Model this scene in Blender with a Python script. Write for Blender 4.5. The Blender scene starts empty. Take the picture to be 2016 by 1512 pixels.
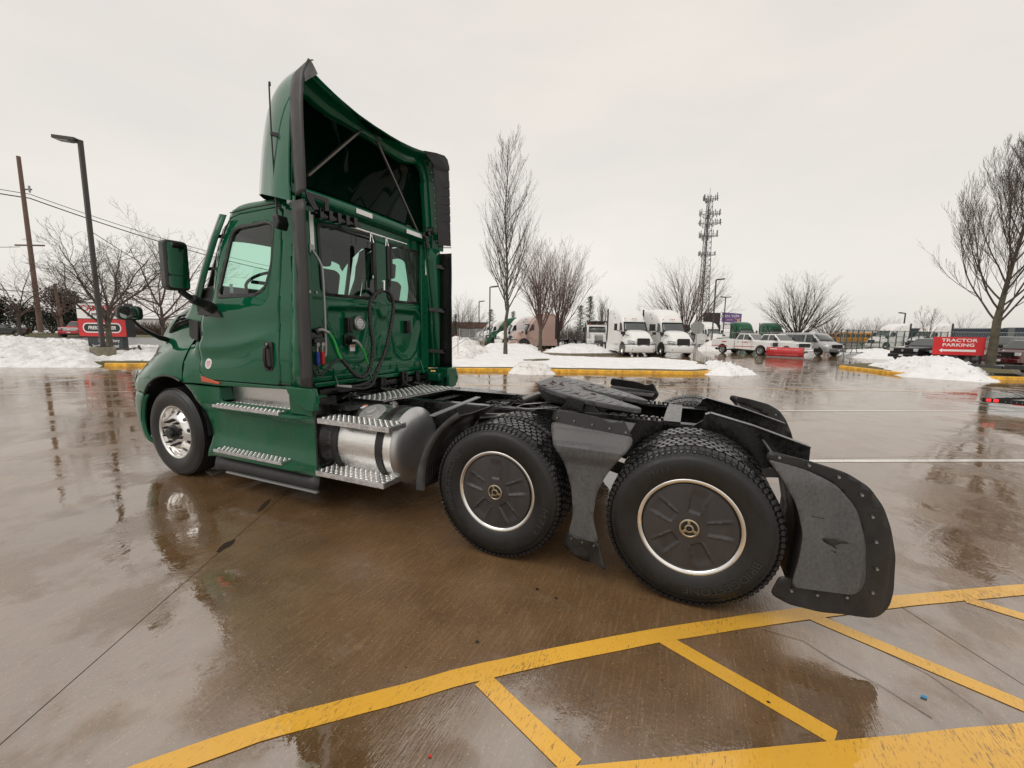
import bpy, bmesh, math, random
from math import sin, cos, pi, radians, sqrt, atan2, exp
from mathutils import Vector, Matrix, noise
from mathutils.geometry import tessellate_polygon
random.seed(7)
SC = bpy.context.scene
COL = SC.collection

# ---------------- camera ----------------
CP = Vector((-0.0627, -3.8123, 1.6813)); YAW, PIT, ROL, FPX = radians(-23.4598), radians(-7.1105), radians(0.7907), 802.567
FW = Vector((sin(YAW)*cos(PIT), cos(YAW)*cos(PIT), sin(PIT)))
R0 = Vector((cos(YAW), -sin(YAW), 0)); U0 = R0.cross(FW)
RT = R0*cos(ROL)+U0*sin(ROL); UP = U0*cos(ROL)-R0*sin(ROL)
cd = bpy.data.cameras.new('camera'); cam = bpy.data.objects.new('camera', cd); COL.objects.link(cam)
M = Matrix((RT, UP, -FW)).transposed().to_4x4(); M.translation = CP; cam.matrix_world = M
cd.sensor_width = 36; cd.lens = FPX/2016*36; cd.clip_end = 3000; cd.clip_start = .05
SC.camera = cam
# ---------------- world, sun, exposure ----------------
W = bpy.data.worlds.new('World'); SC.world = W; W.use_nodes = True
nt = W.node_tree; nt.nodes.clear()
def N(t, ty, **k):
    n = t.nodes.new(ty)
    for a, b in k.items():
        if a in ('inp',):
            for i, v in b.items(): n.inputs[i].default_value = v
        else: setattr(n, a, b)
    return n
wo = N(nt, 'ShaderNodeOutputWorld')
sky = N(nt, 'ShaderNodeTexSky', sky_type='NISHITA', sun_disc=False, sun_elevation=radians(48), sun_rotation=radians(150))
bg1 = N(nt, 'ShaderNodeBackground', inp={'Strength': .05}); nt.links.new(sky.outputs[0], bg1.inputs[0])
hsv = N(nt, 'ShaderNodeHueSaturation', inp={'Saturation': .12}); nt.links.new(sky.outputs[0], hsv.inputs['Color']); nt.links.new(hsv.outputs[0], bg1.inputs[0])
tc = N(nt, 'ShaderNodeTexCoord'); sx = N(nt, 'ShaderNodeSeparateXYZ'); nt.links.new(tc.outputs['Generated'], sx.inputs[0])
cr = N(nt, 'ShaderNodeValToRGB'); nt.links.new(sx.outputs['Z'], cr.inputs[0])
e = cr.color_ramp.elements; e[0].position = 0; e[0].color = (.690, .650, .575, 1); e[1].position = 1; e[1].color = (.97, .91, .84, 1)
k = e.new(.12); k.color = (.745, .695, .62, 1)
k = e.new(.40); k.color = (.86, .795, .72, 1)
nz = N(nt, 'ShaderNodeTexNoise', inp={'Scale': 1.9, 'Detail': 5, 'Roughness': .55}); mp = N(nt, 'ShaderNodeMapping', inp={'Scale': (1, 1, 3.0)})
nt.links.new(tc.outputs['Generated'], mp.inputs[0]); nt.links.new(mp.outputs[0], nz.inputs['Vector'])
cr2 = N(nt, 'ShaderNodeValToRGB'); cr2.color_ramp.elements[0].position = .3; cr2.color_ramp.elements[0].color = (.90, .915, .935, 1); cr2.color_ramp.elements[1].position = .7; cr2.color_ramp.elements[1].color = (1.05, 1.035, 1.02, 1)
nt.links.new(nz.outputs[0], cr2.inputs[0])
mx = N(nt, 'ShaderNodeMix', data_type='RGBA', blend_type='MULTIPLY', inp={0: 1.0}); nt.links.new(cr.outputs[0], mx.inputs[6]); nt.links.new(cr2.outputs[0], mx.inputs[7])
bg2 = N(nt, 'ShaderNodeBackground', inp={'Strength': .78}); nt.links.new(mx.outputs[2], bg2.inputs[0])
ad = N(nt, 'ShaderNodeAddShader'); nt.links.new(bg1.outputs[0], ad.inputs[0]); nt.links.new(bg2.outputs[0], ad.inputs[1]); nt.links.new(ad.outputs[0], wo.inputs[0])
sd = bpy.data.lights.new('sun', 'SUN'); sd.energy = .8; sd.angle = radians(40); sd.color = (1, .96, .9)
so = bpy.data.objects.new('sun', sd); COL.objects.link(so); so.rotation_euler = (radians(42), 0, radians(-30)); so.location = (0, 0, 30)
SC.view_settings.view_transform = 'Standard'; SC.view_settings.look = 'None'; SC.view_settings.gamma = 1; SC.view_settings.exposure = 0.0
try: SC.view_settings.use_curve_mapping = False
except Exception: pass
SC.cycles.max_bounces = 8; SC.cycles.transparent_max_bounces = 12

def at(px, py, dep):
    """point on the photograph's ray at camera depth dep (metres)"""
    return CP + (FW + RT*((px-1008)/FPX) - UP*((py-756)/FPX))*dep
def ground(px, py, z=0.):
    d = FW + RT*((px-1008)/FPX) - UP*((py-756)/FPX)
    return CP + d*((z-CP.z)/d.z)

# ---------------- materials ----------------
def mat(name, col, rough=.5, metal=0., coat=0., var=0., vscale=4., bump=0., bscale=60., ior=1.5, emit=None, rvar=0., stretch=None, detail=3):
    m = bpy.data.materials.new(name); m.use_nodes = True; t = m.node_tree; b = t.nodes['Principled BSDF']
    b.inputs['Base Color'].default_value = (*col, 1); b.inputs['Roughness'].default_value = rough; b.inputs['Metallic'].default_value = metal
    b.inputs['Coat Weight'].default_value = coat; b.inputs['Coat IOR'].default_value = 1.42; b.inputs['Coat Roughness'].default_value = .04; b.inputs['IOR'].default_value = ior
    g = N(t, 'ShaderNodeNewGeometry'); vec = g.outputs['Position']
    if stretch:
        q = N(t, 'ShaderNodeMapping', inp={'Scale': stretch}); t.links.new(vec, q.inputs[0]); vec = q.outputs[0]
    if var or rvar:
        n = N(t, 'ShaderNodeTexNoise', inp={'Scale': vscale, 'Detail': detail, 'Roughness': .6}); t.links.new(vec, n.inputs['Vector'])
        if var:
            r = N(t, 'ShaderNodeValToRGB'); r.color_ramp.elements[0].position = .32; r.color_ramp.elements[1].position = .68
            r.color_ramp.elements[0].color = (*[c*(1-var) for c in col], 1); r.color_ramp.elements[1].color = (*[min(1, c*(1+var)) for c in col], 1)
            t.links.new(n.outputs[0], r.inputs[0]); t.links.new(r.outputs[0], b.inputs['Base Color'])
        if rvar:
            r = N(t, 'ShaderNodeMapRange', inp={1: .3, 2: .7, 3: max(.02, rough-rvar), 4: rough+rvar}); t.links.new(n.outputs[0], r.inputs[0]); t.links.new(r.outputs[0], b.inputs['Roughness'])
    if bump:
        n2 = N(t, 'ShaderNodeTexNoise', inp={'Scale': bscale, 'Detail': 2}); t.links.new(vec, n2.inputs['Vector'])
        bp = N(t, 'ShaderNodeBump', inp={'Strength': bump, 'Distance': .01}); t.links.new(n2.outputs[0], bp.inputs['Height']); t.links.new(bp.outputs[0], b.inputs['Normal'])
    if emit:
        b.inputs['Emission Color'].default_value = (*emit[0], 1); b.inputs['Emission Strength'].default_value = emit[1]
    return m
def glass(name, tint, gl=.9, rough=.02, trans=.85):
    m = bpy.data.materials.new(name); m.use_nodes = True; t = m.node_tree; t.nodes.clear()
    o = N(t, 'ShaderNodeOutputMaterial'); lw = N(t, 'ShaderNodeLayerWeight', inp={'Blend': .5}); f = N(t, 'ShaderNodeMath', operation='POWER', inp={1: 4.0}); t.links.new(lw.outputs['Facing'], f.inputs[0]); tr = N(t, 'ShaderNodeBsdfTransparent', inp={0: (*tint, 1)})
    g = N(t, 'ShaderNodeBsdfGlossy', inp={'Color': (gl, gl, gl, 1), 'Roughness': rough}); mx = N(t, 'ShaderNodeMixShader')
    ml = N(t, 'ShaderNodeMath', operation='MULTIPLY_ADD', inp={1: .8, 2: .06}); t.links.new(f.outputs[0], ml.inputs[0])
    t.links.new(ml.outputs[0], mx.inputs[0]); t.links.new(tr.outputs[0], mx.inputs[1]); t.links.new(g.outputs[0], mx.inputs[2]); t.links.new(mx.outputs[0], o.inputs[0])
    return m
MT = {}
MT['green'] = mat('green_paint', (.0010, .086, .037), .5, .0, 1.0, var=.10, vscale=1.5, ior=1.02)
MT['green_wet'] = mat('green_paint_beaded', (.002, .105, .052), .42, .0, 1.0, var=.10, vscale=2, bump=.30, bscale=150, ior=1.15)
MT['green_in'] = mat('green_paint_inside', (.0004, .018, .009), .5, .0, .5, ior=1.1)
MT['rubber'] = mat('rubber_black', (.014, .013, .013), .42, var=.25, vscale=12, bump=.2, bscale=90, rvar=.12)
MT['tyre'] = mat('tyre_rubber', (.0075, .0070, .0068), .42, var=.3, vscale=9, bump=.1, bscale=70, rvar=.1)
MT['tread'] = mat('tyre_tread', (.011, .011, .012), .16, var=.25, vscale=14, bump=.12, bscale=80, rvar=.1)
MT['letter'] = mat('tyre_letter', (.028, .027, .026), .45)
MT['trim'] = mat('black_plastic', (.012, .011, .0105), .40, var=.3, vscale=7, bump=.12, bscale=120, rvar=.1)
MT['black'] = mat('chassis_black', (.008, .008, .008), .20, var=.35, vscale=15, bump=.05, bscale=90, rvar=.12)
MT['wetblack'] = mat('wet_black_steel', (.012, .012, .012), .16, .0, var=.5, vscale=30, bump=.05, bscale=220, rvar=.1)
MT['dark'] = mat('interior_dark', (.010, .010, .011), .6)
MT['seat'] = mat('seat_fabric', (.03, .03, .032), .8)
MT['brass'] = mat('dull_brass', (.42, .36, .26), .30, 1.)
MT['cover'] = mat('wheel_cover_plastic', (.036, .032, .032), .38, var=.22, vscale=6, bump=.06, bscale=50, rvar=.1, stretch=(1, 1, .25))
MT['cover2'] = mat('weathered_grey_plastic', (.070, .070, .072), .44, var=.30, vscale=60, bump=.05, bscale=60, rvar=.14, stretch=(1.2, 1.2, .8), detail=10)
grime_later = 1
MT['cover3'] = mat('grey_plastic', (.045, .045, .046), .42, var=.3, vscale=12, rvar=.1)
MT['alu'] = mat('polished_aluminium', (.75, .74, .72), .16, 1., var=.08, vscale=6, rvar=.08)
MT['alu_br'] = mat('brushed_aluminium', (.62, .61, .60), .34, 1., var=.06, vscale=3, rvar=.08, stretch=(1, 2, 3))
MT['tank'] = mat('tank_aluminium', (.84, .83, .81), .26, 1., var=.12, vscale=4, bump=.04, bscale=18, rvar=.08, stretch=(1, 2, 6))
MT['capmetal'] = mat('cap_metal', (.48, .48, .47), .45, .6)
MT['tankend'] = mat('tank_end_aluminium', (.55, .55, .55), .40, .92, var=.10, vscale=5)
MT['treadplate'] = mat('tread_plate', (.62, .62, .62), .28, .85, var=.2, vscale=20, bump=.3, bscale=80, rvar=.1)
MT['strut'] = mat('strut_bronze', (.10, .085, .075), .35, .5)
MT['steel'] = mat('dull_steel', (.30, .29, .28), .35, .8, var=.2, vscale=12)
MT['chrome'] = mat('chrome', (.8, .8, .8), .06, 1.)
MT['greyplate'] = mat('greased_steel', (.095, .095, .098), .38, .2, var=.35, vscale=14, bump=.35, bscale=40, rvar=.18)
MT['grease'] = mat('red_grease', (.10, .012, .008), .35)
MT['mirror'] = mat('mirror_glass', (.55, .60, .58), .02, 1.)
MT['white'] = mat('white_paint', (.80, .80, .78), .3, coat=.5, var=.03)
MT['whiteflat'] = mat('white_flat', (.80, .80, .79), .6)
MT['reflector'] = mat('white_reflective_tape', (.85, .85, .84), .4)
MT['blue'] = mat('blue_handle', (.010, .035, .26), .4)
MT['redh'] = mat('red_handle', (.42, .012, .012), .4)
MT['grhose'] = mat('green_hose', (.03, .42, .07), .4)
MT['ghose'] = mat('grey_hose', (.35, .35, .33), .4)
MT['amber'] = mat('amber_lens', (.50, .055, .005), .25, coat=.6)
MT['redlens'] = mat('red_tail_lens', (.5, .01, .01), .2, coat=1)
MT['redlit'] = mat('lit_red_lamp', (.6, .01, .01), .3, emit=((1, .03, .03), 1.6))
MT['yellow'] = mat('curb_yellow', (.74, .38, .025), .42, var=.38, vscale=5, bump=.5, bscale=30, rvar=.15, detail=8)
MT['sticker'] = mat('sticker_white', (.75, .75, .75), .5)
MT['stickred'] = mat('sticker_red', (.6, .05, .06), .5)
MT['orange'] = mat('sticker_orange', (.7, .18, .03), .5)
MT['glass_side'] = glass('cab_side_glass', (.62, .88, .77), .9)
MT['glass_front'] = glass('windscreen_glass', (.80, .98, .90), .9)
MT['glass_back'] = glass('cab_rear_glass', (.40, .62, .53), .9)
MT['wind'] = mat('windscreen_dark_glass', (.035, .045, .045), .04, 0, 1, ior=1.6)
MT['bark'] = mat('bark', (.075, .055, .045), .8, var=.3, vscale=3)
MT['bark2'] = mat('bark_mossy', (.085, .075, .05), .8, var=.35, vscale=3)
MT['twig'] = mat('twigs_reddish', (.11, .065, .055), .8, var=.2)
MT['conc'] = mat('concrete_pedestal', (.20, .18, .13), .7, var=.3, vscale=5, bump=.4)
MT['bronze'] = mat('bronze_pole', (.045, .041, .038), .5)
MT['galv'] = mat('galvanised_steel', (.33, .34, .34), .45, .6)
MT['woodpole'] = mat('utility_pole_wood', (.17, .11, .085), .8, var=.25, vscale=2, stretch=(6, 6, .6))
MT['wire'] = mat('cable', (.05, .05, .05), .6)
MT['signred'] = mat('sign_red', (.60, .014, .018), .4, coat=.3)
MT['signwhite'] = mat('sign_white', (.8, .79, .77), .45)
MT['signblack'] = mat('sign_black', (.012, .012, .014), .4)
MT['signgrey'] = mat('sign_grey', (.045, .055, .06), .6)
MT['signback'] = mat('sign_back_aluminium', (.26, .26, .25), .45, .5)
MT['purple'] = mat('billboard_purple', (.16, .085, .28), .5)
MT['billback'] = mat('billboard_back', (.035, .03, .03), .8)
MT['gold'] = mat('print_gold', (.65, .40, .12), .5)
MT['hedge'] = mat('evergreen_foliage', (.018, .022, .010), .8, var=.4, vscale=1.2)
MT['pine'] = mat('pine_foliage', (.028, .045, .022), .8, var=.4, vscale=1.2)
MT['brush'] = mat('brown_brush', (.11, .075, .06), .9, var=.3, vscale=1)
MT['grass'] = mat('winter_grass', (.11, .095, .035), .9, var=.4, vscale=2, bump=.5, bscale=8)
MT['road'] = mat('asphalt_road', (.10, .10, .105), .35, var=.15, vscale=.5)
MT['brick'] = mat('brick_wall', (.22, .105, .07), .8, var=.1, vscale=.5)
MT['pink'] = mat('dusty_rose_paint', (.36, .235, .195), .3, .2, .7, var=.05)
MT['maroon'] = mat('maroon_paint', (.085, .006, .010), .25, .2, 1)
MT['blackpaint'] = mat('black_paint', (.008, .008, .009), .22, 0, 1)
MT['greypaint'] = mat('grey_paint', (.10, .11, .11), .28, .3, 1)
MT['silver'] = mat('silver_paint', (.42, .42, .42), .3, .5, 1)
MT['redpaint'] = mat('red_paint', (.50, .015, .018), .25, 0, 1, var=.15, vscale=2)
MT['busyellow'] = mat('bus_yellow', (.65, .26, .01), .35)
MT['greenfence'] = mat('fence_green', (.05, .085, .075), .5)
MT['navy'] = mat('navy_trailer', (.022, .035, .055), .4)
MT['teal'] = mat('bright_blue', (.03, .25, .45), .4)
MT['rust'] = mat('rusty_steel', (.16, .075, .03), .8, var=.4, vscale=4)
MT['hayp'] = mat('ochre_brush', (.20, .14, .04), .9, var=.3, vscale=2)
MT['lamp'] = mat('lamp_lens', (.55, .57, .57), .15, coat=1)

def grime(m, zhi, amt, dirt=(.13, .115, .095), sc=9, rough=.6, base=0.):
    t = m.node_tree; b = t.nodes['Principled BSDF']; L = t.links.new; g = N(t, 'ShaderNodeNewGeometry'); s_ = N(t, 'ShaderNodeSeparateXYZ'); L(g.outputs['Position'], s_.inputs[0])
    q = N(t, 'ShaderNodeMapping', inp={'Scale': (1, 1, .45)}); L(g.outputs['Position'], q.inputs[0]); n = N(t, 'ShaderNodeTexNoise', inp={'Scale': sc, 'Detail': 8, 'Roughness': .7}); L(q.outputs[0], n.inputs['Vector'])
    r = N(t, 'ShaderNodeMapRange', inp={1: .42, 2: .72, 3: 0, 4: 1}); L(n.outputs[0], r.inputs[0]); z = N(t, 'ShaderNodeMapRange', inp={1: 0, 2: zhi, 3: amt, 4: base}); L(s_.outputs['Z'], z.inputs[0])
    f = N(t, 'ShaderNodeMath', operation='MULTIPLY', use_clamp=True); L(r.outputs[0], f.inputs[0]); L(z.outputs[0], f.inputs[1])
    for name, val in (('Base Color', dirt), ('Roughness', rough), ('Coat Weight', 0.)):
        inp = b.inputs[name]; src = inp.links[0].from_socket if inp.links else None
        if name == 'Base Color':
            x = N(t, 'ShaderNodeMix', data_type='RGBA'); L(f.outputs[0], x.inputs[0]); x.inputs[7].default_value = (*val, 1)
            if src: L(src, x.inputs[6])
            else: x.inputs[6].default_value = inp.default_value
            L(x.outputs[2], inp)
        else:
            x = N(t, 'ShaderNodeMix', data_type='FLOAT'); L(f.outputs[0], x.inputs[0]); x.inputs[3].default_value = val
            if src: L(src, x.inputs[2])
            else: x.inputs[2].default_value = inp.default_value
            L(x.outputs[0], inp)
grime(MT['green'], 1.5, .42, base=.03); grime(MT['tyre'], 1.1, .20, (.05, .046, .042), 14, .7, .1); grime(MT['trim'], 1.3, .18, (.09, .08, .07), 12, .6, .02); grime(MT['rubber'], 1.0, .3, (.07, .065, .06), 12, .6, .02); grime(MT['cover2'], 1.4, .55, (.16, .155, .15), 3.2, .6, .35); grime(MT['cover'], 1.2, .22, (.10, .09, .08), 10, .55)
# ---------------- mesh helpers ----------------
class MB:
    def __init__(s): s.v = []; s.f = []
    def add(s, vs, fs):
        o = len(s.v); s.v += [tuple(q) for q in vs]; s.f += [tuple(i+o for i in f) for f in fs]; return s
    def box(s, x0, x1, y0, y1, z0, z1):
        return s.add([(x, y, z) for x in (x0, x1) for y in (y0, y1) for z in (z0, z1)], [(0, 1, 3, 2), (4, 6, 7, 5), (0, 4, 5, 1), (2, 3, 7, 6), (0, 2, 6, 4), (1, 5, 7, 3)])
    def obox(s, p0, p1, w, h, up=(0, 0, 1)):
        """bar from p0 to p1, width w across, height h along up"""
        p0 = Vector(p0); p1 = Vector(p1); d = (p1-p0).normalized(); u = Vector(up); a = d.cross(u)
        if a.length < 1e-4: a = d.cross(Vector((1, 0, 0)))
        a.normalize(); u = a.cross(d).normalized(); a *= w/2; u *= h/2
        vs = [p+i*a+j*u for p in (p0, p1) for i in (-1, 1) for j in (-1, 1)]
        return s.add(vs, [(0, 1, 3, 2), (4, 6, 7, 5), (0, 4, 5, 1), (2, 3, 7, 6), (0, 2, 6, 4), (1, 5, 7, 3)])
    def cyl(s, p0, p1, r0, r1=None, n=16, cap=True):
        r1 = r0 if r1 is None else r1; p0 = Vector(p0); p1 = Vector(p1); d = (p1-p0).normalized()
        a = d.orthogonal().normalized(); b = d.cross(a); vs = []; fs = []
        for p, r in ((p0, r0), (p1, r1)):
            for i in range(n): t = 2*pi*i/n; vs.append(p+(a*cos(t)+b*sin(t))*r)
        for i in range(n): j = (i+1) % n; fs.append((i, j, n+j, n+i))
        if cap: fs += [tuple(range(n-1, -1, -1)), tuple(range(n, 2*n))]
        return s.add(vs, fs)
    def tube(s, pts, r, n=8, cap=True):
        pts = [Vector(p) for p in pts]; m = len(pts); rs = r if isinstance(r, (list, tuple)) else [r]*m
        d = (pts[1]-pts[0]).normalized(); a = d.orthogonal().normalized(); vs = []; fs = []
        for i, p in enumerate(pts):
            d = (pts[min(i+1, m-1)]-pts[max(i-1, 0)]).normalized(); a = (a-d*a.dot(d)).normalized(); b = d.cross(a)
            for k in range(n): t = 2*pi*k/n; vs.append(p+(a*cos(t)+b*sin(t))*rs[i])
        for i in range(m-1):
            for k in range(n): j = (k+1) % n; fs.append((i*n+k, i*n+j, (i+1)*n+j, (i+1)*n+k))
        if cap: fs += [tuple(range(n-1, -1, -1)), tuple(range((m-1)*n, m*n))]
        return s.add(vs, fs)
    def lathe(s, prof, c=(0, 0, 0), n=48, axis='y', arc=None):
        """prof: (radius, h) with h along axis"""
        vs = []; fs = []; m = len(prof); c = Vector(c)
        for i in range(n):
            t = 2*pi*i/n; q = (cos(t), sin(t))
            for r, h in prof:
                vs.append(c+(Vector((r*q[0], h, r*q[1])) if axis == 'y' else Vector((h, r*q[0], r*q[1])) if axis == 'x' else Vector((r*q[0], r*q[1], h))))
        for i in range(n):
            j = (i+1) % n
            for k in range(m-1): fs.append((i*m+k, i*m+k+1, j*m+k+1, j*m+k))
        return s.add(vs, fs)
    def prism(s, poly, a, b, axis='y'):
        """poly in the other two axes (x,z | y,z | x,y), extruded a..b"""
        n = len(poly)
        def P(p, h): return (p[0], h, p[1]) if axis == 'y' else (h, p[0], p[1]) if axis == 'x' else (p[0], p[1], h)
        vs = [P(p, a) for p in poly]+[P(p, b) for p in poly]
        return s.add(vs, [tuple(range(n)), tuple(range(2*n-1, n-1, -1))]+[(i, n+i, n+(i+1) % n, (i+1) % n) for i in range(n)])
    def grid(s, rows, closeu=False):
        nr = len(rows); nc = len(rows[0]); vs = [q for r in rows for q in r]; fs = []
        for i in range(nr-1):
            for j in range(nc-(0 if closeu else 1)): k = (j+1) % nc; fs.append((i*nc+j, i*nc+k, (i+1)*nc+k, (i+1)*nc+j))
        return s.add(vs, fs)
    def mirror(s):
        n = len(s.v); s.v += [(x, -y, z) for x, y, z in s.v[:n]]; s.f += [tuple(n+i for i in reversed(f)) for f in s.f[:]]; return s
    def flipy(s):
        s.v = [(x, -y, z) for x, y, z in s.v]; s.f = [tuple(reversed(f)) for f in s.f]; return s
    def build(s, name, m, parent=None, smooth=35, bevel=0, bseg=2, solid=0, sub=0, fix=True, offset=-1):
        me = bpy.data.meshes.new(name); me.from_pydata([tuple(q) for q in s.v], [], s.f); me.validate(verbose=False)
        if fix:
            bm = bmesh.new(); bm.from_mesh(me); bmesh.ops.recalc_face_normals(bm, faces=bm.faces); bm.to_mesh(me); bm.free()
        return link(name, me, m, parent, smooth, bevel, bseg, solid, sub, offset)
def link(name, me, m, parent=None, smooth=35, bevel=0, bseg=2, solid=0, sub=0, offset=-1):
    if m is not None and not me.materials: me.materials.append(MT[m] if isinstance(m, str) else m)
    if smooth:
        me.polygons.foreach_set('use_smooth', [True]*len(me.polygons)); me.set_sharp_from_angle(angle=radians(smooth))
    o = bpy.data.objects.new(name, me); COL.objects.link(o)
    if parent: o.parent = parent
    if sub: d = o.modifiers.new('s', 'SUBSURF'); d.levels = d.render_levels = sub
    if solid: d = o.modifiers.new('t', 'SOLIDIFY'); d.thickness = solid; d.offset = offset
    if bevel: d = o.modifiers.new('b', 'BEVEL'); d.width = bevel; d.segments = bseg; d.limit_method = 'ANGLE'; d.angle_limit = radians(40)
    return o
def thing(name, label, cat, loc=(0, 0, 0), rz=0, group=None, sc=1):
    o = bpy.data.objects.new(name, None); COL.objects.link(o); o.location = loc; o.rotation_euler = (0, 0, rz); o.scale = (sc, sc, sc); o.empty_display_size = .2
    o['label'] = label; o['category'] = cat
    if group: o['group'] = group
    return o
def tag(o, label, cat, group=None):
    o['label'] = label; o['category'] = cat
    if group: o['group'] = group
    return o
def struct(o): o['kind'] = 'structure'; return o
def stuff(o, label=None, cat=None):
    o['kind'] = 'stuff'
    if label: o['label'] = label
    if cat: o['category'] = cat
    return o
def copy_tree(o, parent=None):
    c = o.copy(); COL.objects.link(c); c.parent = parent
    for ch in list(o.children): copy_tree(ch, c)
    return c
def lerp(a, b, t): return a+(b-a)*t
def itp(tab, x):
    if x <= tab[0][0]: return tab[0][1]
    for (a, b), (c, d) in zip(tab, tab[1:]):
        if x <= c: return lerp(b, d, (x-a)/(c-a))
    return tab[-1][1]
def sstep(a, b, x):
    t = max(0, min(1, (x-a)/(b-a))); return t*t*(3-2*t)
def rnd(poly, r, n=4):
    """round the corners of a closed polygon"""
    out = []; m = len(poly)
    for i in range(m):
        p = Vector(poly[i]); a = Vector(poly[i-1])-p; b = Vector(poly[(i+1) % m])-p
        k = min(r, a.length*.45, b.length*.45); A = p+a.normalized()*k; B = p+b.normalized()*k
        for j in range(n+1):
            t = j/n; q = A*(1-t)**2+p*2*t*(1-t)+B*t*t; out.append((q.x, q.y))
    return out
def panel(name, m, parent, outline, yf, holes=(), step=.09, thick=.02, flip=False, smooth=40, bevel=0, plane='xz', offset=-1, objkw=None):
    """sheet cut to an outline in a plane, its third coordinate from yf(a,b), facing the negative side"""
    loops = [outline]+list(holes); vl = [[Vector((a, 0, b)) for a, b in L] for L in loops]
    pts = [p for L in loops for p in L]; tris = tessellate_polygon(vl)
    bm = bmesh.new(); vv = [bm.verts.new((a, 0, b)) for a, b in pts]
    for t in tris:
        try: bm.faces.new([vv[i] for i in t])
        except ValueError: pass
    xs = [p[0] for p in pts]; zs = [p[1] for p in pts]
    for lo, hi, ax in ((min(xs), max(xs), 0), (min(zs), max(zs), 2)):
        k = max(1, int((hi-lo)/step))
        for i in range(1, k):
            c = lo+(hi-lo)*i/k; co = [0, 0, 0]; co[ax] = c; no = [0, 0, 0]; no[ax] = 1
            bmesh.ops.bisect_plane(bm, geom=bm.verts[:]+bm.edges[:]+bm.faces[:], plane_co=co, plane_no=no, dist=1e-5)
    bmesh.ops.remove_doubles(bm, verts=bm.verts, dist=1e-5)
    for f in bm.faces:
        f.normal_update()
        if f.normal.y > 0: f.normal_flip()
    for v in bm.verts:
        a, b = v.co.x, v.co.z; y = yf(a, b)
        v.co = (a, y, b) if plane == 'xz' else (y, a, b)
    if plane == 'yz':   # faces back (+x)
        for f in bm.faces:
            f.normal_update()
            if f.normal.x < 0: f.normal_flip()
    if flip:
        for v in bm.verts: v.co.y = -v.co.y
        for f in bm.faces: f.normal_flip()
    me = bpy.data.meshes.new(name); bm.to_mesh(me); bm.free()
    return link(name, me, m, parent, smooth, bevel, 1, thick, 0, offset)
def text_mesh(name, txt, size, m, parent, mtx, ext=.002, bend=None, align='CENTER', sx=1., shear=0, bold=0, spacing=1.):
    cu = bpy.data.curves.new(name, 'FONT'); cu.body = txt; cu.size = size; cu.extrude = ext; cu.align_x = align; cu.align_y = 'CENTER'; cu.shear = shear; cu.offset = bold; cu.space_character = spacing
    cu.resolution_u = 3
    to = bpy.data.objects.new(name, cu); COL.objects.link(to); dg = bpy.context.evaluated_depsgraph_get()
    me = bpy.data.meshes.new_from_object(to.evaluated_get(dg)); bpy.data.objects.remove(to)
    for v in me.vertices:
        v.co.x *= sx
        if bend:   # bend = (radius, centre angle): letters stand outward from the centre, plane xz of result
            R_, a0 = bend; a = a0-v.co.x/R_; r = R_+v.co.y; v.co = Vector((r*cos(a), r*sin(a), v.co.z))
    me.transform(mtx); o = link(name, me, m, parent, 0); return o
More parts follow.
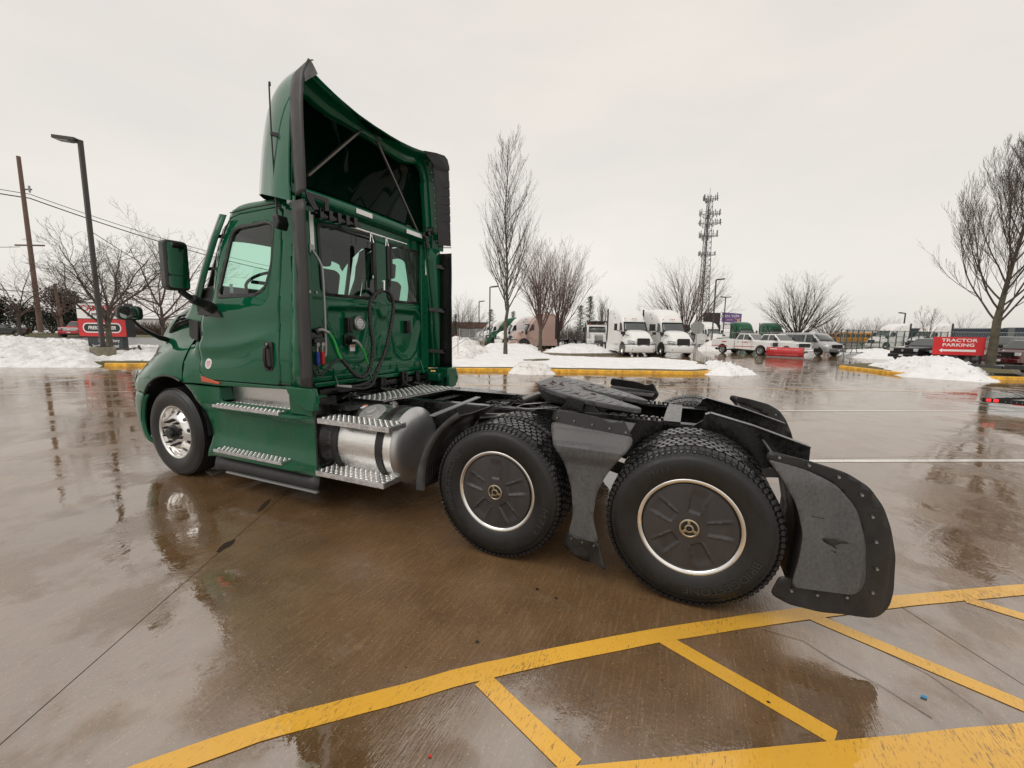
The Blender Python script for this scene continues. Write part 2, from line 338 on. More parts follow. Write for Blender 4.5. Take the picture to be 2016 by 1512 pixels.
# ================= SETTING =================
GA = radians(29.5); GU = Vector((cos(GA), sin(GA), 0)); GV = Vector((-sin(GA), cos(GA), 0))
def wet_material(name, c0, c1, ior, rbase, scale=1., paint=None):
    m = bpy.data.materials.new(name); m.use_nodes = True; t = m.node_tree; b = t.nodes['Principled BSDF']
    g = N(t, 'ShaderNodeNewGeometry'); L = t.links.new
    def noise_(sc, det=4, st=None, rot=0, rough=.55):
        q = N(t, 'ShaderNodeMapping', inp={'Rotation': (0, 0, rot), 'Scale': st or (1, 1, 1)}); L(g.outputs['Position'], q.inputs[0])
        n = N(t, 'ShaderNodeTexNoise', inp={'Scale': sc, 'Detail': det, 'Roughness': rough}); L(q.outputs[0], n.inputs['Vector']); return n.outputs[0]
    def ramp(src, a, b_, ca, cb):
        r = N(t, 'ShaderNodeMapRange', inp={1: a, 2: b_, 3: ca, 4: cb}); L(src, r.inputs[0]); return r.outputs[0]
    def mixc(f, A, B, mode='MIX'):
        x = N(t, 'ShaderNodeMix', data_type='RGBA', blend_type=mode)
        if isinstance(f, float): x.inputs[0].default_value = f
        else: L(f, x.inputs[0])
        for i, q in ((6, A), (7, B)):
            if isinstance(q, tuple): x.inputs[i].default_value = (*q, 1)
            else: L(q, x.inputs[i])
        return x.outputs[2]
    big = noise_(.55, 5); mid = noise_(3.5, 5); fine = noise_(90, 3, rough=.7); streak = noise_(7, 4, (9, .8, 1), -GA, .6); grit = noise_(38, 2, rough=.7)
    col = mixc(ramp(big, .35, .65, 0, 1), c0, c1)
    col = mixc(ramp(mid, .35, .7, 0, .55), col, tuple(c*.62 for c in c0))
    col = mixc(ramp(streak, .5, .75, 0, .4), col, tuple(min(1, c*1.7) for c in c1))
    col = mixc(ramp(grit, .62, .74, 0, .75), col, tuple(c*.30 for c in c0))
    col = mixc(ramp(fine, .62, .70, 0, .8), col, tuple(min(1, c*3.2) for c in c1))
    st = noise_(1.15, 3, (1, 1, 1), .2, .45); col = mixc(ramp(st, .60, .72, 0, .45), col, tuple(c*.45 for c in c0)); st2_ = noise_(2.1, 6, (1, 2.2, 1), .7, .7); col = mixc(ramp(st2_, .58, .74, 0, .35), col, (.30, .24, .18))
    if paint:
        wear = noise_(26, 4, (5, .8, 1), -GA, .75); w2 = noise_(1.6, 3)
        ma = N(t, 'ShaderNodeMath', operation='ADD'); L(wear, ma.inputs[0]); L(ramp(w2, .3, .7, -.10, .08), ma.inputs[1])
        pc = mixc(ramp(big, .35, .65, 0, 1), paint, tuple(c*.80 for c in paint))
        pc = mixc(ramp(grit, .60, .75, 0, .35), pc, tuple(c*.5 for c in paint))
        col = mixc(ramp(ma.outputs[0], .56, .66, 0, .85), pc, col)
    L(col, b.inputs['Base Color'])
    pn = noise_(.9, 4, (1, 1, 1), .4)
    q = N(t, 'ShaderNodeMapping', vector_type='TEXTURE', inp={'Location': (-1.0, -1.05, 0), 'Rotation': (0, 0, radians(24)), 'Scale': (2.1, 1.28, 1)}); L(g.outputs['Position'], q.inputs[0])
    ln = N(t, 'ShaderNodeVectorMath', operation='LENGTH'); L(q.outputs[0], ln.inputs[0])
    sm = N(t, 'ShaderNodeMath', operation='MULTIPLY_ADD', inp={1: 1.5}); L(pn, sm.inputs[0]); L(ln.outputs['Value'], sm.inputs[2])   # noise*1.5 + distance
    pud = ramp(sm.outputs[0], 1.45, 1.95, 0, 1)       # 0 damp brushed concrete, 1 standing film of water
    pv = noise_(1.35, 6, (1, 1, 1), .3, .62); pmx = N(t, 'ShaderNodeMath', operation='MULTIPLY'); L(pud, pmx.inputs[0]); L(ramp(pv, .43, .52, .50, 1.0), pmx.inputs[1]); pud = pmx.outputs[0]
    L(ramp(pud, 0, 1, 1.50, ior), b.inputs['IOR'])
    if not paint: col = mixc(ramp(pud, .3, 1, 0, .45), col, (.155, .120, .088))  # reflected-sky grey put into the concrete colour; this mix stays unlinked
    ro = N(t, 'ShaderNodeMath', operation='ADD'); L(ramp(pud, .1, .9, .30, rbase*.15), ro.inputs[0]); L(ramp(mid, .5, .8, 0, rbase*.12), ro.inputs[1]); L(ro.outputs[0], b.inputs['Roughness'])
    # relief: brushed concrete where it is not flooded, faint ripples everywhere
    st2 = noise_(16, 2, (7, .6, 1), -GA, .6); hm = N(t, 'ShaderNodeMath', operation='MULTIPLY'); L(st2, hm.inputs[0]); L(ramp(pud, .1, .9, .0016, .00010), hm.inputs[1])
    gm = N(t, 'ShaderNodeMath', operation='MULTIPLY_ADD'); L(grit, gm.inputs[0]); L(ramp(pud, .1, .9, .0014, .00008), gm.inputs[1]); L(hm.outputs[0], gm.inputs[2])
    rip = noise_(5.5, 3, (1.6, 1, 1), .9, .5); rp = N(t, 'ShaderNodeMath', operation='MULTIPLY_ADD', inp={1: .0014}); L(rip, rp.inputs[0]); L(gm.outputs[0], rp.inputs[2])
    bp = N(t, 'ShaderNodeBump', inp={'Strength': 1.0, 'Distance': 1.0}); L(rp.outputs[0], bp.inputs['Height']); L(bp.outputs[0], b.inputs['Normal'])
    return m
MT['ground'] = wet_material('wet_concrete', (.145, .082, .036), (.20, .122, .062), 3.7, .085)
MT['joint'] = mat('joint_sealant', (.035, .026, .018), .9, ior=1.2)
MT['ypaint'] = wet_material('yellow_road_paint', (.150, .083, .040), (.19, .112, .060), 1.75, .16, paint=(.84, .46, .055))
MT['wpaint'] = wet_material('white_road_paint', (.150, .083, .040), (.19, .112, .060), 1.85, .16, paint=(.72, .69, .64))

base = MB(); S = 1600
base.add([(-S, -S, -.03), (S, -S, -.03), (S, S, -.03), (-S, S, -.03)], [(0, 1, 2, 3)])
lotbase = struct(base.build('ground', 'road', smooth=0))
# parking lot: one far sheet plus near slabs with real joints
u0, v0, SP = -3.82, 1.76, 4.6
far = MB()
def UV(u, v, z=0.): return GU*u+GV*v+Vector((0, 0, z))
ua, ub, va, vb = u0-SP*5, u0+SP*5, v0-SP*2, v0+SP*4
for (a, b, c, d) in ((-110, ua, -60, 62), (ub, 130, -60, 62), (ua, ub, vb, 62), (ua, ub, -60, va)):
    far.add([UV(a, c), UV(b, c), UV(b, d), UV(a, d)], [(0, 1, 2, 3)])
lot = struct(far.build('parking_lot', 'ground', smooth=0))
jb = MB().add([UV(ua, va, -.014), UV(ub, va, -.014), UV(ub, vb, -.014), UV(ua, vb, -.014)], [(0, 1, 2, 3)]); jb.build('joint_bed', 'joint', lot, smooth=0)
g = .0030
slab_me = None
for i in range(10):
    for j in range(6):
        if slab_me is None:
            b = MB(); h = SP/2-g; c = .0004
            b.add([tuple(GU*x+GV*y+Vector((0, 0, z))) for x, y, z in [(-h, -h, -.014), (h, -h, -.014), (h, h, -.014), (-h, h, -.014), (-h, -h, -c), (h, -h, -c), (h, h, -c), (-h, h, -c), (-h+c, -h+c, 0), (h-c, -h+c, 0), (h-c, h-c, 0), (-h+c, h-c, 0)]],
                  [(0, 1, 5, 4), (1, 2, 6, 5), (2, 3, 7, 6), (3, 0, 4, 7), (4, 5, 9, 8), (5, 6, 10, 9), (6, 7, 11, 10), (7, 4, 8, 11), (8, 9, 10, 11)])
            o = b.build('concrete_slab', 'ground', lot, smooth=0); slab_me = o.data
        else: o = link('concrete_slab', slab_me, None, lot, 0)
        o.location = UV(ua+SP*(i+.5), va+SP*(j+.5))
jb2 = None
# spalled edge along the joint
def flat(name, m, pts, z, parent=lot, thick=0):
    b = MB().add([(p[0], p[1], z) for p in pts], [tuple(range(len(pts)))]); return b.build(name, m, parent, smooth=0)
for k, P in enumerate(([(426, 1087), (432, 1079), (441, 1070), (452, 1066), (464, 1062), (460, 1069), (452, 1076), (441, 1081), (434, 1087)], [(506, 1009), (514, 996), (522, 989), (533, 981), (530, 989), (522, 998), (515, 1005)])):
    flat('joint_spall', 'joint', [ground(*q) for q in P], .003)
def crackline(pts, w, m='joint', name='crack', z=.003):
    P = [ground(*p) for p in pts]; rows = []
    for i, p in enumerate(P):
        d = (P[min(i+1, len(P)-1)]-P[max(0, i-1)]).normalized(); n = Vector((-d.y, d.x, 0))*w*random.uniform(.5, 1.2)
        rows.append([(p+n)[:2]+(z,), (p-n)[:2]+(z,)])
    MB().grid(rows).build(name, m, lot, smooth=0)
crackline([(1500, 1240), (1580, 1262), (1640, 1300), (1735, 1352), (1835, 1415)], .0022)
crackline([(1630, 1215), (1700, 1262), (1830, 1330), (1935, 1405)], .0018)

# painted lines
def stripe(name, m, p, q, w, z=.004, label=None, ext=0):
    p = Vector(p); q = Vector(q); d = (q-p).normalized(); p -= d*ext; q += d*ext; n = Vector((-d.y, d.x))*w/2; k = max(1, int((q-p).length/.25)); rows = []
    for i in range(k+1):
        c = p.lerp(q, i/k); a = (c+n); b = (c-n); e1 = .004*noise.noise(Vector((c.x*9, c.y*9, 1))); e2 = .004*noise.noise(Vector((c.x*9, c.y*9, 7)))
        rows.append([(a.x-d.y*e1, a.y+d.x*e1, z), (b.x-d.y*e2, b.y+d.x*e2, z)])
    return MB().grid(rows).build(name, m, lot, smooth=0)
def G2(x, y): return ground(x, y).xy
mp_ = [G2(*q) for q in ((150, 1572), (335, 1503), (537, 1433), (805, 1363), (900, 1334), (1093, 1291), (1287, 1253), (1498, 1220), (1769, 1184), (2016, 1161), (2300, 1135))]
def polystripe(name, m, P, w, z):
    rows = []
    D = [0]
    for p, q in zip(P, P[1:]): D.append(D[-1]+(q-p).length)
    for k in range(81):
        s_ = D[-1]*k/80; i = max(j for j in range(len(D)-1) if D[j] <= s_+1e-9); t_ = (s_-D[i])/(D[i+1]-D[i]); p = P[i].lerp(P[i+1], t_); d = (P[min(i+2, len(P)-1)]-P[max(i-1, 0)]).normalized(); n = Vector((-d.y, d.x))*w/2
        e1 = 1+.06*noise.noise(Vector((p.x*9, p.y*9, 1))); rows.append([(p.x+n.x*e1, p.y+n.y*e1, z), (p.x-n.x*e1, p.y-n.y*e1, z)])
    MB().grid(rows).build(name, m, lot, smooth=0)
polystripe('yellow_line', 'ypaint', mp_, .102, .004)
for (a, b) in (((950, 1338), (1131, 1512)), ((1306, 1258), (1645, 1454)), ((1597, 1213), (2016, 1391)), ((1900, 1180), (2030, 1219))):
    stripe('yellow_line', 'ypaint', G2(*a), G2(*b), .092, z=.0035)
e0, e1 = G2(1166, 1507), G2(2016, 1424); dd = (e1-e0).normalized(); nn = Vector((dd.y, -dd.x))
stripe('yellow_line', 'ypaint', e0+nn*.105, e1+nn*.105, .21, z=.006, ext=2.0)
def wl(a, b, w, m='wpaint', ext=0): stripe('parking_line', m, G2(*a), G2(*b), w, z=.004, ext=ext)
wl((1560, 908), (2016, 907), .11, ext=1.5); wl((1480, 808.5), (2016, 810), .10, ext=2); wl((1340, 763), (1700, 769), .10, 'ypaint', ext=4)
wl((905, 757), (1080, 760), .10, 'ypaint'); wl((0, 741), (230, 742), .1, 'ypaint'); wl((0, 776), (255, 771), .09)
wl((1560, 905), (1590, 896), .02)

# road, verge and far ground on the left
def slab_px(name, m, pts, z=0., kind=True, zz=None):
    P = [ground(x, y, z) for x, y in pts]; o = MB().add([(p.x, p.y, z if zz is None else zz) for p in P], [tuple(range(len(P)))]).build(name, m, None, smooth=0)
    return struct(o)
slab_px('road', 'road', [(-400, 690), (900, 705), (700, 668), (400, 657), (-300, 652)], zz=.006)
slab_px('verge', 'grass', [(-500, 660.5), (500, 665.5), (400, 652), (-300, 646)], zz=.05)
slab_px('snow_verge', 'whiteflat', [(-500, 652), (500, 657.5), (500, 653.5), (-500, 645.5)], zz=.10)

# ---- kerbs ----
def kerb(name, label, pts, h=.14, w=.16, group='yellow painted kerbs round the planted islands', seglen=3.0, m='yellow'):
    P = [Vector(p) for p in pts]; L = [0]
    for a, b in zip(P, P[1:]): L.append(L[-1]+(b-a).length)
    def P_at(s):
        for i in range(len(P)-1):
            if s <= L[i+1] or i == len(P)-2:
                t = (s-L[i])/(L[i+1]-L[i]); return P[i].lerp(P[i+1], t), (P[i+1]-P[i]).normalized()
    c0 = P[0]; t = thing(name, label, 'kerb', (c0.x, c0.y, 0), 0, group)
    n = max(1, int(round(L[-1]/seglen))); 
    for k in range(n):
        s0 = L[-1]*k/n+.006; s1 = L[-1]*(k+1)/n-.006; rows = []; m_ = max(1, int((s1-s0)/.5))
        for i in range(m_+1):
            p, d = P_at(lerp(s0, s1, i/m_)); nrm = Vector((-d.y, d.x)); j = .012*noise.noise(Vector((p.x*2, p.y*2, 3)))
            rows.append([(p.x-c0.x+nrm.x*a, p.y-c0.y+nrm.y*a, z) for a, z in ((0, 0), (.012, h*.8), (.035, h+j), (w, h+.004), (w, 0))])
        b = MB().grid(rows); r = len(rows[0]); nv = len(b.v); b.f += [tuple(range(r-1, -1, -1)), tuple(range(nv-r, nv))]
        b.build('kerb_stone', m, t, smooth=30)
    return t

# ---- snow ----
def snow_mat(name, col, dirt):
    m = bpy.data.materials.new(name); m.use_nodes = True; t = m.node_tree; b = t.nodes['Principled BSDF']; L = t.links.new
    g = N(t, 'ShaderNodeNewGeometry'); n1 = N(t, 'ShaderNodeTexNoise', inp={'Scale': 2.2, 'Detail': 6, 'Roughness': .7}); n2 = N(t, 'ShaderNodeTexNoise', inp={'Scale': 14, 'Detail': 4, 'Roughness': .7})
    L(g.outputs['Position'], n1.inputs['Vector']); L(g.outputs['Position'], n2.inputs['Vector'])
    r1 = N(t, 'ShaderNodeMapRange', inp={1: .45, 2: .72, 3: 0, 4: dirt}); L(n1.outputs[0], r1.inputs[0]); r2 = N(t, 'ShaderNodeMapRange', inp={1: .4, 2: .7, 3: .3, 4: 1}); L(n2.outputs[0], r2.inputs[0])
    mu = N(t, 'ShaderNodeMath', operation='MULTIPLY'); L(r1.outputs[0], mu.inputs[0]); L(r2.outputs[0], mu.inputs[1])
    x = N(t, 'ShaderNodeMix', data_type='RGBA'); L(mu.outputs[0], x.inputs[0]); x.inputs[6].default_value = (*col, 1); x.inputs[7].default_value = (.16, .12, .09, 1); L(x.outputs[2], b.inputs['Base Color'])
    b.inputs['Roughness'].default_value = .7; bp = N(t, 'ShaderNodeBump', inp={'Strength': .6, 'Distance': .05}); L(n2.outputs[0], bp.inputs['Height']); L(bp.outputs[0], b.inputs['Normal'])
    return m
MT['bank'] = snow_mat('ploughed_snow', (.84, .84, .83), .8); MT['snow'] = snow_mat('snow', (.88, .88, .88), .38); MT['dirtysnow'] = snow_mat('dirty_snow', (.84, .83, .81), .85)
def seg_d(p, a, b):
    ab = b-a; t = max(0, min(1, (p-a).dot(ab)/max(1e-9, ab.length_squared))); return (p-(a+ab*t)).length
def inside(p, P):
    c = False; j = len(P)-1
    for i in range(len(P)):
        if (P[i].y > p.y) != (P[j].y > p.y) and p.x < (P[j].x-P[i].x)*(p.y-P[i].y)/(P[j].y-P[i].y)+P[i].x: c = not c
        j = i
    return c
def snow(name, label, outline, hf, fall=.7, res=.25, m='snow', lump=.10, ls=1.3, group=None, z0=0.):
    P = [Vector(q) for q in outline]; cx = sum(p.x for p in P)/len(P); cy = sum(p.y for p in P)/len(P)
    x0 = min(p.x for p in P)-res; x1 = max(p.x for p in P)+2*res; y0 = min(p.y for p in P)-res; y1 = max(p.y for p in P)+res
    nx = int((x1-x0)/res)+1; ny = int((y1-y0)/res)+1; vs = []; idx = {}; fs = []; hv = {}
    for i in range(nx):
        for j in range(ny):
            x = x0+i*res; y = y0+j*res; p = Vector((x, y)); d = min(seg_d(p, P[k-1], P[k]) for k in range(len(P)))
            if not inside(p, P): d = -abs(d)
            if d < -res*2.5: continue
            if d > 0: d = max(.0, d+.35*fall*noise.noise(Vector((x*.9, y*.9, 5)))*min(1, d/fall*2))
            f = sstep(0, fall, d)**.6 if d > 0 else 0
            n1 = noise.fractal(Vector((x*ls, y*ls, 2.)), .8, 2.2, 5); n2 = abs(noise.noise(Vector((x*ls*2.4, y*ls*2.4, 9.))))
            z = f*(hf(x, y)+lump*n1+lump*.8*n2) if d > 0 else -.02-.03*min(1, -d/res)
            idx[(i, j)] = len(vs); vs.append((x-cx, y-cy, z0+max(z, -.04)))
    for i in range(nx-1):
        for j in range(ny-1):
            q = [(i, j), (i+1, j), (i+1, j+1), (i, j+1)]
            if all(k in idx for k in q): fs.append(tuple(idx[k] for k in q))
    b = MB().add(vs, fs); o = b.build(name, m, None, smooth=70, fix=False); o.location = (cx, cy, 0); tag(o, label, 'snow', group)
    R = random.Random(len(vs)); cb = MB(); big = [v for v in vs if v[2] > .04]
    for i in range(min(420, int(len(big)*(.14 if lump > .05 else .006)))):
        v = R.choice(big); r = min(.085, res*.75)*R.uniform(.3, 1.0)**1.3; q = [Vector((R.uniform(-1, 1), R.uniform(-1, 1), R.uniform(-.6, .8))).normalized()*r*R.uniform(.7, 1.3) for _ in range(1)]
        c = Vector((v[0]+R.uniform(-res, res), v[1]+R.uniform(-res, res), v[2]+r*.25)); P_ = [c+Vector(d)*r*R.uniform(.7, 1.3) for d in ((1, 0, 0), (.2, 1, .1), (-1, .1, 0), (-.1, -1, .1), (0, .1, .9), (0, 0, -.7))]
        cb.add(P_, [(0, 1, 4), (1, 2, 4), (2, 3, 4), (3, 0, 4), (1, 0, 5), (2, 1, 5), (3, 2, 5), (0, 3, 5)])
    if cb.v: stuff(cb.build('snow_chunk', m, o, smooth=50, fix=False))
    return o
def px(*pts, z=0.): return [ground(x, y, z).xy for x, y in pts]

# left island: kerb, grass base, snow bank
li = px((-500, 706), (0, 718), (205, 719), (262, 719.4), (330, 720)); back = px((520, 700), (330, 690), (0, 684), (-500, 676))
o = MB().prism([tuple(p) for p in li+back], 0, .13, 'z').build('left_island', 'grass', None, smooth=0); struct(o)
kerb('island_kerb', 'yellow kerb beside the foot of the lamp pole, in front of the truck bonnet', px((205, 721.5), (262, 721.5), (330, 722)), h=.14)
def h_left(x, y):
    p = Vector((x, y, 0))-CP; r = p.dot(FW); s = 1008+FPX*p.dot(RT)/r
    k = itp([(-300, .82), (0, .80), (60, .72), (120, .72), (150, .62), (172, .52), (195, .27), (235, .24), (300, .30), (400, .35)], s); return k*(.30+.70*sstep(0, 3.0, r-17.6))+.05*sin(s*.05)
snow('snow_bank', 'long ploughed snow bank along the left kerb, below the dealership sign', px((-420, 712), (0, 723.5), (150, 724), (196, 723), (210, 717), (262, 716), (330, 717), (420, 700), (330, 690), (0, 684), (-450, 676)), h_left, fall=.7, res=.10, lump=.20, ls=1.9, m='bank')

# centre island
front = [(700, 733), (893, 731), (1000, 732), (1150, 734.5), (1300, 737), (1370, 738), (1398, 736), (1412, 731)]
o = MB().prism([tuple(p) for p in px(*[(a, b-1.6) for a, b in front], (1400, 722), (1372, 714), (1290, 707), (1100, 705), (893, 700), (700, 698))], 0, .13, 'z').build('centre_island', 'grass', None, smooth=0); struct(o)
kerb('island_kerb', 'long yellow kerb along the snowy island behind the truck chassis', px(*front))
snow('snow_field', 'smooth snow cover on the centre island round the tall bare tree', px((700, 731), (893, 728.5), (1000, 729), (1150, 731), (1300, 733.5), (1370, 734.5), (1398, 731), (1400, 724), (1378, 716), (1290, 710), (1100, 706), (1060, 694), (960, 686), (893, 690), (700, 690)), lambda x, y: .20+.12*noise.noise(Vector((x*.3, y*.3, 0))), fall=.5, res=.2, lump=.04, ls=.8)
snow('snow_heap', 'small dirty snow heap spilling over the middle of the long kerb', px((1000, 735.5), (1045, 738.5), (1095, 737), (1085, 728), (1040, 722), (1005, 727)), lambda x, y: .30, fall=.5, res=.07, m='dirtysnow', lump=.10, ls=3.5)
snow('snow_heap', 'crumbling snow heap at the right end of the long kerb', px((1385, 738), (1440, 741), (1492, 738), (1470, 731), (1440, 722), (1380, 715)), lambda x, y: .26, fall=.7, res=.09, lump=.14, ls=2.6)
snow('snow_heap', 'snow mound with dark hollows left of the tall bare tree, by the gate', px((880, 716), (935, 712), (968, 700), (955, 685), (910, 678), (860, 680)), lambda x, y: .95, fall=2.2, res=.2, m='dirtysnow', lump=.3, ls=.9)
snow('snow_heap', 'snow mound between the bare trees and the beige truck', px((955, 694), (1065, 693), (1062, 685), (1000, 680), (950, 684)), lambda x, y: .45, fall=1.4, res=.22, lump=.12, ls=1.)
snow('snow_heap', 'broad snow mound in front of the old white truck', px((1062, 695), (1120, 697.5), (1225, 697), (1200, 690), (1150, 685), (1090, 686)), lambda x, y: .60, fall=2.4, res=.25, lump=.14, ls=.9)
kerb('island_kerb', 'plain low kerb behind the broad snow mound by the old white truck', px((1062, 697), (1120, 699.5), (1232, 698.5)), group=None, m='conc')
snow('snow_heap', 'snow bank behind the stop sign, left of the service pickup', px((1375, 692), (1450, 690), (1440, 684), (1375, 684)), lambda x, y: .95, fall=2.0, res=.35, lump=.25, ls=.7, m='dirtysnow')
snow('snow_heap', 'snow heap behind the fence posts, right of the silver van', px((1650, 701), (1700, 706), (1775, 709), (1778, 700), (1720, 695), (1650, 695)), lambda x, y: .50, fall=1.4, res=.25, lump=.14, ls=.9)

# right island
rf = [(1651, 724), (1777, 740), (1880, 746), (1965, 748), (2016, 749), (2250, 752)]
o = MB().prism([tuple(p) for p in px(*[(a, b-1.8) for a, b in rf], (2200, 728), (1960, 722), (1760, 718), (1690, 719))], 0, .12, 'z').build('right_island', 'grass', None, smooth=0); struct(o)
kerb('island_kerb', 'yellow kerb in front of the red direction sign on the right', px(*rf), h=.14)
def h_right(x, y):
    p = Vector((x, y, 0))-CP; r = p.dot(FW); s = 1008+FPX*p.dot(RT)/r
    return itp([(1660, .02), (1730, .18), (1775, .42), (1830, .62), (1880, .55), (1920, .38), (1965, .1)], s)
snow('snow_heap', 'big ploughed snow mound at the foot of the red direction sign', px((1690, 722), (1760, 738), (1777, 742), (1880, 749), (1935, 753), (1972, 753), (1962, 742), (1925, 730), (1840, 720), (1760, 716)), h_right, fall=.9, res=.09, lump=.15, ls=1.7)
# ================= THE GREEN TRACTOR UNIT =================
T = thing('semi_truck', 'dark green day cab tractor unit with tall roof fairing and bare rear chassis', 'truck', (0, 0, 0))
def PT(name, mb, m, parent=T, **k): return mb.build(name, m, parent, **k)
WX = -5.376; WR = .51

# ---- wheels ----
def drive_wheel(parent, x, y, side, outer=True, steer=False, lettering=None):
    """side -1 = left of the truck; wheel axis along y. Wheel empty is the hub mesh."""
    s = side
    hub = MB().lathe([(0, -.10), (.10, -.10), (.12, -.08), (.12, .12), (.20, .14), (.20, .20), (0, .20)], n=24)
    h = hub.build('wheel', 'black', parent, smooth=35); h.location = (x, y, WR)
    if s > 0: h.rotation_euler = (0, 0, pi)
    hw = .14
    prof = [(.286, -.10), (.292, -.118), (.305, -.128), (.33, -.140), (.37, -.150), (.40, -.153), (.425, -.150), (.445, -.146), (.447, -.143), (.462, -.141), (.47, -.137), (.486, -.126), (.497, -.112)]
    tr = [(.499, -.10), (.500, 0), (.499, .10)]
    prof = prof+tr+[(r, -q) for r, q in reversed(prof)]
    tyre = MB().lathe(prof, n=96); tyre.f = tyre.f
    key = 'tyre_me'
    if key not in CACHE:
        CACHE[key] = PT('tyre', tyre, 'tyre', h, smooth=50).data
        CACHE['tread_me'] = tread_mb().build('tread_block', 'tread', h, smooth=30)
        stuff(CACHE['tread_me']); CACHE['tread_me'] = CACHE['tread_me'].data
    else:
        link('tyre', CACHE[key], None, h, 50)
        if not steer: stuff(link('tread_block', CACHE['tread_me'], None, h, 30))
    return h
CACHE = {}
def tread_mb():
    b = MB(); rows = [(-.122, .036, 84, 0), (-.075, .045, 60, .5), (-.025, .045, 60, 0), (.025, .045, 60, .5), (.075, .045, 60, 0), (.122, .036, 84, .5)]
    for (yc, w, n, ph) in rows:
        edge = abs(yc) > .1
        for k in range(n):
            a0 = 2*pi*(k+ph)/n; da = 2*pi/n*.42; hw = w/2; sk = .10*(1 if (yc > 0) else -1)*2*pi/n*4*(0 if edge else 1)
            r0, r1 = (.492, .508) if edge else (.497, .5125)
            pts = []
            if edge: sh = [(-1, -1), (1, -1), (1, 1), (-1, 1)]
            else: sh = [(-1, -.55), (-.35, -1), (.55, -1), (1, -.1), (1, .55), (.35, 1), (-.55, 1), (-1, .1)]
            for r, kk in ((r0, 1), (r1, .90)):
                for (u, v) in sh:
                    a = a0+u*da*kk; y = yc+v*hw*kk
                    rr = r if not edge else (r - (.012 if abs(y) > .128 else 0))
                    pts.append((rr*cos(a), y, rr*sin(a)))
            m = len(sh); b.add(pts, [tuple(range(m, 2*m))]+[(i, (i+1) % m, m+(i+1) % m, m+i) for i in range(m)])
    # shoulder scallops
    for s in (-1, 1):
        for k in range(84):
            a0 = 2*pi*k/84; da = 2*pi/84*.30
            pts = [(r*cos(a0+u*da), s*y, r*sin(a0+u*da)) for r, y in ((.474, .1405), (.497, .124)) for u in (-1, 1)]+[(r*cos(a0+u*da*.7), s*y, r*sin(a0+u*da*.7)) for r, y in ((.477, .146), (.503, .130)) for u in (-1, 1)]
            b.add(pts, [(4, 5, 7, 6), (0, 1, 5, 4), (2, 3, 7, 6), (0, 2, 6, 4), (1, 3, 7, 5)])
    return b
def tyre_text(h, txt, r, ang, size, yy=-.1545, sx=1.15):
    # letters on the sidewall: x,z plane at y, facing -y ; text local X->x, Y->z
    mtx = Matrix(((1, 0, 0, 0), (0, 0, -1, yy), (0, 1, 0, 0), (0, 0, 0, 1)))
    return text_mesh('raised_lettering', txt, size, 'letter', h, mtx, ext=.0025, bend=(r, ang), sx=sx)
def rim_ring(h):
    PT('rim', MB().lathe([(.27, .06), (.272, -.112), (.283, -.124), (.295, -.130), (.303, -.1315), (.308, -.127), (.304, -.119), (.29, -.10)], n=72), 'alu', h, smooth=60)
def wheel_cover(h, rot):
    # domed plastic disc with five raised spoke pads
    nr, na = 34, 150; rows = []
    for i in range(nr+1):
        r = .060+(.272-.060)*i/nr; row = []
        for j in range(na):
            a = 2*pi*j/na; base_ = -.136+.010*(r/.272)**2
            if r < .085: base_ -= 0
            q = ((a-rot+pi/5) % (2*pi/5))-pi/5; lat = r*sin(q); rad = r*cos(q)
            hw = .030+.12*(rad-.11)          # pad widens outward
            e = sstep(hw+.010, hw, abs(lat))*sstep(.098, .112, rad); d = .0105*e*sstep(.262, .20, rad)
            d -= .006*sstep(.012, 0, abs(abs(lat)-hw-.010))*sstep(.098, .112, rad)*sstep(.262, .21, rad)
            row.append((r*cos(a), base_+d, r*sin(a)))
        rows.append(row)
    PT('wheel_cover', MB().grid(rows, closeu=True), 'cover', h, smooth=75)
    PT('cover_edge', MB().lathe([(.262, -.120), (.272, -.128), (.2755, -.124), (.276, -.110)], n=72), 'trim', h)
    em = MB().lathe([(.058, -.134), (.059, -.141), (.050, -.144), (.046, -.141), (.046, -.136)], n=40); em.lathe([(.026, -.138), (.027, -.144), (.017, -.146), (.015, -.140)], n=28)
    for k in range(3):
        a = rot+.3+2*pi*k/3; em.obox((.022*cos(a), -.141, .022*sin(a)), (.050*cos(a), -.141, .050*sin(a)), .016, .008, up=(0, 1, 0))
    PT('cover_emblem', em, 'brass', h, smooth=30, bevel=.001)
    PT('hub_plug', MB().lathe([(0, -.132), (.046, -.134), (.060, -.134)], n=24).lathe([(0, -.146), (.009, -.145), (.011, -.136)], n=16), 'rubber', h)
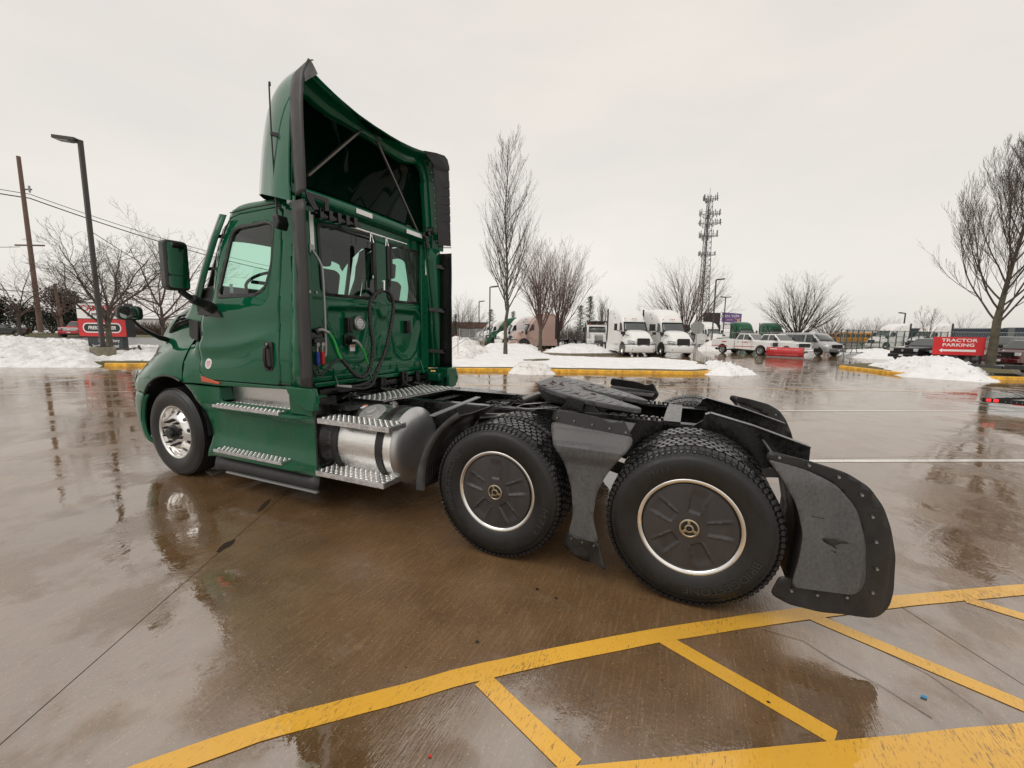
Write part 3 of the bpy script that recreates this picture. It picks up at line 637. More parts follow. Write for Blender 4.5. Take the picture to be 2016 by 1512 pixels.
def steer_rim(h):
    # polished disc with ten hand holes, stud circle and hub
    prof = [(.30, -.125), (.306, -.128), (.309, -.123), (.303, -.113)]
    R = MB().lathe([(.285, -.06), (.283, -.105), (.288, -.122), (.297, -.129), (.305, -.129), (.309, -.122), (.30, -.105)], n=72)
    # disc: bell shape rising outward to hub face; holes cut by leaving out cells then ringed with hole bores
    def disc_y(r): return itp([(.08, -.135), (.168, -.135), (.185, -.128), (.235, -.085), (.275, -.066), (.285, -.062)], r)
    na, nr = 120, 26; hole_r = .226; hr = .0265
    rows = []
    for i in range(nr+1):
        r = lerp(.075, .285, i/nr); rows.append([(r*cos(2*pi*j/na), disc_y(r), r*sin(2*pi*j/na)) for j in range(na)])
    D = MB().grid(rows, closeu=True); keep = []
    cen = [(hole_r*cos(2*pi*(k+.25)/10), hole_r*sin(2*pi*(k+.25)/10)) for k in range(10)]
    for f in D.f:
        cx = sum(D.v[i][0] for i in f)/4; cz = sum(D.v[i][2] for i in f)/4
        if min((cx-a)**2+(cz-c)**2 for a, c in cen) > (hr*.93)**2: keep.append(f)
    D.f = keep
    for a, c in cen:
        rr = []
        for r_, dy in ((hr*1.30, -.0015), (hr*1.05, -.002), (hr, .0), (hr*.98, .022)):
            rr.append([(a+r_*cos(2*pi*j/24), disc_y(sqrt((a+r_*cos(2*pi*j/24))**2+(c+r_*sin(2*pi*j/24))**2))+dy, c+r_*sin(2*pi*j/24)) for j in range(24)])
        D.grid(rr, closeu=True)
    HB = MB()
    for a, c in cen:
        HB.grid([[(a+r_*cos(2*pi*j/20), disc_y(sqrt((a+r_*cos(2*pi*j/20))**2+(c+r_*sin(2*pi*j/20))**2))+.007, c+r_*sin(2*pi*j/20)) for j in range(20)] for r_ in (.0005, hr*.6, hr*.985)], closeu=True)
    stuff(PT('hand_hole', HB, 'black', h, smooth=0))
    R.add(D.v, D.f)
    PT('rim', R, 'alu', h, smooth=50)
    PT('brake_drum', MB().lathe([(0, -.02), (.19, -.05), (.205, -.095), (.262, -.035), (.27, .08)], n=60), 'rubber', h)
    PT('hub_cap', MB().lathe([(0, -.20), (.045, -.20), (.060, -.19), (.066, -.17), (.068, -.15), (.088, -.145), (.090, -.130)], n=32), 'black', h, smooth=30)
    first = None
    for k in range(10):
        a = 2*pi*(k+.5)/10; x, z = .1425*cos(a), .1425*sin(a)
        if first is None:
            b = MB().cyl((0, -.132, 0), (0, -.142, 0), .018, n=12).cyl((0, -.142, 0), (0, -.160, 0), .014, .013, n=6).cyl((0, -.160, 0), (0, -.182, 0), .010, .008, n=10); first = b.build('lug_nut', 'trim', h, smooth=30); o = first
        else: o = link('lug_nut', first.data, None, h, 30)
        o.location = (x, 0, z)
for side in (-1, 1):
    for x, nm in ((0, 'rear'), (-1.32, 'front')):
        w = drive_wheel(T, x, side*1.065, side)
        rim_ring(w); wheel_cover(w, radians(78) if x == 0 else radians(90))
        if side < 0:
            if x == 0: tyre_text(w, 'BRIDGESTONE', .392, radians(-55), .062, sx=1.25); tyre_text(w, 'M713', .392, radians(120), .055)
            else: tyre_text(w, 'BRIDGESTONE', .392, radians(172), .062, sx=1.25); tyre_text(w, 'M713', .395, radians(-22), .075, sx=1.3)
        w2 = drive_wheel(T, x, side*.745, side); PT('rim', MB().lathe([(.15, .0), (.25, .02), (.27, -.08), (.30, -.125), (.304, -.119)], n=40), 'steel', w2)
    w = drive_wheel(T, WX, side*1.055, side, steer=True); steer_rim(w)
    PT('tread', MB().lathe([(.497, -.118), (.507, -.108), (.508, -.075), (.499, -.073), (.499, -.067), (.508, -.065), (.508, -.027), (.499, -.025), (.499, -.019), (.508, -.017), (.508, .017), (.499, .019), (.499, .025), (.508, .027), (.508, .065), (.499, .067), (.499, .073), (.508, .075), (.507, .108), (.497, .118)], n=96), 'tyre', w, smooth=30)

# ---- axles, rails, cross members ----
ax = MB()
for x in (0, -1.32): ax.cyl((x, -1.0, WR), (x, 1.0, WR), .075, n=16).lathe([(0, -.2), (.12, -.18), (.2, -.08), (.22, 0), (.2, .08), (.12, .18), (0, .2)], c=(x, 0, WR), n=24)
PT('drive_axle', ax, 'black')
PT('steer_axle', MB().box(WX-.06, WX+.06, -.9, .9, .40, .50), 'black')
PT('drive_shaft', MB().cyl((-1.3, 0, .55), (-3.6, 0, .68), .05), 'black')
for s in (-1, 1):
    r = MB()
    y0, y1 = .43*s, .345*s
    a, b_ = sorted((y0, y0-.009*s)); r.box(-6.2, .12, a, b_, .70, .985)
    a, b_ = sorted((y0+.002*s, y1)); r.box(-6.2, .12, a, b_, .985, .997); r.box(-6.2, .12, a, b_, .70, .712)
    PT('frame_rail', r, 'black', smooth=0, bevel=.003)
    # rear ramp plate: tapered tail
    p = [(.06, 1.045), (.075, 1.085), (.11, 1.100), (.40, 1.03), (.75, .918), (.75, .80), (.45, .72), (.02, .705), (-.05, .72), (-.05, .96)]
    q = MB(); a, b_ = sorted((.432*s, .445*s)); q.prism(p, a, b_, 'y'); 
    top = [(.075, 1.085), (.11, 1.100), (.40, 1.03), (.75, .918)]
    for (xa, za), (xb, zb) in zip(top, top[1:]): q.obox((xa, .415*s, za), (xb, .415*s, zb), .075, .010)
    PT('ramp_plate', q, 'wetblack', smooth=0, bevel=.002)
    bo = MB()
    for i in range(2): bo.cyl((.36+.13*i, .445*s, .86), (.36+.13*i, .470*s, .86), .022, n=10).cyl((.36+.13*i, .470*s, .86), (.36+.13*i, .48*s, .86), .015, n=6)
    PT('ramp_bolt', bo, 'black')
    # slider rack: angle with a row of teeth and bolts
    rk = MB(); a, b_ = sorted((.445*s, .36*s)); rk.box(-1.30, -.22, a, b_, .998, 1.010); a, b_ = sorted((.445*s, .457*s)); rk.box(-1.30, -.22, a, b_, .82, 1.010)
    PT('slider_rail', rk, 'wetblack', bevel=.002, smooth=0)
    tooth = None
    for i in range(27):
        xx = -1.27+i*.040
        if tooth is None: tooth = MB().box(-.010, .010, -.020, .020, 0, .024).build('rack_tooth', 'wetblack', T, smooth=0, bevel=.003); o = tooth
        else: o = link('rack_tooth', tooth.data, None, T, 0, bevel=.003)
        o.location = (xx, .42*s, 1.010)
    bolt = None
    for i in range(13):
        xx = -1.26+i*.08
        if bolt is None: bolt = MB().cyl((0, 0, 0), (0, 0, .022), .013, n=6).cyl((0, 0, 0), (0, 0, .004), .018, n=10).build('rack_bolt', 'steel', T, smooth=30); o = bolt
        else: o = link('rack_bolt', bolt.data, None, T, 30)
        o.location = (xx, .382*s, 1.010)
    # side bolts on the web
    wb = MB()
    for i in range(34):
        xx = -5.0+i*.17+.03*sin(i*2.1)
        if xx > .1: break
        for zz in (.78, .92): wb.cyl((xx, .43*s, zz), (xx, .445*s, zz), .012, n=6)
    stuff(PT('frame_bolt', wb, 'black'))
for x0, x1, z0, z1 in ((-.225, -.095, .80, 1.012), (-1.86, -1.76, .74, .96), (-2.6, -2.5, .74, .95), (.58, .66, .74, .86), (-.95, -.85, .74, .92)):
    w_ = .345 if x0 != -.225 else .43
    PT('cross_member', MB().box(x0, x1, -w_, w_, z1-.012, z1).box(x0+.03, x0+.042, -w_, w_, z0, z1-.012), 'wetblack' if x0 == -.225 else 'black', bevel=.003, smooth=0)
for s in (-1, 1):
    PT('gusset_plate', MB().prism([(-2.05, .28*s), (-1.45, .34*s), (-1.45, .30*s), (-1.8, .05*s), (-2.05, .05*s)], .93, .94, 'z'), 'black', smooth=0)
    # air springs, shock, suspension arms and chambers seen between the wheels
    for x in (-.35, -1.65): PT('air_spring', MB().lathe([(0, .62), (.10, .62), (.13, .66), (.13, .74), (.10, .78), (0, .80)], c=(x+.1, s*.52, 0), n=24, axis='z'), 'rubber')
    PT('suspension_arm', MB().obox((-1.9, s*.5, .62), (-1.0, s*.5, .40), .07, .08).obox((-.62, s*.5, .62), (.35, s*.5, .40), .07, .08), 'black')
    PT('brake_chamber', MB().cyl((-.78, s*.45, .60), (-.60, s*.45, .68), .085, n=20).cyl((-1.95+.2, s*.62, .88), (-1.55, s*.62, .90), .05), 'trim')
PT('shock_absorber', MB().cyl((.28, -.55, .82), (.50, -.60, .55), .035).cyl((-1.75, -.62, .93), (-1.35, -.55, .96), .032), 'steel')
# air lines, valve and mounting bits ahead of the coupling
cl = MB()
for i in range(7):
    y = random.uniform(-.30, .30); x = -1.95+random.uniform(0, .3)
    cl.tube([(x, y, .90), (x+.15, y+random.uniform(-.1, .1), 1.0+random.uniform(-.03, .05)), (x+.35, y+random.uniform(-.15, .15), .98), (x+.6, y+random.uniform(-.1, .1), .93)], .009, 6)
PT('air_line', cl, 'rubber')
PT('release_handle', MB().tube([(-1.20, -.30, 1.06), (-1.42, -.42, 1.04), (-1.46, -.50, 1.02), (-1.36, -.52, 1.02), (-1.20, -.46, 1.03), (-1.1, -.40, 1.04)], .007, 8), 'steel')
PT('valve', MB().cyl((-1.55, -.12, 1.02), (-1.45, .0, 1.06), .035).cyl((-1.50, .05, 1.05), (-1.36, .16, 1.08), .03), 'steel')

# ---- fifth wheel coupling ----
fw = T
def tilt(x, y, z):   # plate slopes down to the rear
    return (x, y, 1.225-.155*(x+1.30)/.85+z)
out = [(-1.36, -.10), (-1.345, -.28), (-1.26, -.40), (-1.10, -.465), (-.82, -.475), (-.62, -.40), (-.44, -.30), (-.40, -.245), (-.44, -.20), (-.60, -.14), (-.78, -.055), (-.98, -.045), (-.98, .045), (-.78, .055), (-.60, .14), (-.44, .20), (-.40, .245), (-.44, .30), (-.62, .40), (-.82, .475), (-1.10, .465), (-1.26, .40), (-1.345, .28), (-1.36, .10)]
out = rnd(out, .03, 2)
tp = MB(); n = len(out); vs = [tilt(x, y, 0) for x, y in out]+[tilt(x, y, -.045) for x, y in out]
tp.add(vs, [tuple(range(n)), tuple(range(2*n-1, n-1, -1))]+[(i, n+i, n+(i+1) % n, (i+1) % n) for i in range(n)])
P5 = PT('coupling_plate', tp, 'greyplate', smooth=0, bevel=.008)
sk = MB()
for s in (-1, 1):
    sk = MB(); vs = [tilt(x, s*y, z) for x, y, z in ((-1.33, .30, -.04), (-.50, .30, -.04), (-.58, .30, -.10), (-1.25, .30, -.15))]
    sk.add(vs+[(x, y-.02*s, z) for x, y, z in vs], [(0, 1, 2, 3), (7, 6, 5, 4), (0, 4, 5, 1), (1, 5, 6, 2), (2, 6, 7, 3), (3, 7, 4, 0)])
    sk.obox(tilt(-1.0, s*.47, -.06), tilt(-.85, s*.47, -.06), .06, .08)
    sk.add([tilt(x, s*y, z) for x, y, z in ((-1.30, .40, -.04), (-.62, .40, -.04), (-.72, .40, -.085), (-1.2, .40, -.11))], [(0, 1, 2, 3)])
    PT('coupling_rib', sk, 'wetblack', smooth=0)
gr = MB()
for k in range(9):
    for s in (-1, 1):
        x = -1.22+.075*k; y0, y1 = (.08, .42) if k < 7 else (.14, .38)
        pts = [tilt(x+.045*(1-((lerp(y0, y1, i/8)-.25)/.18)**2), s*lerp(y0, y1, i/8), .0035) for i in range(9)]; gr.tube(pts, .0028, 5)
PT('grease_groove', gr, 'galv', P5)
gs = MB()
for k in range(12):
    x = random.uniform(-1.28, -.75); y = random.uniform(-.40, .35); a = random.uniform(0, 3)
    gs.tube([tilt(x+.02*i*cos(a+i*.5), y+.02*i*sin(a+i*.5), .004) for i in range(4)], [.002, .005, .004, .001], 5)
stuff(PT('grease_smear', gs, 'grease', P5))
br = MB()
for s in (-1, 1): br.prism([(-1.10, 1.0), (-.70, 1.0), (-.80, 1.12), (-.98, 1.13)], min(s*.40, s*.45), max(s*.40, s*.45), 'y').box(-1.28, -.5, min(s*.34, s*.46), max(s*.34, s*.46), 1.005, 1.03)
br.box(-1.1, -.7, -.40, .40, .99, 1.01); PT('coupling_bracket', br, 'wetblack', smooth=0, bevel=.004)

# ---- deck plate with raised treads ----
def tread_bumps(b, quad, nu, nv, h=.003, s=.010, l=.014):
    """raised diamond lugs on a quad (4 corner points, ordered)"""
    A, B, C_, D = [Vector(q) for q in quad]; n = (B-A).cross(D-A).normalized()
    if n.z < 0: n = -n
    for i in range(nu):
        for j in range(nv):
            u = (i+.5)/nu; v = (j+.5)/nv; c = A.lerp(B, u).lerp(D.lerp(C_, u), v); du = (B-A).normalized(); dv = n.cross(du)
            a = pi/4 if (i+j) % 2 else -pi/4; p = du*cos(a)+dv*sin(a); q = n.cross(p)
            b.add([c-p*l, c+q*s*.5, c+p*l, c-q*s*.5, c-p*l*.5+n*h, c+p*l*.5+n*h], [(0, 1, 5, 4), (1, 2, 5), (2, 3, 4, 5), (3, 0, 4)])
dq = [(-3.17, -.70, 1.004), (-2.78, -.70, 1.004), (-2.66, .54, 1.004), (-3.22, .54, 1.004)]
d = MB(); vs = [Vector(q) for q in dq]; d.add([v for v in vs]+[v-Vector((0, 0, .012)) for v in vs], [(0, 1, 2, 3), (7, 6, 5, 4), (0, 4, 5, 1), (1, 5, 6, 2), (2, 6, 7, 3), (3, 7, 4, 0)])
DK = PT('deck_plate', d, 'treadplate', smooth=0, bevel=.002)
tb = MB(); tread_bumps(tb, dq, 12, 32, h=.004, s=.016, l=.019); stuff(PT('tread_lug', tb, 'alu', DK, smooth=0, fix=False))
PT('deck_edge', MB().obox((-2.79, -.72, .985), (-2.67, .56, .985), .012, .045).obox((-3.18, -.72, .985), (-2.78, -.72, .985), .012, .045), 'black', DK)
def stepboard(name, x0, x1, y0, y1, z, parent, nu, skew=0, h=.045):
    b = MB().box(x0, x1, y0, y1, z-.006, z); b.box(x0, x1, y0, y0+.004, z-h, z-.006).box(x0, x0+.004, y0+.005, y1, z-h, z-.006).box(x1-.004, x1, y0+.005, y1, z-h, z-.006)
    o = PT(name, b, 'treadplate', parent, smooth=0, bevel=.0015); q = [(x0+.01, y0+.01, z+.001), (x1-.01, y0+.01, z+.001), (x1-.01, y1-.005, z+.001), (x0+.01, y1-.005, z+.001)]
    t = MB(); tread_bumps(t, q, int(nu*1.25), max(4, int((y1-y0)/.030)), h=.0035, s=.012, l=.013); stuff(PT('tread_lug', t, 'alu', o, smooth=0, fix=False)); return o

# ---- fuel tank and its steps ----
ty, tz, tr_ = -.76, .635, .345
tk = MB().lathe([(0, -3.27), (.2, -3.26), (.30, -3.24), (.338, -3.20), (tr_, -3.17), (tr_, -2.40), (.352, -2.396), (.352, -2.372)], c=(0, ty, tz), n=72, axis='x')
TKo = PT('fuel_tank', tk, 'tank', smooth=40); PT('tank_end', MB().lathe([(.352, -2.372), (.338, -2.362), (.325, -2.345), (.26, -2.315), (.15, -2.298), (0, -2.293)], c=(0, ty, tz), n=72, axis='x'), 'tankend', TKo, smooth=60)
for x in (-3.02, -2.50):
    PT('tank_strap', MB().lathe([(tr_+.001, -.036), (tr_+.010, -.036), (tr_+.010, .036), (tr_+.001, .036)], c=(x, ty, tz), n=72, axis='x'), 'rubber', TKo)
    PT('tank_bracket', MB().box(x-.03, x+.03, -.47, -.43, .35, .98).prism([(-.47, .30), (-.75, .27), (-.75, .285), (-.47, .36)], x-.03, x+.03, 'x'), 'black', TKo)
cap = MB().lathe([(.066, 0), (.066, .012), (.052, .014), (.050, .045), (.046, .050), (0, .050)], n=28, axis='z')
for k in range(10): a = 2*pi*k/10; cap.box(.048*cos(a)-.005, .048*cos(a)+.005, .048*sin(a)-.005, .048*sin(a)+.005, .014, .046)
co = PT('fuel_cap', cap, 'capmetal', TKo, smooth=30); co.location = (-2.72, ty-.165, tz+.298); co.rotation_euler = (radians(29), 0, 0)
PT('filler_ring', MB().lathe([(.13, -.010), (.125, .004), (.10, .006), (.066, .003)], n=30, axis='z'), 'capmetal', co)
lb = PT('warning_label', MB().box(-.07, .07, -.035, .035, 0, .002), 'sticker', TKo, smooth=0); lb.location = (-2.93, ty-.10, tz+.3315); lb.rotation_euler = (radians(17), 0, 0)
PT('label_band', MB().box(-.07, .07, .015, .035, .0022, .003), 'orange', lb, smooth=0)
tx = text_mesh('label_text', 'DIESEL', .026, 'signblack', lb, Matrix.Translation((0, -.006, .0035)), ext=.0004)
PT('valve_fitting', MB().cyl((-2.62, ty+.02, .975), (-2.62, ty+.02, 1.02), .02).cyl((-2.66, ty+.02, 1.0), (-2.58, ty+.02, 1.0), .012), 'steel', TKo)
for z in (.905, .415):
    s_ = stepboard('tank_step', -3.07-(.05 if z < .5 else 0), -2.27-(.07 if z < .5 else 0), -1.235, -1.01, z, T, 21)
    for x in (-3.0, -2.48):
        PT('step_bracket', MB().obox((x, -1.03, z-.03), (x, -.98-.02*(z < .5), z-.10 if z > .5 else z+.08), .05, .015, up=(1, 0, 0)).obox((x, -1.2, z-.02), (x, -1.0, z-.035), .05, .012), 'black', s_)

# ---- arc fenders ----
def qf_pt(a, r, y): return (-1.30-r*cos(a), y, .48+r*sin(a))
rows = []; 
for i in range(17):
    a = radians(lerp(-4, 62, i/16)); rows.append([qf_pt(a, .655+(.012 if j in (0,) else 0), lerp(-1.215, -.60, j/4)) for j in range(5)])
QF = PT('front_quarter_fender', MB().grid(rows), 'trim', smooth=60, solid=.012)
lipr = MB()
for i in range(17): pass
lp = MB(); a_ = [radians(lerp(-5, 62, i/16)) for i in range(17)]
lp.grid([[qf_pt(a, .645, -1.20), qf_pt(a, .655, -1.222), qf_pt(a, .675, -1.226), qf_pt(a, .715-.03*sin(a*2), -1.222), qf_pt(a, .715-.03*sin(a*2), -1.205), qf_pt(a, .665, -1.205)] for a in a_]); PT('fender_lip', lp, 'cover3', QF, smooth=60)
rb = MB()
for i in range(16):
    y = -1.17+i*.034; rb.tube([qf_pt(radians(a), .648, y) for a in (0, 12, 24, 36, 48)], .0045, 5)
PT('fender_rib', rb, 'trim', QF)
PT('fender_strap', MB().obox((-1.94, -1.10, 1.01), (-1.86, -.46, 1.08), .055, .008), 'galv', QF)

def side_part(name, m, outline, yf, **k):
    L = panel(name, m, k.pop('parent', T), outline, yf, **k); kk = dict(k); return L
for s in (-1, 1):
    fl = s > 0
    # fender between the drive wheels
    o1 = rnd([(-.925, 1.075), (-.365, 1.03), (-.365, .985), (-.44, .88), (-.52, .76), (-.575, .62), (-.59, .45), (-.54, .285), (-.76, .305), (-.725, .45), (-.745, .65), (-.80, .82), (-.90, .98)], .05, 4)
    def ymid(x, z): return -1.205+.055*sstep(.93, 1.06, z)-.028*sstep(.97, .93, z)*sstep(.80, .90, z)
    mf = panel('middle_fender', 'cover2', T, o1, ymid, step=.035, thick=.012, flip=fl)
    panel('fender_cap_flap', 'trim', mf, rnd([(-.905, 1.165), (-.60, 1.135), (-.50, 1.10), (-.43, 1.135), (-.385, 1.05), (-.37, 1.032), (-.92, 1.078)], .03, 3), lambda x, z: -1.15+.22*(z-1.04), step=.05, thick=.008, flip=fl)
    panel('mud_flap', 'trim', mf, rnd([(-.775, .315), (-.555, .290), (-.49, .115), (-.62, .135), (-.80, .20)], .02, 3), lambda x, z: -1.200+.02*sin(x*30), step=.05, thick=.008, flip=fl)
    bt = MB()
    for x, z in ((-.875, 1.105), (-.755, 1.095), (-.63, 1.083), (-.515, 1.07), (-.41, 1.055)): bt.cyl((x, -1.155+.22*(z-1.04)+.003, z), (x, -1.166+.22*(z-1.04), z), .008, .006, n=8)
    for x, z in ((-.73, .285), (-.655, .275), (-.575, .268)): bt.cyl((x, -1.19, z), (x, -1.215, z), .008, .006, n=8)
    if fl: bt.flipy()
    PT('fender_bolt', bt, 'steel', mf)
    # the shelf tying the fender to the frame
    iw = MB(); iw.grid([[(x, y*s*-1*-1, z) for y in (1.15, .95, .72)] for x, z in ((-.92, 1.05), (-.78, 1.045), (-.6, 1.04), (-.4, 1.03))]); PT('inner_fender', iw, 'trim', mf, solid=.01)
    # rear fender
    o2 = rnd([(.37, 1.0), (.56, .965), (.69, .91), (.785, .80), (.85, .61), (.87, .40), (.85, .32), (.54, .285), (.565, .46), (.572, .60), (.53, .76), (.47, .87), (.42, .945)], .045, 4)
    def yrf(x, z): return -1.20-.022*sstep(0, .12, 1.0-z)*sstep(.04, .10, .9-x+.0)+.0*x
    rf = panel('rear_fender', 'cover2', T, o2, yrf, step=.035, thick=.014, flip=fl)
    o3 = [(.365, .985), (.375, 1.045), (.57, 1.012), (.74, .97), (.84, .91), (.91, .81), (.96, .69), (1.0, .54), (1.015, .34), (1.005, .25), (.96, .195), (.80, .178), (.70, .155), (.55, .16), (.45, .20), (.49, .32), (.55, .315), (.83, .345), (.845, .40), (.825, .60), (.765, .785), (.675, .885), (.55, .945)]
    rfl = panel('rear_mud_flap', 'trim', rf, rnd(o3, .03, 3), lambda x, z: -1.188-.004*sin(x*14+z*9)+.05*sstep(.88, 1.03, x), step=.05, thick=.008, flip=fl)
    bt = MB()
    for x, z in ((.43, 1.015), (.57, .99), (.705, .945), (.81, .865), (.865, .755), (.895, .62), (.915, .47), (.91, .335), (.80, .285), (.67, .262), (.55, .252)): bt.cyl((x, -1.18, z), (x, -1.207+.05*sstep(.85, 1.03, x), z), .009, .007, n=8)
    if fl: bt.flipy()
    PT('fender_bolt', bt, 'steel', rf)
    if not fl:
        for P_ in ([(.655, .60), (.69, .618), (.74, .612), (.775, .60), (.74, .592), (.715, .575), (.725, .555), (.70, .57), (.665, .585)], [(.70, .545), (.725, .54), (.72, .532)], [(.60, .72), (.655, .716), (.655, .713), (.60, .716)]):
            panel('scuff_mark', 'rubber', rf, P_, lambda x, z: yrf(x, z)-.0015, step=.05, thick=.001)
    cv = [(.42, .98), (.46, .88), (.53, .77), (.565, .60), (.56, .46), (.545, .30), (.535, .25)]
    iw = MB().grid([[(x+.02, s*y, z) for y in (1.19, 1.0, .80, .60)] for x, z in cv]); PT('inner_fender', iw, 'trim', rf, solid=.012)
    PT('fender_bracket', MB().obox((.50, s*.45, .88), (.55, s*1.18, .86), .05, .05), 'black', rf)
def dense(rows, nu=4, nv=4):
    R_ = [cat(r, nv) for r in rows]; C_ = list(zip(*R_)); C_ = [cat(c, nu) for c in C_]; return [list(r) for r in zip(*C_)]
def cat(P, n=8):
    P = [Vector(p) for p in P]; out = []
    for i in range(len(P)-1):
        a = P[max(0, i-1)]; b = P[i]; c = P[i+1]; d = P[min(len(P)-1, i+2)]
        for k in range(n):
            t = k/n; out.append(.5*((2*b)+(c-a)*t+(2*a-5*b+4*c-d)*t*t+(-a+3*b-3*c+d)*t**3))
    return out+[P[-1]]
def rx(px_, py_, x):   # where a sight line of the photograph meets the plane x
    d = FW+RT*((px_-1008)/FPX)-UP*((py_-756)/FPX); return CP+d*((x-CP.x)/d.x)
# ---- cab sides ----
ZS = [(.2, -1.20), (.45, -1.20), (.95, -1.165), (1.12, -1.175), (1.3, -1.172), (1.48, -1.155), (1.58, -1.125), (1.70, -1.125), (1.88, -1.125), (1.98, -1.105), (2.3, -1.055), (2.7, -.995), (2.86, -.96), (2.93, -.93)]
def smooth_itp(tab, z): return sum(itp(tab, z+w)*k for w, k in ((-.10, .08), (-.07, .12), (-.035, .18), (0, .24), (.035, .18), (.07, .12), (.10, .08)))
def yside(x, z):
    # the swage line climbs towards the rear of the door
    zz = z-.10*sstep(-4.9, -3.7, x)*sstep(1.0, 1.5, z)*sstep(2.1, 1.7, z)
    y = smooth_itp(ZS, zz)
    u = (x+4.83)/1.2                                   # pressed swage lines sweeping up and back across the door
    zc = 1.57-.07*sstep(-.4, .1, u)+.16*u*u; y -= .020*exp(-((z-zc)/.055)**2)*sstep(1.15, .7, u)*sstep(-.35, -.05, u)
    zc2 = 1.36+.06*u; y += .012*exp(-((z-zc2)/.06)**2)*sstep(.8, .2, u)
    y += .20*sstep(-4.55, -5.1, x)*sstep(1.7, 2.1, z)   # cowl narrows to the windscreen
    return y
win = rnd([(-4.545, 2.025), (-4.40, 2.64), (-4.33, 2.69), (-3.90, 2.71), (-3.815, 2.66), (-3.80, 2.30), (-3.86, 2.09), (-3.97, 2.035)], .06, 4)
win_out = rnd([(-4.585, 1.995), (-4.43, 2.665), (-4.345, 2.72), (-3.89, 2.74), (-3.79, 2.68), (-3.775, 2.29), (-3.835, 2.07), (-3.96, 2.00)], .07, 4)
door_o = rnd([(-4.825, 1.23), (-4.825, 1.92), (-4.72, 2.06), (-4.58, 2.55), (-4.46, 2.80), (-4.36, 2.835), (-3.77, 2.852), (-3.705, 2.80), (-3.665, 2.30), (-3.628, 1.74), (-3.592, 1.20), (-3.62, 1.165), (-4.74, 1.155)], .03, 4)
def mk_side(fl):
    sgn = 1 if fl else -1
    dr = panel('door', 'green', T, door_o, lambda x, z: yside(x, z)-.004, holes=[win_out], step=.03, thick=.03, flip=fl, smooth=60)
    panel('window_seal', 'rubber', dr, win_out, lambda x, z: yside(x, z)-.006, holes=[win], step=.1, thick=.02, flip=fl)
    panel('door_glass', 'glass_side', dr, win, lambda x, z: yside(x, z)+.012, step=.3, thick=0, flip=fl)
    hb = MB(); 
    def add(b, m, n): 
        if fl: b.flipy()
        return PT(n, b, m, dr, smooth=40, bevel=.006)
    ys = yside(-3.73, 1.44)-.006
    hp = MB().prism(rnd([(-3.80, 1.31), (-3.785, 1.545), (-3.77, 1.57), (-3.69, 1.57), (-3.672, 1.54), (-3.675, 1.32), (-3.70, 1.29), (-3.78, 1.29)], .02, 3), ys-.012, ys+.01, 'y'); h = add(hp, 'trim', 'door_handle')
    hg = MB().tube([(-3.735, ys-.012, 1.53), (-3.735, ys-.045, 1.50), (-3.733, ys-.052, 1.42), (-3.728, ys-.045, 1.34), (-3.726, ys-.012, 1.31)], [.012, .016, .018, .016, .012], 10)
    if fl: hg.flipy()
    PT('handle_grip', hg, 'black', h); 
    kc = MB().cyl((-3.735, ys-.012, 1.548), (-3.735, ys-.02, 1.548), .012, n=12)
    if not fl: PT('lock', kc, 'steel', h)
    if not fl:
        disc = [(-4.685+.055*cos(2*pi*i/32), 1.32+.055*sin(2*pi*i/32)) for i in range(32)]
        sk_ = panel('door_sticker', 'sticker', dr, disc, lambda x, z: yside(x, z)-.0065, step=.02, thick=.001)
        for z, a_, b_ in ((1.345, .028, .006), (1.331, .034, .007), (1.315, .036, .007), (1.296, .012, .011)):
            panel('sticker_mark', 'stickred', sk_, [(-4.685-a_, z-b_/2), (-4.685+a_, z-b_/2), (-4.685+a_, z+b_/2), (-4.685-a_, z+b_/2)], lambda x, z_: yside(x, z_)-.0080, step=.02, thick=.0005)
    # pillar and panel behind the door, with the roof side rail
    rear = [(-3.622, 1.19), (-3.660, 1.74), (-3.697, 2.30), (-3.735, 2.83), (-3.745, 2.90), (-3.45, 2.92), (-3.42, 1.19)]
    rear = [(-3.582, 1.17), (-3.618, 1.74), (-3.655, 2.30), (-3.695, 2.81), (-3.75, 2.862), (-3.75, 2.925), (-3.44, 2.925), (-3.44, 1.17)]
    panel('cab_corner_panel', 'green', T, rear, yside, step=.035, thick=.03, flip=fl, smooth=60)
    # A pillar and roof rail around the door
    ap = [(-4.835, 1.93), (-4.735, 2.07), (-4.592, 2.56), (-4.468, 2.81), (-4.36, 2.847), (-3.76, 2.864), (-3.76, 2.925), (-4.32, 2.925), (-4.47, 2.90), (-4.56, 2.82), (-4.66, 2.62), (-4.83, 2.18), (-4.93, 1.985), (-4.88, 1.94)]
    panel('pillar_panel', 'green', T, ap, lambda x, z: yside(x, z)+.10*sstep(0, .08, (z-2.0)*.42/.82-(x+4.93)), step=.06, thick=.03, flip=fl, smooth=60)
    g_ = MB().tube([(-4.50, yside(-4.5, 2.87)-.002, 2.872), (-4.2, yside(-4.2, 2.9)-.003, 2.893), (-3.76, yside(-3.76, 2.9)-.003, 2.897)], .006, 6)
    if fl: g_.flipy()
    PT('drip_rail', g_, 'rubber')
    # cowl panel between bonnet and door
    cowl = [(-5.135, 1.085), (-5.06, 1.30), (-5.095, 1.515), (-4.90, 1.545), (-4.865, 1.56), (-4.838, 1.52), (-4.838, 1.20), (-4.75, 1.143), (-4.5, 1.12), (-5.02, 1.075)]
    cowl = [(-5.15, 1.10), (-5.128, 1.17), (-5.122, 1.30), (-5.122, 1.50), (-5.0, 1.53), (-4.95, 1.535), (-4.842, 1.545), (-4.842, 1.215), (-4.755, 1.145), (-3.60, 1.150), (-3.44, 1.165), (-3.44, 1.13), (-4.6, 1.095)]
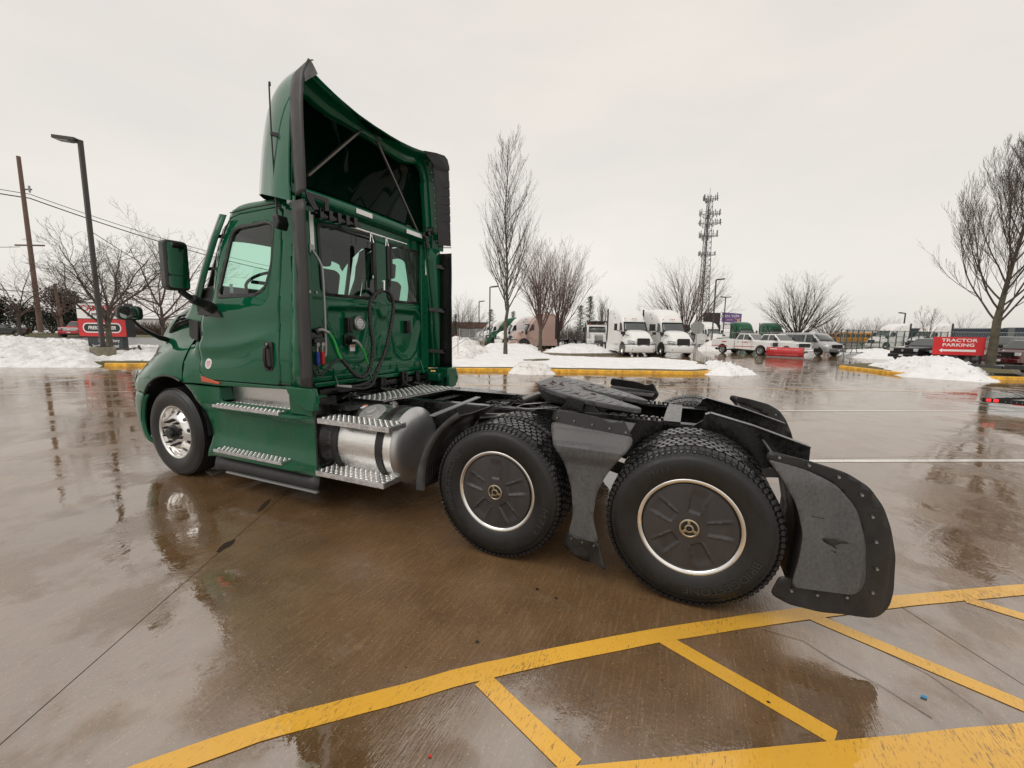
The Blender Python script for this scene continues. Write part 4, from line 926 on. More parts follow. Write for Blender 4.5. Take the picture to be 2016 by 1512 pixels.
    def yc(x, z): return lerp(yside(x, z), -itp([(1.115, 1.195), (1.2, 1.185), (1.32, 1.165), (1.46, 1.1), (1.62, 1.0), (1.88, 0.92), (2.02, 0.82), (2.08, 0.5), (2.1, 0)], z), sstep(-4.85, -5.12, x))
    cp = panel('cowl_panel', 'green', T, cowl, yc, step=.05, thick=.03, flip=fl, smooth=60)
    mk = MB().prism([(-4.79, 1.125), (-4.80, 1.185), (-4.77, 1.18), (-4.50, 1.135), (-4.50, 1.115)], -1.19, -1.155, 'y')
    if fl: mk.flipy()
    PT('marker_lamp', mk, 'amber', cp, bevel=.004)
    # black recess behind the bonnet shoulder
    rc = MB().prism([(-5.24, 1.84), (-5.26, 1.6), (-5.13, 1.50), (-4.835, 1.54), (-4.83, 1.93), (-4.95, 1.93)], -1.02, -.90, 'y').prism([(-5.10, 1.78), (-5.12, 1.56), (-5.05, 1.54), (-5.02, 1.78)], -1.05, -1.0, 'y')
    if fl: rc.flipy()
    PT('cowl_recess', rc, 'trim', bevel=.01)
    cw = [(-5.27, 1.80), (-5.20, 1.97), (-5.05, 2.0), (-4.93, 1.97), (-4.845, 1.92), (-4.845, 1.76), (-4.95, 1.76)]
    panel('cowl_top_panel', 'green', T, rnd(cw, .02, 3), lambda x, z: -1.02+.10*(-4.9-x)*.9-.07*sstep(1.95, 1.75, z), step=.06, thick=.1, flip=fl, smooth=60)
    # windscreen side deflector
    vb = MB(); P0 = [(-4.965, -1.03, 1.99), (-4.80, -1.025, 2.30), (-4.62, -1.01, 2.62), (-4.50, -.985, 2.84)]
    vb.grid([[(x-.085, y-.02, z+.012), (x-.05, y-.05, z+.006), (x-.012, y-.060, z), (x+.055, y-.05, z-.012)] for x, y, z in P0])
    if fl: vb.flipy()
    vo = PT('air_deflector', vb, 'green_wet', smooth=60, solid=.012)
    vc = MB(); vc.tube([(x-.008, y-.058, z) for x, y, z in P0], .006, 6)
    if fl: vc.flipy()
    PT('deflector_edge', vc, 'white' if 0 else 'galv', vo)
    vc = MB()
    for k in (.25, .8):
        i = 1 if k < .5 else 2; x, y, z = P0[i]; vc.obox((x-.01, y-.05, z), (x+.10, y+.02, z+.02), .02, .03)
    if fl: vc.flipy()
    PT('deflector_bracket', vc, 'black', vo)
for fl in (False, True): mk_side(fl)
# opening liner behind gaps
PT('cab_inner_panel', MB().box(-4.84, -3.5, -1.08, -1.06, 1.14, 2.0).box(-4.84, -3.5, 1.06, 1.08, 1.14, 2.0), 'dark', smooth=0)

# ---- cab roof ----
def roof_sec(x, zt, y1, z1):
    h = [(0, zt), (.35, zt-.004), (.62, zt-.018), (.80, zt-.05), (y1-.03, z1+.035), (y1, z1)]
    L = [(x, -y, z) for y, z in reversed(h)]; R = [(x, y, z) for y, z in h[1:]]; return L+R
secs = [(-4.86, 2.70, .86, 2.56), (-4.78, 2.80, .88, 2.66), (-4.62, 2.93, .91, 2.80), (-4.47, 3.0, .93, 2.90), (-4.3, 3.03, .935, 2.925), (-4.1, 3.045, .935, 2.925), (-3.8, 3.05, .935, 2.925), (-3.52, 3.05, .935, 2.925)]
PT('cab_roof', MB().grid(dense([roof_sec(*q) for q in secs], 3, 3)), 'green_wet', smooth=60, solid=.02)
# windscreen
rows = []
for j in range(9):
    v = j/8; rows.append([(lerp(-4.97, -4.70, v)-.22*(1-(u/6)**2)*(1-.25*v), u/6*lerp(.98, .88, v), lerp(1.98, 2.74, v)) for u in range(-6, 7)])
PT('windscreen', MB().grid(rows), 'glass_front', smooth=60)
PT('windscreen_frame', MB().tube([rows[0][i] for i in range(13)], .02, 6).tube([rows[-1][i] for i in range(13)], .022, 6).tube([r[0] for r in rows], .03, 6).tube([r[-1] for r in rows], .03, 6), 'trim')
# floor, dashboard, seats, steering wheel
PT('cab_floor', MB().box(-5.0, -3.52, -1.05, 1.05, 1.10, 1.16), 'dark', smooth=0)
PT('dashboard', MB().prism([(-5.0, 1.2), (-5.08, 2.0), (-4.95, 2.12), (-4.72, 2.15), (-4.60, 2.05), (-4.62, 1.3)], -1.04, 1.04, 'y'), 'dark', bevel=.04, bseg=3)
PT('headliner', MB().box(-4.55, -3.55, -.90, .90, 2.86, 2.88), 'dark', smooth=0)
for y in (-.55, .50):
    se = MB().box(-4.35, -3.80, y-.25, y+.25, 1.55, 1.68); so_ = PT('seat', se, 'seat', bevel=.04, bseg=3)
    bk = MB().prism([(-3.92, 1.62), (-3.80, 1.62), (-3.66, 2.30), (-3.74, 2.36), (-3.84, 2.30)], y-.24, y+.24, 'y'); PT('seat_back', bk, 'seat', so_, bevel=.04, bseg=3)
    PT('headrest', MB().prism([(-3.78, 2.37), (-3.68, 2.37), (-3.66, 2.56), (-3.75, 2.56)], y-.13, y+.13, 'y'), 'seat', so_, bevel=.03, bseg=3)
sw = PT('steering_wheel', MB().tube([(.23*cos(2*pi*i/32), .23*sin(2*pi*i/32), 0) for i in range(33)], .016, 8).box(-.2, .2, -.02, .02, -.02, 0).cyl((0, 0, -.02), (0, 0, -.25), .04).box(-.02, .02, -.2, .0, -.02, 0), 'dark')
sw.location = (-4.52, -.56, 2.21); sw.rotation_euler = (0, radians(-28), 0)
PT('window_note', MB().box(-4.52, -4.47, -1.0, -.998, 2.06, 2.15), 'sticker', smooth=0)

# ---- back wall ----
winL = rnd([(-.755, 2.73), (-.03, 2.775), (.03, 2.74), (.04, 2.12), (.0, 2.065), (-.66, 2.05), (-.73, 2.10)], .06, 4)
winR = rnd([(.26, 2.735), (.90, 2.745), (.95, 2.70), (.945, 2.12), (.90, 2.07), (.30, 2.06), (.255, 2.11)], .06, 4)
wall = [(-1.0, 1.18), (1.0, 1.18), (1.07, 1.4), (1.07, 2.3), (.98, 2.93), (-.98, 2.93), (-1.07, 2.3), (-1.07, 1.4)]
trapL = [(-.66, 1.90), (-.05, 1.93), (-.03, 1.86), (-.16, 1.45), (-.24, 1.39), (-.42, 1.39), (-.50, 1.45), (-.67, 1.80)]
trapR = [(.34, 1.93), (.80, 1.93), (.88, 1.84), (.72, 1.45), (.62, 1.37), (.50, 1.37), (.40, 1.45), (.30, 1.83)]
pent = [(.08, 2.03), (.20, 2.03), (.27, 1.95), (.20, 1.84), (.10, 1.84), (.02, 1.95)]
arch = [(.0, 1.34), (.04, 1.58), (.12, 1.66), (.18, 1.66), (.25, 1.58), (.28, 1.34)]
def poly_d(P, a, b):
    p = Vector((a, b)); V = [Vector(q) for q in P]; d = min(seg_d(p, V[i-1], V[i]) for i in range(len(V))); return -d if inside(p, V) else d
def wall_x(y, z):
    x = -3.505
    for P, h in ((trapL, -.034), (trapR, -.034), (pent, .028), (arch, .026)):
        d = poly_d(P, y, z); x += h*sstep(.018, -.022, d)
    for P in (trapL, trapR):
        d = poly_d(P, y, z); x += .024*exp(-((d-.040)/.020)**2)
    x += .010*exp(-((z-2.02)/.012)**2)*(1 if abs(y) < .95 else 0)
    x += .018*sstep(1.33, 1.27, z)
    return x
def wall_grid():
    ys = [-1.07+2.14*i/130 for i in range(131)]; zs = [1.18+1.75*i/108 for i in range(109)]; wl = [Vector(q) for q in wall]; hl = [[Vector(q) for q in w] for w in (winL, winR)]
    b = MB(); idx = {}
    for i, y in enumerate(ys):
        for j, z in enumerate(zs): idx[(i, j)] = len(b.v); b.v.append((wall_x(y, z), y, z))
    for i in range(130):
        for j in range(108):
            p = Vector(((ys[i]+ys[i+1])/2, (zs[j]+zs[j+1])/2))
            if not inside(p, wl) or any(inside(p, h) for h in hl): continue
            b.f.append((idx[(i, j)], idx[(i+1, j)], idx[(i+1, j+1)], idx[(i, j+1)]))
    return b
BW = PT('back_wall', wall_grid(), 'green', smooth=80, fix=False)
for wn, nm in ((winL, 'glass_back'), (winR, 'glass_back')):
    wo_ = [(y+(.016 if y > sum(q[0] for q in wn)/len(wn) else -.016), z+(.016 if z > 2.4 else -.016)) for y, z in wn]
    wi_ = [(y-(.012 if y > sum(q[0] for q in wn)/len(wn) else -.012), z-(.012 if z > 2.4 else -.012)) for y, z in wn]
    fr = panel('window_frame', 'rubber', BW, wo_, lambda y, z: -3.492, holes=[wi_], step=.3, thick=.02, plane='yz')
    panel('window_pane', nm, BW, wn, lambda y, z: -3.502, step=.5, thick=0, plane='yz')
# header, corner posts, bottom sill of the wall
hd = MB()
hd.grid([[(x, lerp(-1.0, 1.0, i/10), z-.02*abs(lerp(-1, 1, i/10))**3) for x, z in ((-3.52, 3.03), (-3.44, 3.02), (-3.40, 2.98), (-3.40, 2.92), (-3.44, 2.89), (-3.50, 2.885))] for i in range(11)])
PT('rear_header', hd, 'green_wet', smooth=60, sub=1)
PT('wall_sill', MB().box(-3.50, -3.44, -.95, 1.0, 1.17, 1.22).box(-3.5, -3.40, -.95, 1.0, 1.12, 1.168), 'green', bevel=.012)
fl_ = MB()
for k in range(4): y = -.7+k*.5; fl_.prism([(-3.44, 1.30), (-3.38, 1.12), (-3.44, 1.12)], y, y+.02, 'y')
PT('sill_bracket', fl_, 'green')
# side posts with bolt holes
for s in (-1, 1):
    a, b_ = sorted((s*.88, s*1.04)); po = PT('corner_post', MB().box(-3.50, -3.462, a, b_, 1.2, 2.85), 'green', bevel=.008)
    hb = MB()
    for k in range(14): z = 1.40+k*.09; hb.cyl((-3.4625, s*(.925 if k % 2 else .955), z), (-3.461, s*(.925 if k % 2 else .955), z), .012, n=10)
    PT('post_hole', hb, 'black', po, smooth=0)
    PT('reflective_strip', MB().box(-3.459, -3.456, a+(.155 if s < 0 else .09), a+(.20 if s < 0 else .135), 2.46, 2.80), 'reflector', po, smooth=0)
PT('reflective_strip', MB().box(-3.398, -3.395, -.34, -.10, 2.925, 2.975), 'reflector', smooth=0)
PT('reflective_strip', MB().box(-3.398, -3.395, .50, .82, 2.905, 2.955), 'reflector', smooth=0)
# pressure vents, round lamp, electrical socket
for y in (-.40, .62): PT('pressure_vent', MB().box(-3.535, -3.475, y-.030, y+.035, 1.66, 1.825).box(-3.475, -3.465, y-.008, y+.03, 1.67, 1.81), 'rubber', BW, bevel=.006)
wl_ = MB().lathe([(0, .03), (.055, .028), (.062, .018), (.062, 0)], c=(-3.53, -.225, 1.77), n=32, axis='x'); WL = PT('work_lamp', wl_, 'lamp', BW)
PT('lamp_ring', MB().lathe([(.060, .0), (.060, .032), (.072, .036), (.082, .028), (.084, 0)], c=(-3.53, -.225, 1.77), n=32, axis='x'), 'steel', WL)
PT('lamp_lens_bar', MB().box(-3.505, -3.499, -.27, -.18, 1.80, 1.806).box(-3.505, -3.499, -.27, -.18, 1.765, 1.771).box(-3.505, -3.499, -.27, -.18, 1.735, 1.741), 'galv', WL)
PT('socket', MB().cyl((-3.52, -.40, 1.58), (-3.44, -.38, 1.575), .045, n=16).box(-3.53, -3.50, -.46, -.34, 1.52, 1.64), 'black', BW, bevel=.004)
PT('inspection_tag', MB().box(-3.495, -3.49, -.40, -.33, 1.46, 1.53), 'sticker', BW, smooth=0)
PT('tag_stripe', MB().box(-3.489, -3.488, -.395, -.335, 1.505, 1.52), 'orange', BW, smooth=0)
# hose rail with hangers and coiled lines
PT('hose_rail', MB().tube([(-3.50, -.44, 2.79), (-3.42, -.46, 2.765), (-3.38, -.44, 2.76), (-3.38, .47, 2.76), (-3.42, .52, 2.755), (-3.5, .54, 2.755)], .011, 8).obox((-3.49, -.46, 2.79), (-3.41, -.46, 2.775), .05, .03), 'chrome')
for y, z1 in ((-.15, 2.30), (.10, 2.28)):
    hg = PT('line_hanger', MB().tube([(-3.365, y-.03, 2.66), (-3.365, y-.02, 2.75), (-3.38, y, 2.78), (-3.39, y+.02, 2.75), (-3.37, y+.03, 2.66)], .005, 6), 'chrome')
    if y < 0: PT('hanger_sleeve', MB().tube([(-3.345, y, 2.64), (-3.345, y, 2.58), (-3.345, y-.01, 2.32), (-3.345, y-.01, 2.30)], [.02, .026, .024, .018], 10), 'trim', hg)
    else: PT('hanger_sleeve', MB().tube([(-3.345, y-.02, 2.66), (-3.345, y-.02, 2.28)], .022, 10).tube([(-3.345, y+.03, 2.66), (-3.345, y+.03, 2.30)], .020, 10).tube([(-3.345, y, 2.30), (-3.34, y, 2.20)], [.02, .014], 10), 'rubber', hg)
PT('hanger_clip', MB().obox(rx(755, 552, -3.36), rx(755, 572, -3.36), .025, .02), 'chrome')
def wrapped(name, path, r, parent=T):
    P = cat(path, 14); o = PT(name, MB().tube(P, r, 12), 'rubber', parent)
    L = [0]
    for a, b in zip(P, P[1:]): L.append(L[-1]+(b-a).length)
    n = int(L[-1]/.008); H = []; ax_ = None
    for i in range(n):
        s = L[-1]*i/n; k = 0
        while k < len(L)-2 and L[k+1] < s: k += 1
        p = P[k].lerp(P[k+1], (s-L[k])/(L[k+1]-L[k])); d = (P[k+1]-P[k]).normalized(); ax_ = d.orthogonal().normalized() if ax_ is None else (ax_-d*ax_.dot(d)).normalized(); b = d.cross(ax_)
        t = s/.044*2*pi; H.append(p+(ax_*cos(t)+b*sin(t))*(r-.003))
    PT('spiral_wrap', MB().tube(H, .0095, 6), 'trim', o); return o
wrapped('wrapped_air_line', [rx(755, 571, -3.37), rx(738, 580, -3.36), rx(728, 603, -3.35), rx(729, 640, -3.34), rx(734, 680, -3.33), rx(731, 714, -3.32), rx(724, 735, -3.31), rx(711, 743, -3.31), rx(696, 735, -3.32), rx(683, 720, -3.34), rx(672, 707, -3.36)], .020)
wrapped('wrapped_air_line', [rx(755, 571, -3.37), rx(767, 578, -3.36), rx(774, 596, -3.35), rx(773, 620, -3.34), rx(767, 655, -3.33), rx(759, 690, -3.32), rx(749, 715, -3.31), rx(740, 733, -3.30)], .020)
PT('air_line', MB().tube(cat([rx(672, 707, -3.36), rx(655, 714, -3.38), rx(640, 730, -3.40), rx(625, 738, -3.41), rx(617, 728, -3.42), rx(616, 720, -3.42)]), .010, 8).tube(cat([rx(675, 710, -3.36), rx(662, 708, -3.38), rx(646, 726, -3.40), rx(632, 738, -3.41), rx(625, 722, -3.42), rx(625, 714, -3.42)]), .010, 8)
   .tube(cat([rx(740, 733, -3.30), rx(730, 748, -3.28), rx(712, 757, -3.28), rx(688, 761, -3.28)]), .012, 8).tube(cat([rx(742, 736, -3.28), rx(732, 758, -3.26), rx(715, 765, -3.26), rx(692, 764, -3.27)]), .012, 8), 'rubber')
PT('line_coupling', MB().cyl(rx(690, 762, -3.27), rx(662, 760, -3.29), .022, .016), 'steel')
PT('electric_line', MB().tube(cat([rx(621, 653, -3.44), rx(634, 649, -3.40), rx(648, 655, -3.38)]), .014, 10), 'ghose')
PT('electric_line', MB().tube(cat([rx(648, 655, -3.38), rx(658, 672, -3.38), rx(666, 695, -3.37), rx(673, 708, -3.36)]), .012, 8).tube(cat([rx(711, 682, -3.42), rx(718, 695, -3.41), rx(724, 714, -3.40), rx(735, 725, -3.38)]), .011, 8), 'grhose')
PT('electric_line', MB().tube(cat([rx(693, 671, -3.44), rx(703, 672, -3.42), rx(711, 682, -3.42)]), .014, 10), 'ghose')
PT('glad_hand_bracket', MB().box(-3.48, -3.42, -.98, -.80, 1.61, 1.66).cyl((-3.44, -.90, 1.66), (-3.44, -.82, 1.69), .035).box(-3.45, -3.40, -.94, -.82, 1.56, 1.60), 'black', bevel=.004)
for y, c in ((-.895, 'blue'), (-.835, 'redh')):
    h_ = PT('glad_hand_handle', MB().lathe([(.012, 1.475), (.022, 1.47), (.024, 1.46), (.021, 1.44), (.024, 1.41), (.021, 1.38), (.024, 1.36), (.020, 1.345), (.01, 1.34)], c=(-3.42, y, 0), n=16, axis='z'), c)
    PT('glad_hand', MB().cyl((-3.42, y, 1.47), (-3.42, y, 1.53), .013).cyl((-3.44, y, 1.545), (-3.40, y, 1.545), .022, n=14).cyl((-3.42, y, 1.53), (-3.42, y+.01, 1.60), .011), 'steel', h_)
PT('grab_handle', MB().tube(cat([(-3.47, -.87, 2.44), (-3.44, -.87, 2.43), (-3.42, -.82, 2.34), (-3.41, -.80, 2.20), (-3.41, -.80, 1.52), (-3.42, -.82, 1.42), (-3.47, -.86, 1.36)], 6), .0135, 10).box(-3.48, -3.45, -.90, -.85, 2.42, 2.50), 'galv')
PT('post_bolt', MB().cyl((-3.46, -.93, 2.05), (-3.44, -.93, 2.05), .014, n=8).cyl((-3.46, -.85, 2.05), (-3.44, -.85, 2.05), .014, n=8).cyl((-3.46, -.70, 1.30), (-3.45, -.7, 1.3), .012, n=8).cyl((-3.46, -.35, 1.28), (-3.45, -.35, 1.28), .012, n=8), 'steel')
# bracket row under the fairing
q0, q1 = rx(616, 419, -3.38), rx(700, 441, -3.38); cb = MB().obox(q0, q1, .07, .022)
for k in range(5):
    c = q0.lerp(q1, .06+k*.2); cb.box(c.x-.02, c.x+.06, c.y, c.y+.045, c.z-.045, c.z+.05).box(c.x+.02, c.x+.06, c.y+.045, c.y+.09, c.z-.03, c.z-.005)
CBk = PT('cable_bracket', cb, 'black', bevel=.005)
zp = lambda X, Y: rx(480+X/3.7795, 100+Y/3.7795, -3.29)
fb_ = [zp(*q) for q in ((455, 1043), (540, 1068), (632, 1100), (634, 1192), (606, 1192), (604, 1128), (595, 1120), (528, 1095), (522, 1108), (560, 1182), (522, 1182), (480, 1110))]
n_ = len(fb_); PT('fairing_bracket', MB().add(fb_+[p-Vector((.012, 0, 0)) for p in fb_], [tuple(range(n_)), tuple(range(2*n_-1, n_-1, -1))]+[(i, n_+i, n_+(i+1) % n_, (i+1) % n_) for i in range(n_)]), 'trim', smooth=0)
PT('fairing_bracket', MB().prism([(.80, 2.98), (.92, 3.0), (.92, 2.80), (.87, 2.78), (.86, 2.92), (.80, 2.93)], -3.38, -3.36, 'x').cyl((-3.40, .95, 3.03), (-3.33, .98, 3.03), .05).cyl((-3.40, .90, 2.98), (-3.33, .90, 2.98), .03), 'black')

for s in (-1, 1): PT('roof_joint', MB().box(-3.62, -3.42, min(s*.90, s*1.10), max(s*.90, s*1.10), 2.90, 2.995), 'green', bevel=.015)
# ---- roof fairing ----
rim = [(-1.20, 2.80), (-1.205, 2.95), (-1.19, 3.2), (-1.165, 3.45), (-1.14, 3.65), (-1.10, 3.82), (-1.05, 3.925), (-.99, 3.985), (-.90, 3.985), (-.80, 3.955), (-.62, 3.915), (-.36, 3.88), (-.12, 3.873), (0, 3.876)]
rim = rim+[(-y, z+.012*sstep(0, .3, -y)*sstep(1.1, .8, -y)) for y, z in reversed(rim[:-1])]
nr_ = len(rim)
def plan(t):   # t 0..1 left rear -> front centre -> right rear, base curve of the fairing
    P = [(-3.34, -1.205, 2.80), (-3.55, -1.18, 2.86), (-3.85, -1.07, 2.95), (-4.08, -.93, 3.01), (-4.25, -.76, 3.04), (-4.38, -.50, 3.055), (-4.44, -.25, 3.06), (-4.46, 0, 3.06)]
    P = P+[(x, -y, z) for x, y, z in reversed(P[:-1])]; k = t*(len(P)-1); i = min(len(P)-2, int(k)); return Vector(P[i]).lerp(Vector(P[i+1]), k-i)
def rimp(t, P=rim):
    k = t*(len(P)-1); i = min(len(P)-2, int(k)); a = Vector(P[i]).lerp(Vector(P[i+1]), k-i); return Vector((-3.315, a.x, a.y))
NU, NV = 56, 16
grd = []
for i in range(NU+1):
    u = i/NU; uu = u
    # base spreads over the full arc; the rim's sides stay low near the ends
    b_ = plan(u); r_ = rimp(.04+.92*u if 0 else u); row = []
    for j in range(NV+1):
        v = j/NV; k = v**1.6; tz_ = 1-(1-k)**4.1
        p = b_.lerp(r_, k); p.z = lerp(b_.z, r_.z, tz_); row.append(p)
    grd.append(row)
FA = PT('roof_fairing', MB().grid(grd), 'green_wet', smooth=80, fix=True)
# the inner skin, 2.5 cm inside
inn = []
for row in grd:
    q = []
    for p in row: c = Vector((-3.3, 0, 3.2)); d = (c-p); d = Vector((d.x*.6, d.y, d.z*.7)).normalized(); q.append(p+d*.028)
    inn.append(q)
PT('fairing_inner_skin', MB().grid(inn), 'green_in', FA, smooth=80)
# returned flange round the opening: rim -> lip facing rearwards and inwards
fr_ = []
for (y, z) in rim:
    c = Vector((0, 3.05)); p = Vector((y, z)); d = (c-p); d = Vector((d.x*.55, d.y)).normalized() if z > 3.75 else Vector((-1 if y > 0 else 1, 0))
    a = p; q = [(-3.315, a)]
    for (w_, xx) in ((.006, -3.31), (.035, -3.325), (.050, -3.36), (.07, -3.44), (.085, -3.452), (.15, -3.455), (.165, -3.47), (.17, -3.53)): q.append((xx, a+d*w_))
    fk = lerp(.42, 1, sstep(.15, .80, abs(y+.12))) if z > 3.75 else 1.0
    q = [q[0]]+[(xx, a+(b_-a)*fk) for xx, b_ in q[1:]]
    fr_.append([(xx, b_.x, b_.y) for xx, b_ in q])
PT('fairing_flange', MB().grid(fr_), 'green', FA, smooth=60)
# cavity floor above the cab roof
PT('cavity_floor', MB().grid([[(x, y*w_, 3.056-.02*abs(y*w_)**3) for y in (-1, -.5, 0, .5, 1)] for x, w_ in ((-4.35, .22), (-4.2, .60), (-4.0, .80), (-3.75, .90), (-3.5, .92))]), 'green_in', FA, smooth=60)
sbr = PT('fairing_strut', MB().obox(rx(605, 346, -3.46), rx(716, 251, -3.47), .045, .018), 'strut', FA)
PT('strut_bracket', MB().obox(rx(712, 247, -3.46), rx(737, 259, -3.46), .06, .03), 'strut', FA)
PT('fairing_strut', MB().obox(rx(733, 258, -3.46), rx(822, 456, -3.44), .022, .022), 'strut', FA)
# black edge trims
def edge_trim(fl):
    P = [(-3.24, -1.00, 3.985, -3.19, -1.00, 3.995), (-3.25, -1.035, 3.955, -3.185, -1.03, 3.975), (-3.32, -1.09, 3.87, -3.165, -1.10, 3.88), (-3.335, -1.115, 3.78, -3.15, -1.145, 3.79), (-3.33, -1.135, 3.66, -3.14, -1.165, 3.67), (-3.315, -1.155, 3.53, -3.13, -1.185, 3.56), (-3.29, -1.18, 3.30, -3.10, -1.215, 3.30), (-3.26, -1.20, 3.07, -3.08, -1.232, 3.02), (-3.225, -1.215, 2.815, -3.08, -1.235, 2.83)]
    if fl: P = [(a, c_, d_, e-.085, f, g_) for a, c_, d_, e, f, g_ in P]
    if fl: b = None
    b = MB().grid(dense([[(a, c_+.0, d_), (lerp(a, e, .5), lerp(c_, f, .5)-.012, lerp(d_, g_, .5)), (e, f, g_)] for a, c_, d_, e, f, g_ in P], 4, 2))
    if fl: b.flipy()
    if not fl: o = PT('edge_trim', b, 'trim', FA, smooth=70, solid=.008)
    if not fl:
        b = MB().add([rx(606, 114.5, -3.20), rx(601, 124, -3.18), rx(596, 145, -3.17), rx(597, 160, -3.19), rx(623, 145, -3.315), rx(617, 132, -3.27), rx(611, 121, -3.22)], [(0, 1, 2, 3, 4, 5, 6)]); PT('edge_trim', b, 'trim', FA, smooth=0, solid=.012)
    else:
        b = MB().add([rx(834, 296.5, -3.32), rx(858, 301, -3.29), rx(874, 306.5, -3.25), rx(880, 314, -3.24), rx(883.5, 328, -3.235), rx(884, 336, -3.235), rx(856, 336, -3.33), rx(850, 320, -3.33), rx(838, 304, -3.33)], [tuple(range(9))]); PT('edge_trim', b, 'trim', FA, smooth=0, solid=.012)
        L_ = lambda y: itp([(336, 855), (370, 860), (420, 862), (484, 866)], y); R_ = lambda y: itp([(336, 884), (380, 885), (440, 886.5), (484, 888)], y)
        PT('trim_backing', MB().grid([[rx(L_(y)-3, y, -3.335), rx(R_(y)-1, y, -3.245)] for y in (330, 380, 430, 484)]), 'rubber', FA, smooth=0, solid=.006)
        ys_ = [337, 354, 371, 388, 405, 422, 438, 454, 469, 485]
        for y0, y1 in zip(ys_, ys_[1:]):
            q = [rx(L_(y0), y0, -3.328), rx(R_(y0), y0+2, -3.232), rx(R_(y1), y1, -3.236), rx(L_(y1), y1-2, -3.328)]
            PT('trim_segment', MB().add(q, [(0, 1, 2, 3)]), 'rubber', FA, smooth=0, solid=.010, bevel=.003)
        st = MB()
        for k in range(10):
            y = 340+k*15; c = rx(L_(y)-6, y, -3.325); st.cyl(c, c+Vector((.006, 0, 0)), .007, n=6)
        PT('trim_rivet', st, 'galv', FA)
def edge_done(): pass
for fl in (False, True): edge_trim(fl)
# ---- side extenders ----
for s in (-1, 1):
    b = MB().grid([[(x, y, z) for x, y in ((-3.445, yside(-3.45, z)+.004), (-3.40, lerp(yside(-3.45, z), -1.225, .5)), (-3.25 if s < 0 else -3.385, -1.222 if s < 0 else -1.20))] for z in [1.17+.165*i for i in range(11)]])
    if s > 0: b.flipy()
    se_ = PT('side_extender', b, 'green', smooth=60, solid=.02)
    b = MB().grid([[(x, y+.008*noise.noise(Vector((x*5, 3, z*3))), z) for x, y in ((-3.27-(.13 if s > 0 else 0), -1.222+(.02 if s > 0 else 0)), (-3.20-(.09 if s > 0 else 0), -1.232), (-3.12-(.09 if s > 0 else 0), -1.238), (-3.105-(.095 if s > 0 else 0), -1.235))] for z in [1.175+.1*i for i in range(17)]])
    if s > 0: b.flipy()
    PT('extender_edge', b, 'trim', se_, smooth=60, solid=.012)
    if s > 0:
        PT('reflective_strip', MB().add([rx(866, 485.5, -3.36), rx(888.5, 486, -3.20), rx(888.5, 489, -3.20), rx(866, 488.5, -3.36)], [(0, 1, 2, 3)]), 'reflector', se_, smooth=0, solid=.003)
        for z in (2.60, 2.0, 1.42): PT('extender_bracket', MB().obox((-3.46, 1.05, z), (-3.30, 1.20, z-.02), .02, .05).cyl((-3.30, 1.18, z), (-3.28, 1.18, z), .02), 'black', se_)
    b = MB().grid([[(-3.46, -1.17, z), (-3.36, -1.20, z-.005), (-3.14, -1.235, z-.02)] for z in (1.16, 1.06, .97, .95)]) if 0 else MB().prism([(-3.47, 1.165), (-3.12, 1.165), (-3.09, 1.05), (-3.11, .96), (-3.2, .95), (-3.32, 1.0), (-3.44, 1.10)], -1.23, -1.17, 'y')
    if s > 0: b.flipy()
    PT('extender_foot', b, 'green', se_, bevel=.015, bseg=3)

# ---- bonnet ----
HS = [(-5.14, [(0, 2.1), (0.5, 2.08), (0.82, 2.02), (0.92, 1.88), (1.0, 1.62), (1.1, 1.46), (1.165, 1.32), (1.185, 1.2), (1.195, 1.115)]), (-5.26, [(0, 2.08), (0.5, 2.06), (0.82, 2.0), (0.91, 1.85), (0.99, 1.6), (1.1, 1.44), (1.175, 1.3), (1.2, 1.2), (1.207, 1.145)]), (-5.43, [(0, 2.04), (0.5, 2.03), (0.82, 1.97), (0.9, 1.81), (0.98, 1.57), (1.1, 1.41), (1.185, 1.29), (1.212, 1.21), (1.218, 1.165)]), (-5.6, [(0, 2.0), (0.5, 1.99), (0.81, 1.93), (0.89, 1.76), (0.97, 1.53), (1.095, 1.385), (1.185, 1.26), (1.212, 1.17), (1.22, 1.122)]), (-5.74, [(0, 1.96), (0.5, 1.95), (0.8, 1.89), (0.875, 1.72), (0.955, 1.5), (1.085, 1.36), (1.18, 1.22), (1.207, 1.1), (1.213, 1.035)]), (-5.86, [(0, 1.92), (0.5, 1.9), (0.795, 1.845), (0.865, 1.67), (0.945, 1.47), (1.07, 1.33), (1.168, 1.18), (1.196, 1.04), (1.2, 0.935)]), (-6.0, [(0, 1.87), (0.49, 1.85), (0.785, 1.79), (0.85, 1.61), (0.93, 1.43), (1.045, 1.3), (1.145, 1.14), (1.172, 1.02), (1.176, 0.935)]), (-6.16, [(0, 1.77), (0.48, 1.75), (0.77, 1.67), (0.835, 1.51), (0.915, 1.37), (1.02, 1.25), (1.11, 1.11), (1.138, 1.01), (1.142, 0.935)]), (-6.32, [(0, 1.64), (0.47, 1.61), (0.76, 1.52), (0.825, 1.4), (0.9, 1.29), (0.985, 1.19), (1.06, 1.08), (1.087, 1.0), (1.09, 0.935)]), (-6.46, [(0, 1.5), (0.45, 1.47), (0.74, 1.38), (0.81, 1.3), (0.88, 1.22), (0.945, 1.14), (0.995, 1.05), (1.018, 0.99), (1.02, 0.935)]), (-6.58, [(0, 1.36), (0.42, 1.34), (0.72, 1.27), (0.79, 1.21), (0.85, 1.15), (0.89, 1.09), (0.92, 1.02), (0.932, 0.975), (0.934, 0.935)]), (-6.66, [(0, 1.2), (0.38, 1.19), (0.62, 1.15), (0.7, 1.11), (0.75, 1.07), (0.79, 1.03), (0.81, 1.0), (0.82, 0.965), (0.82, 0.935)])]
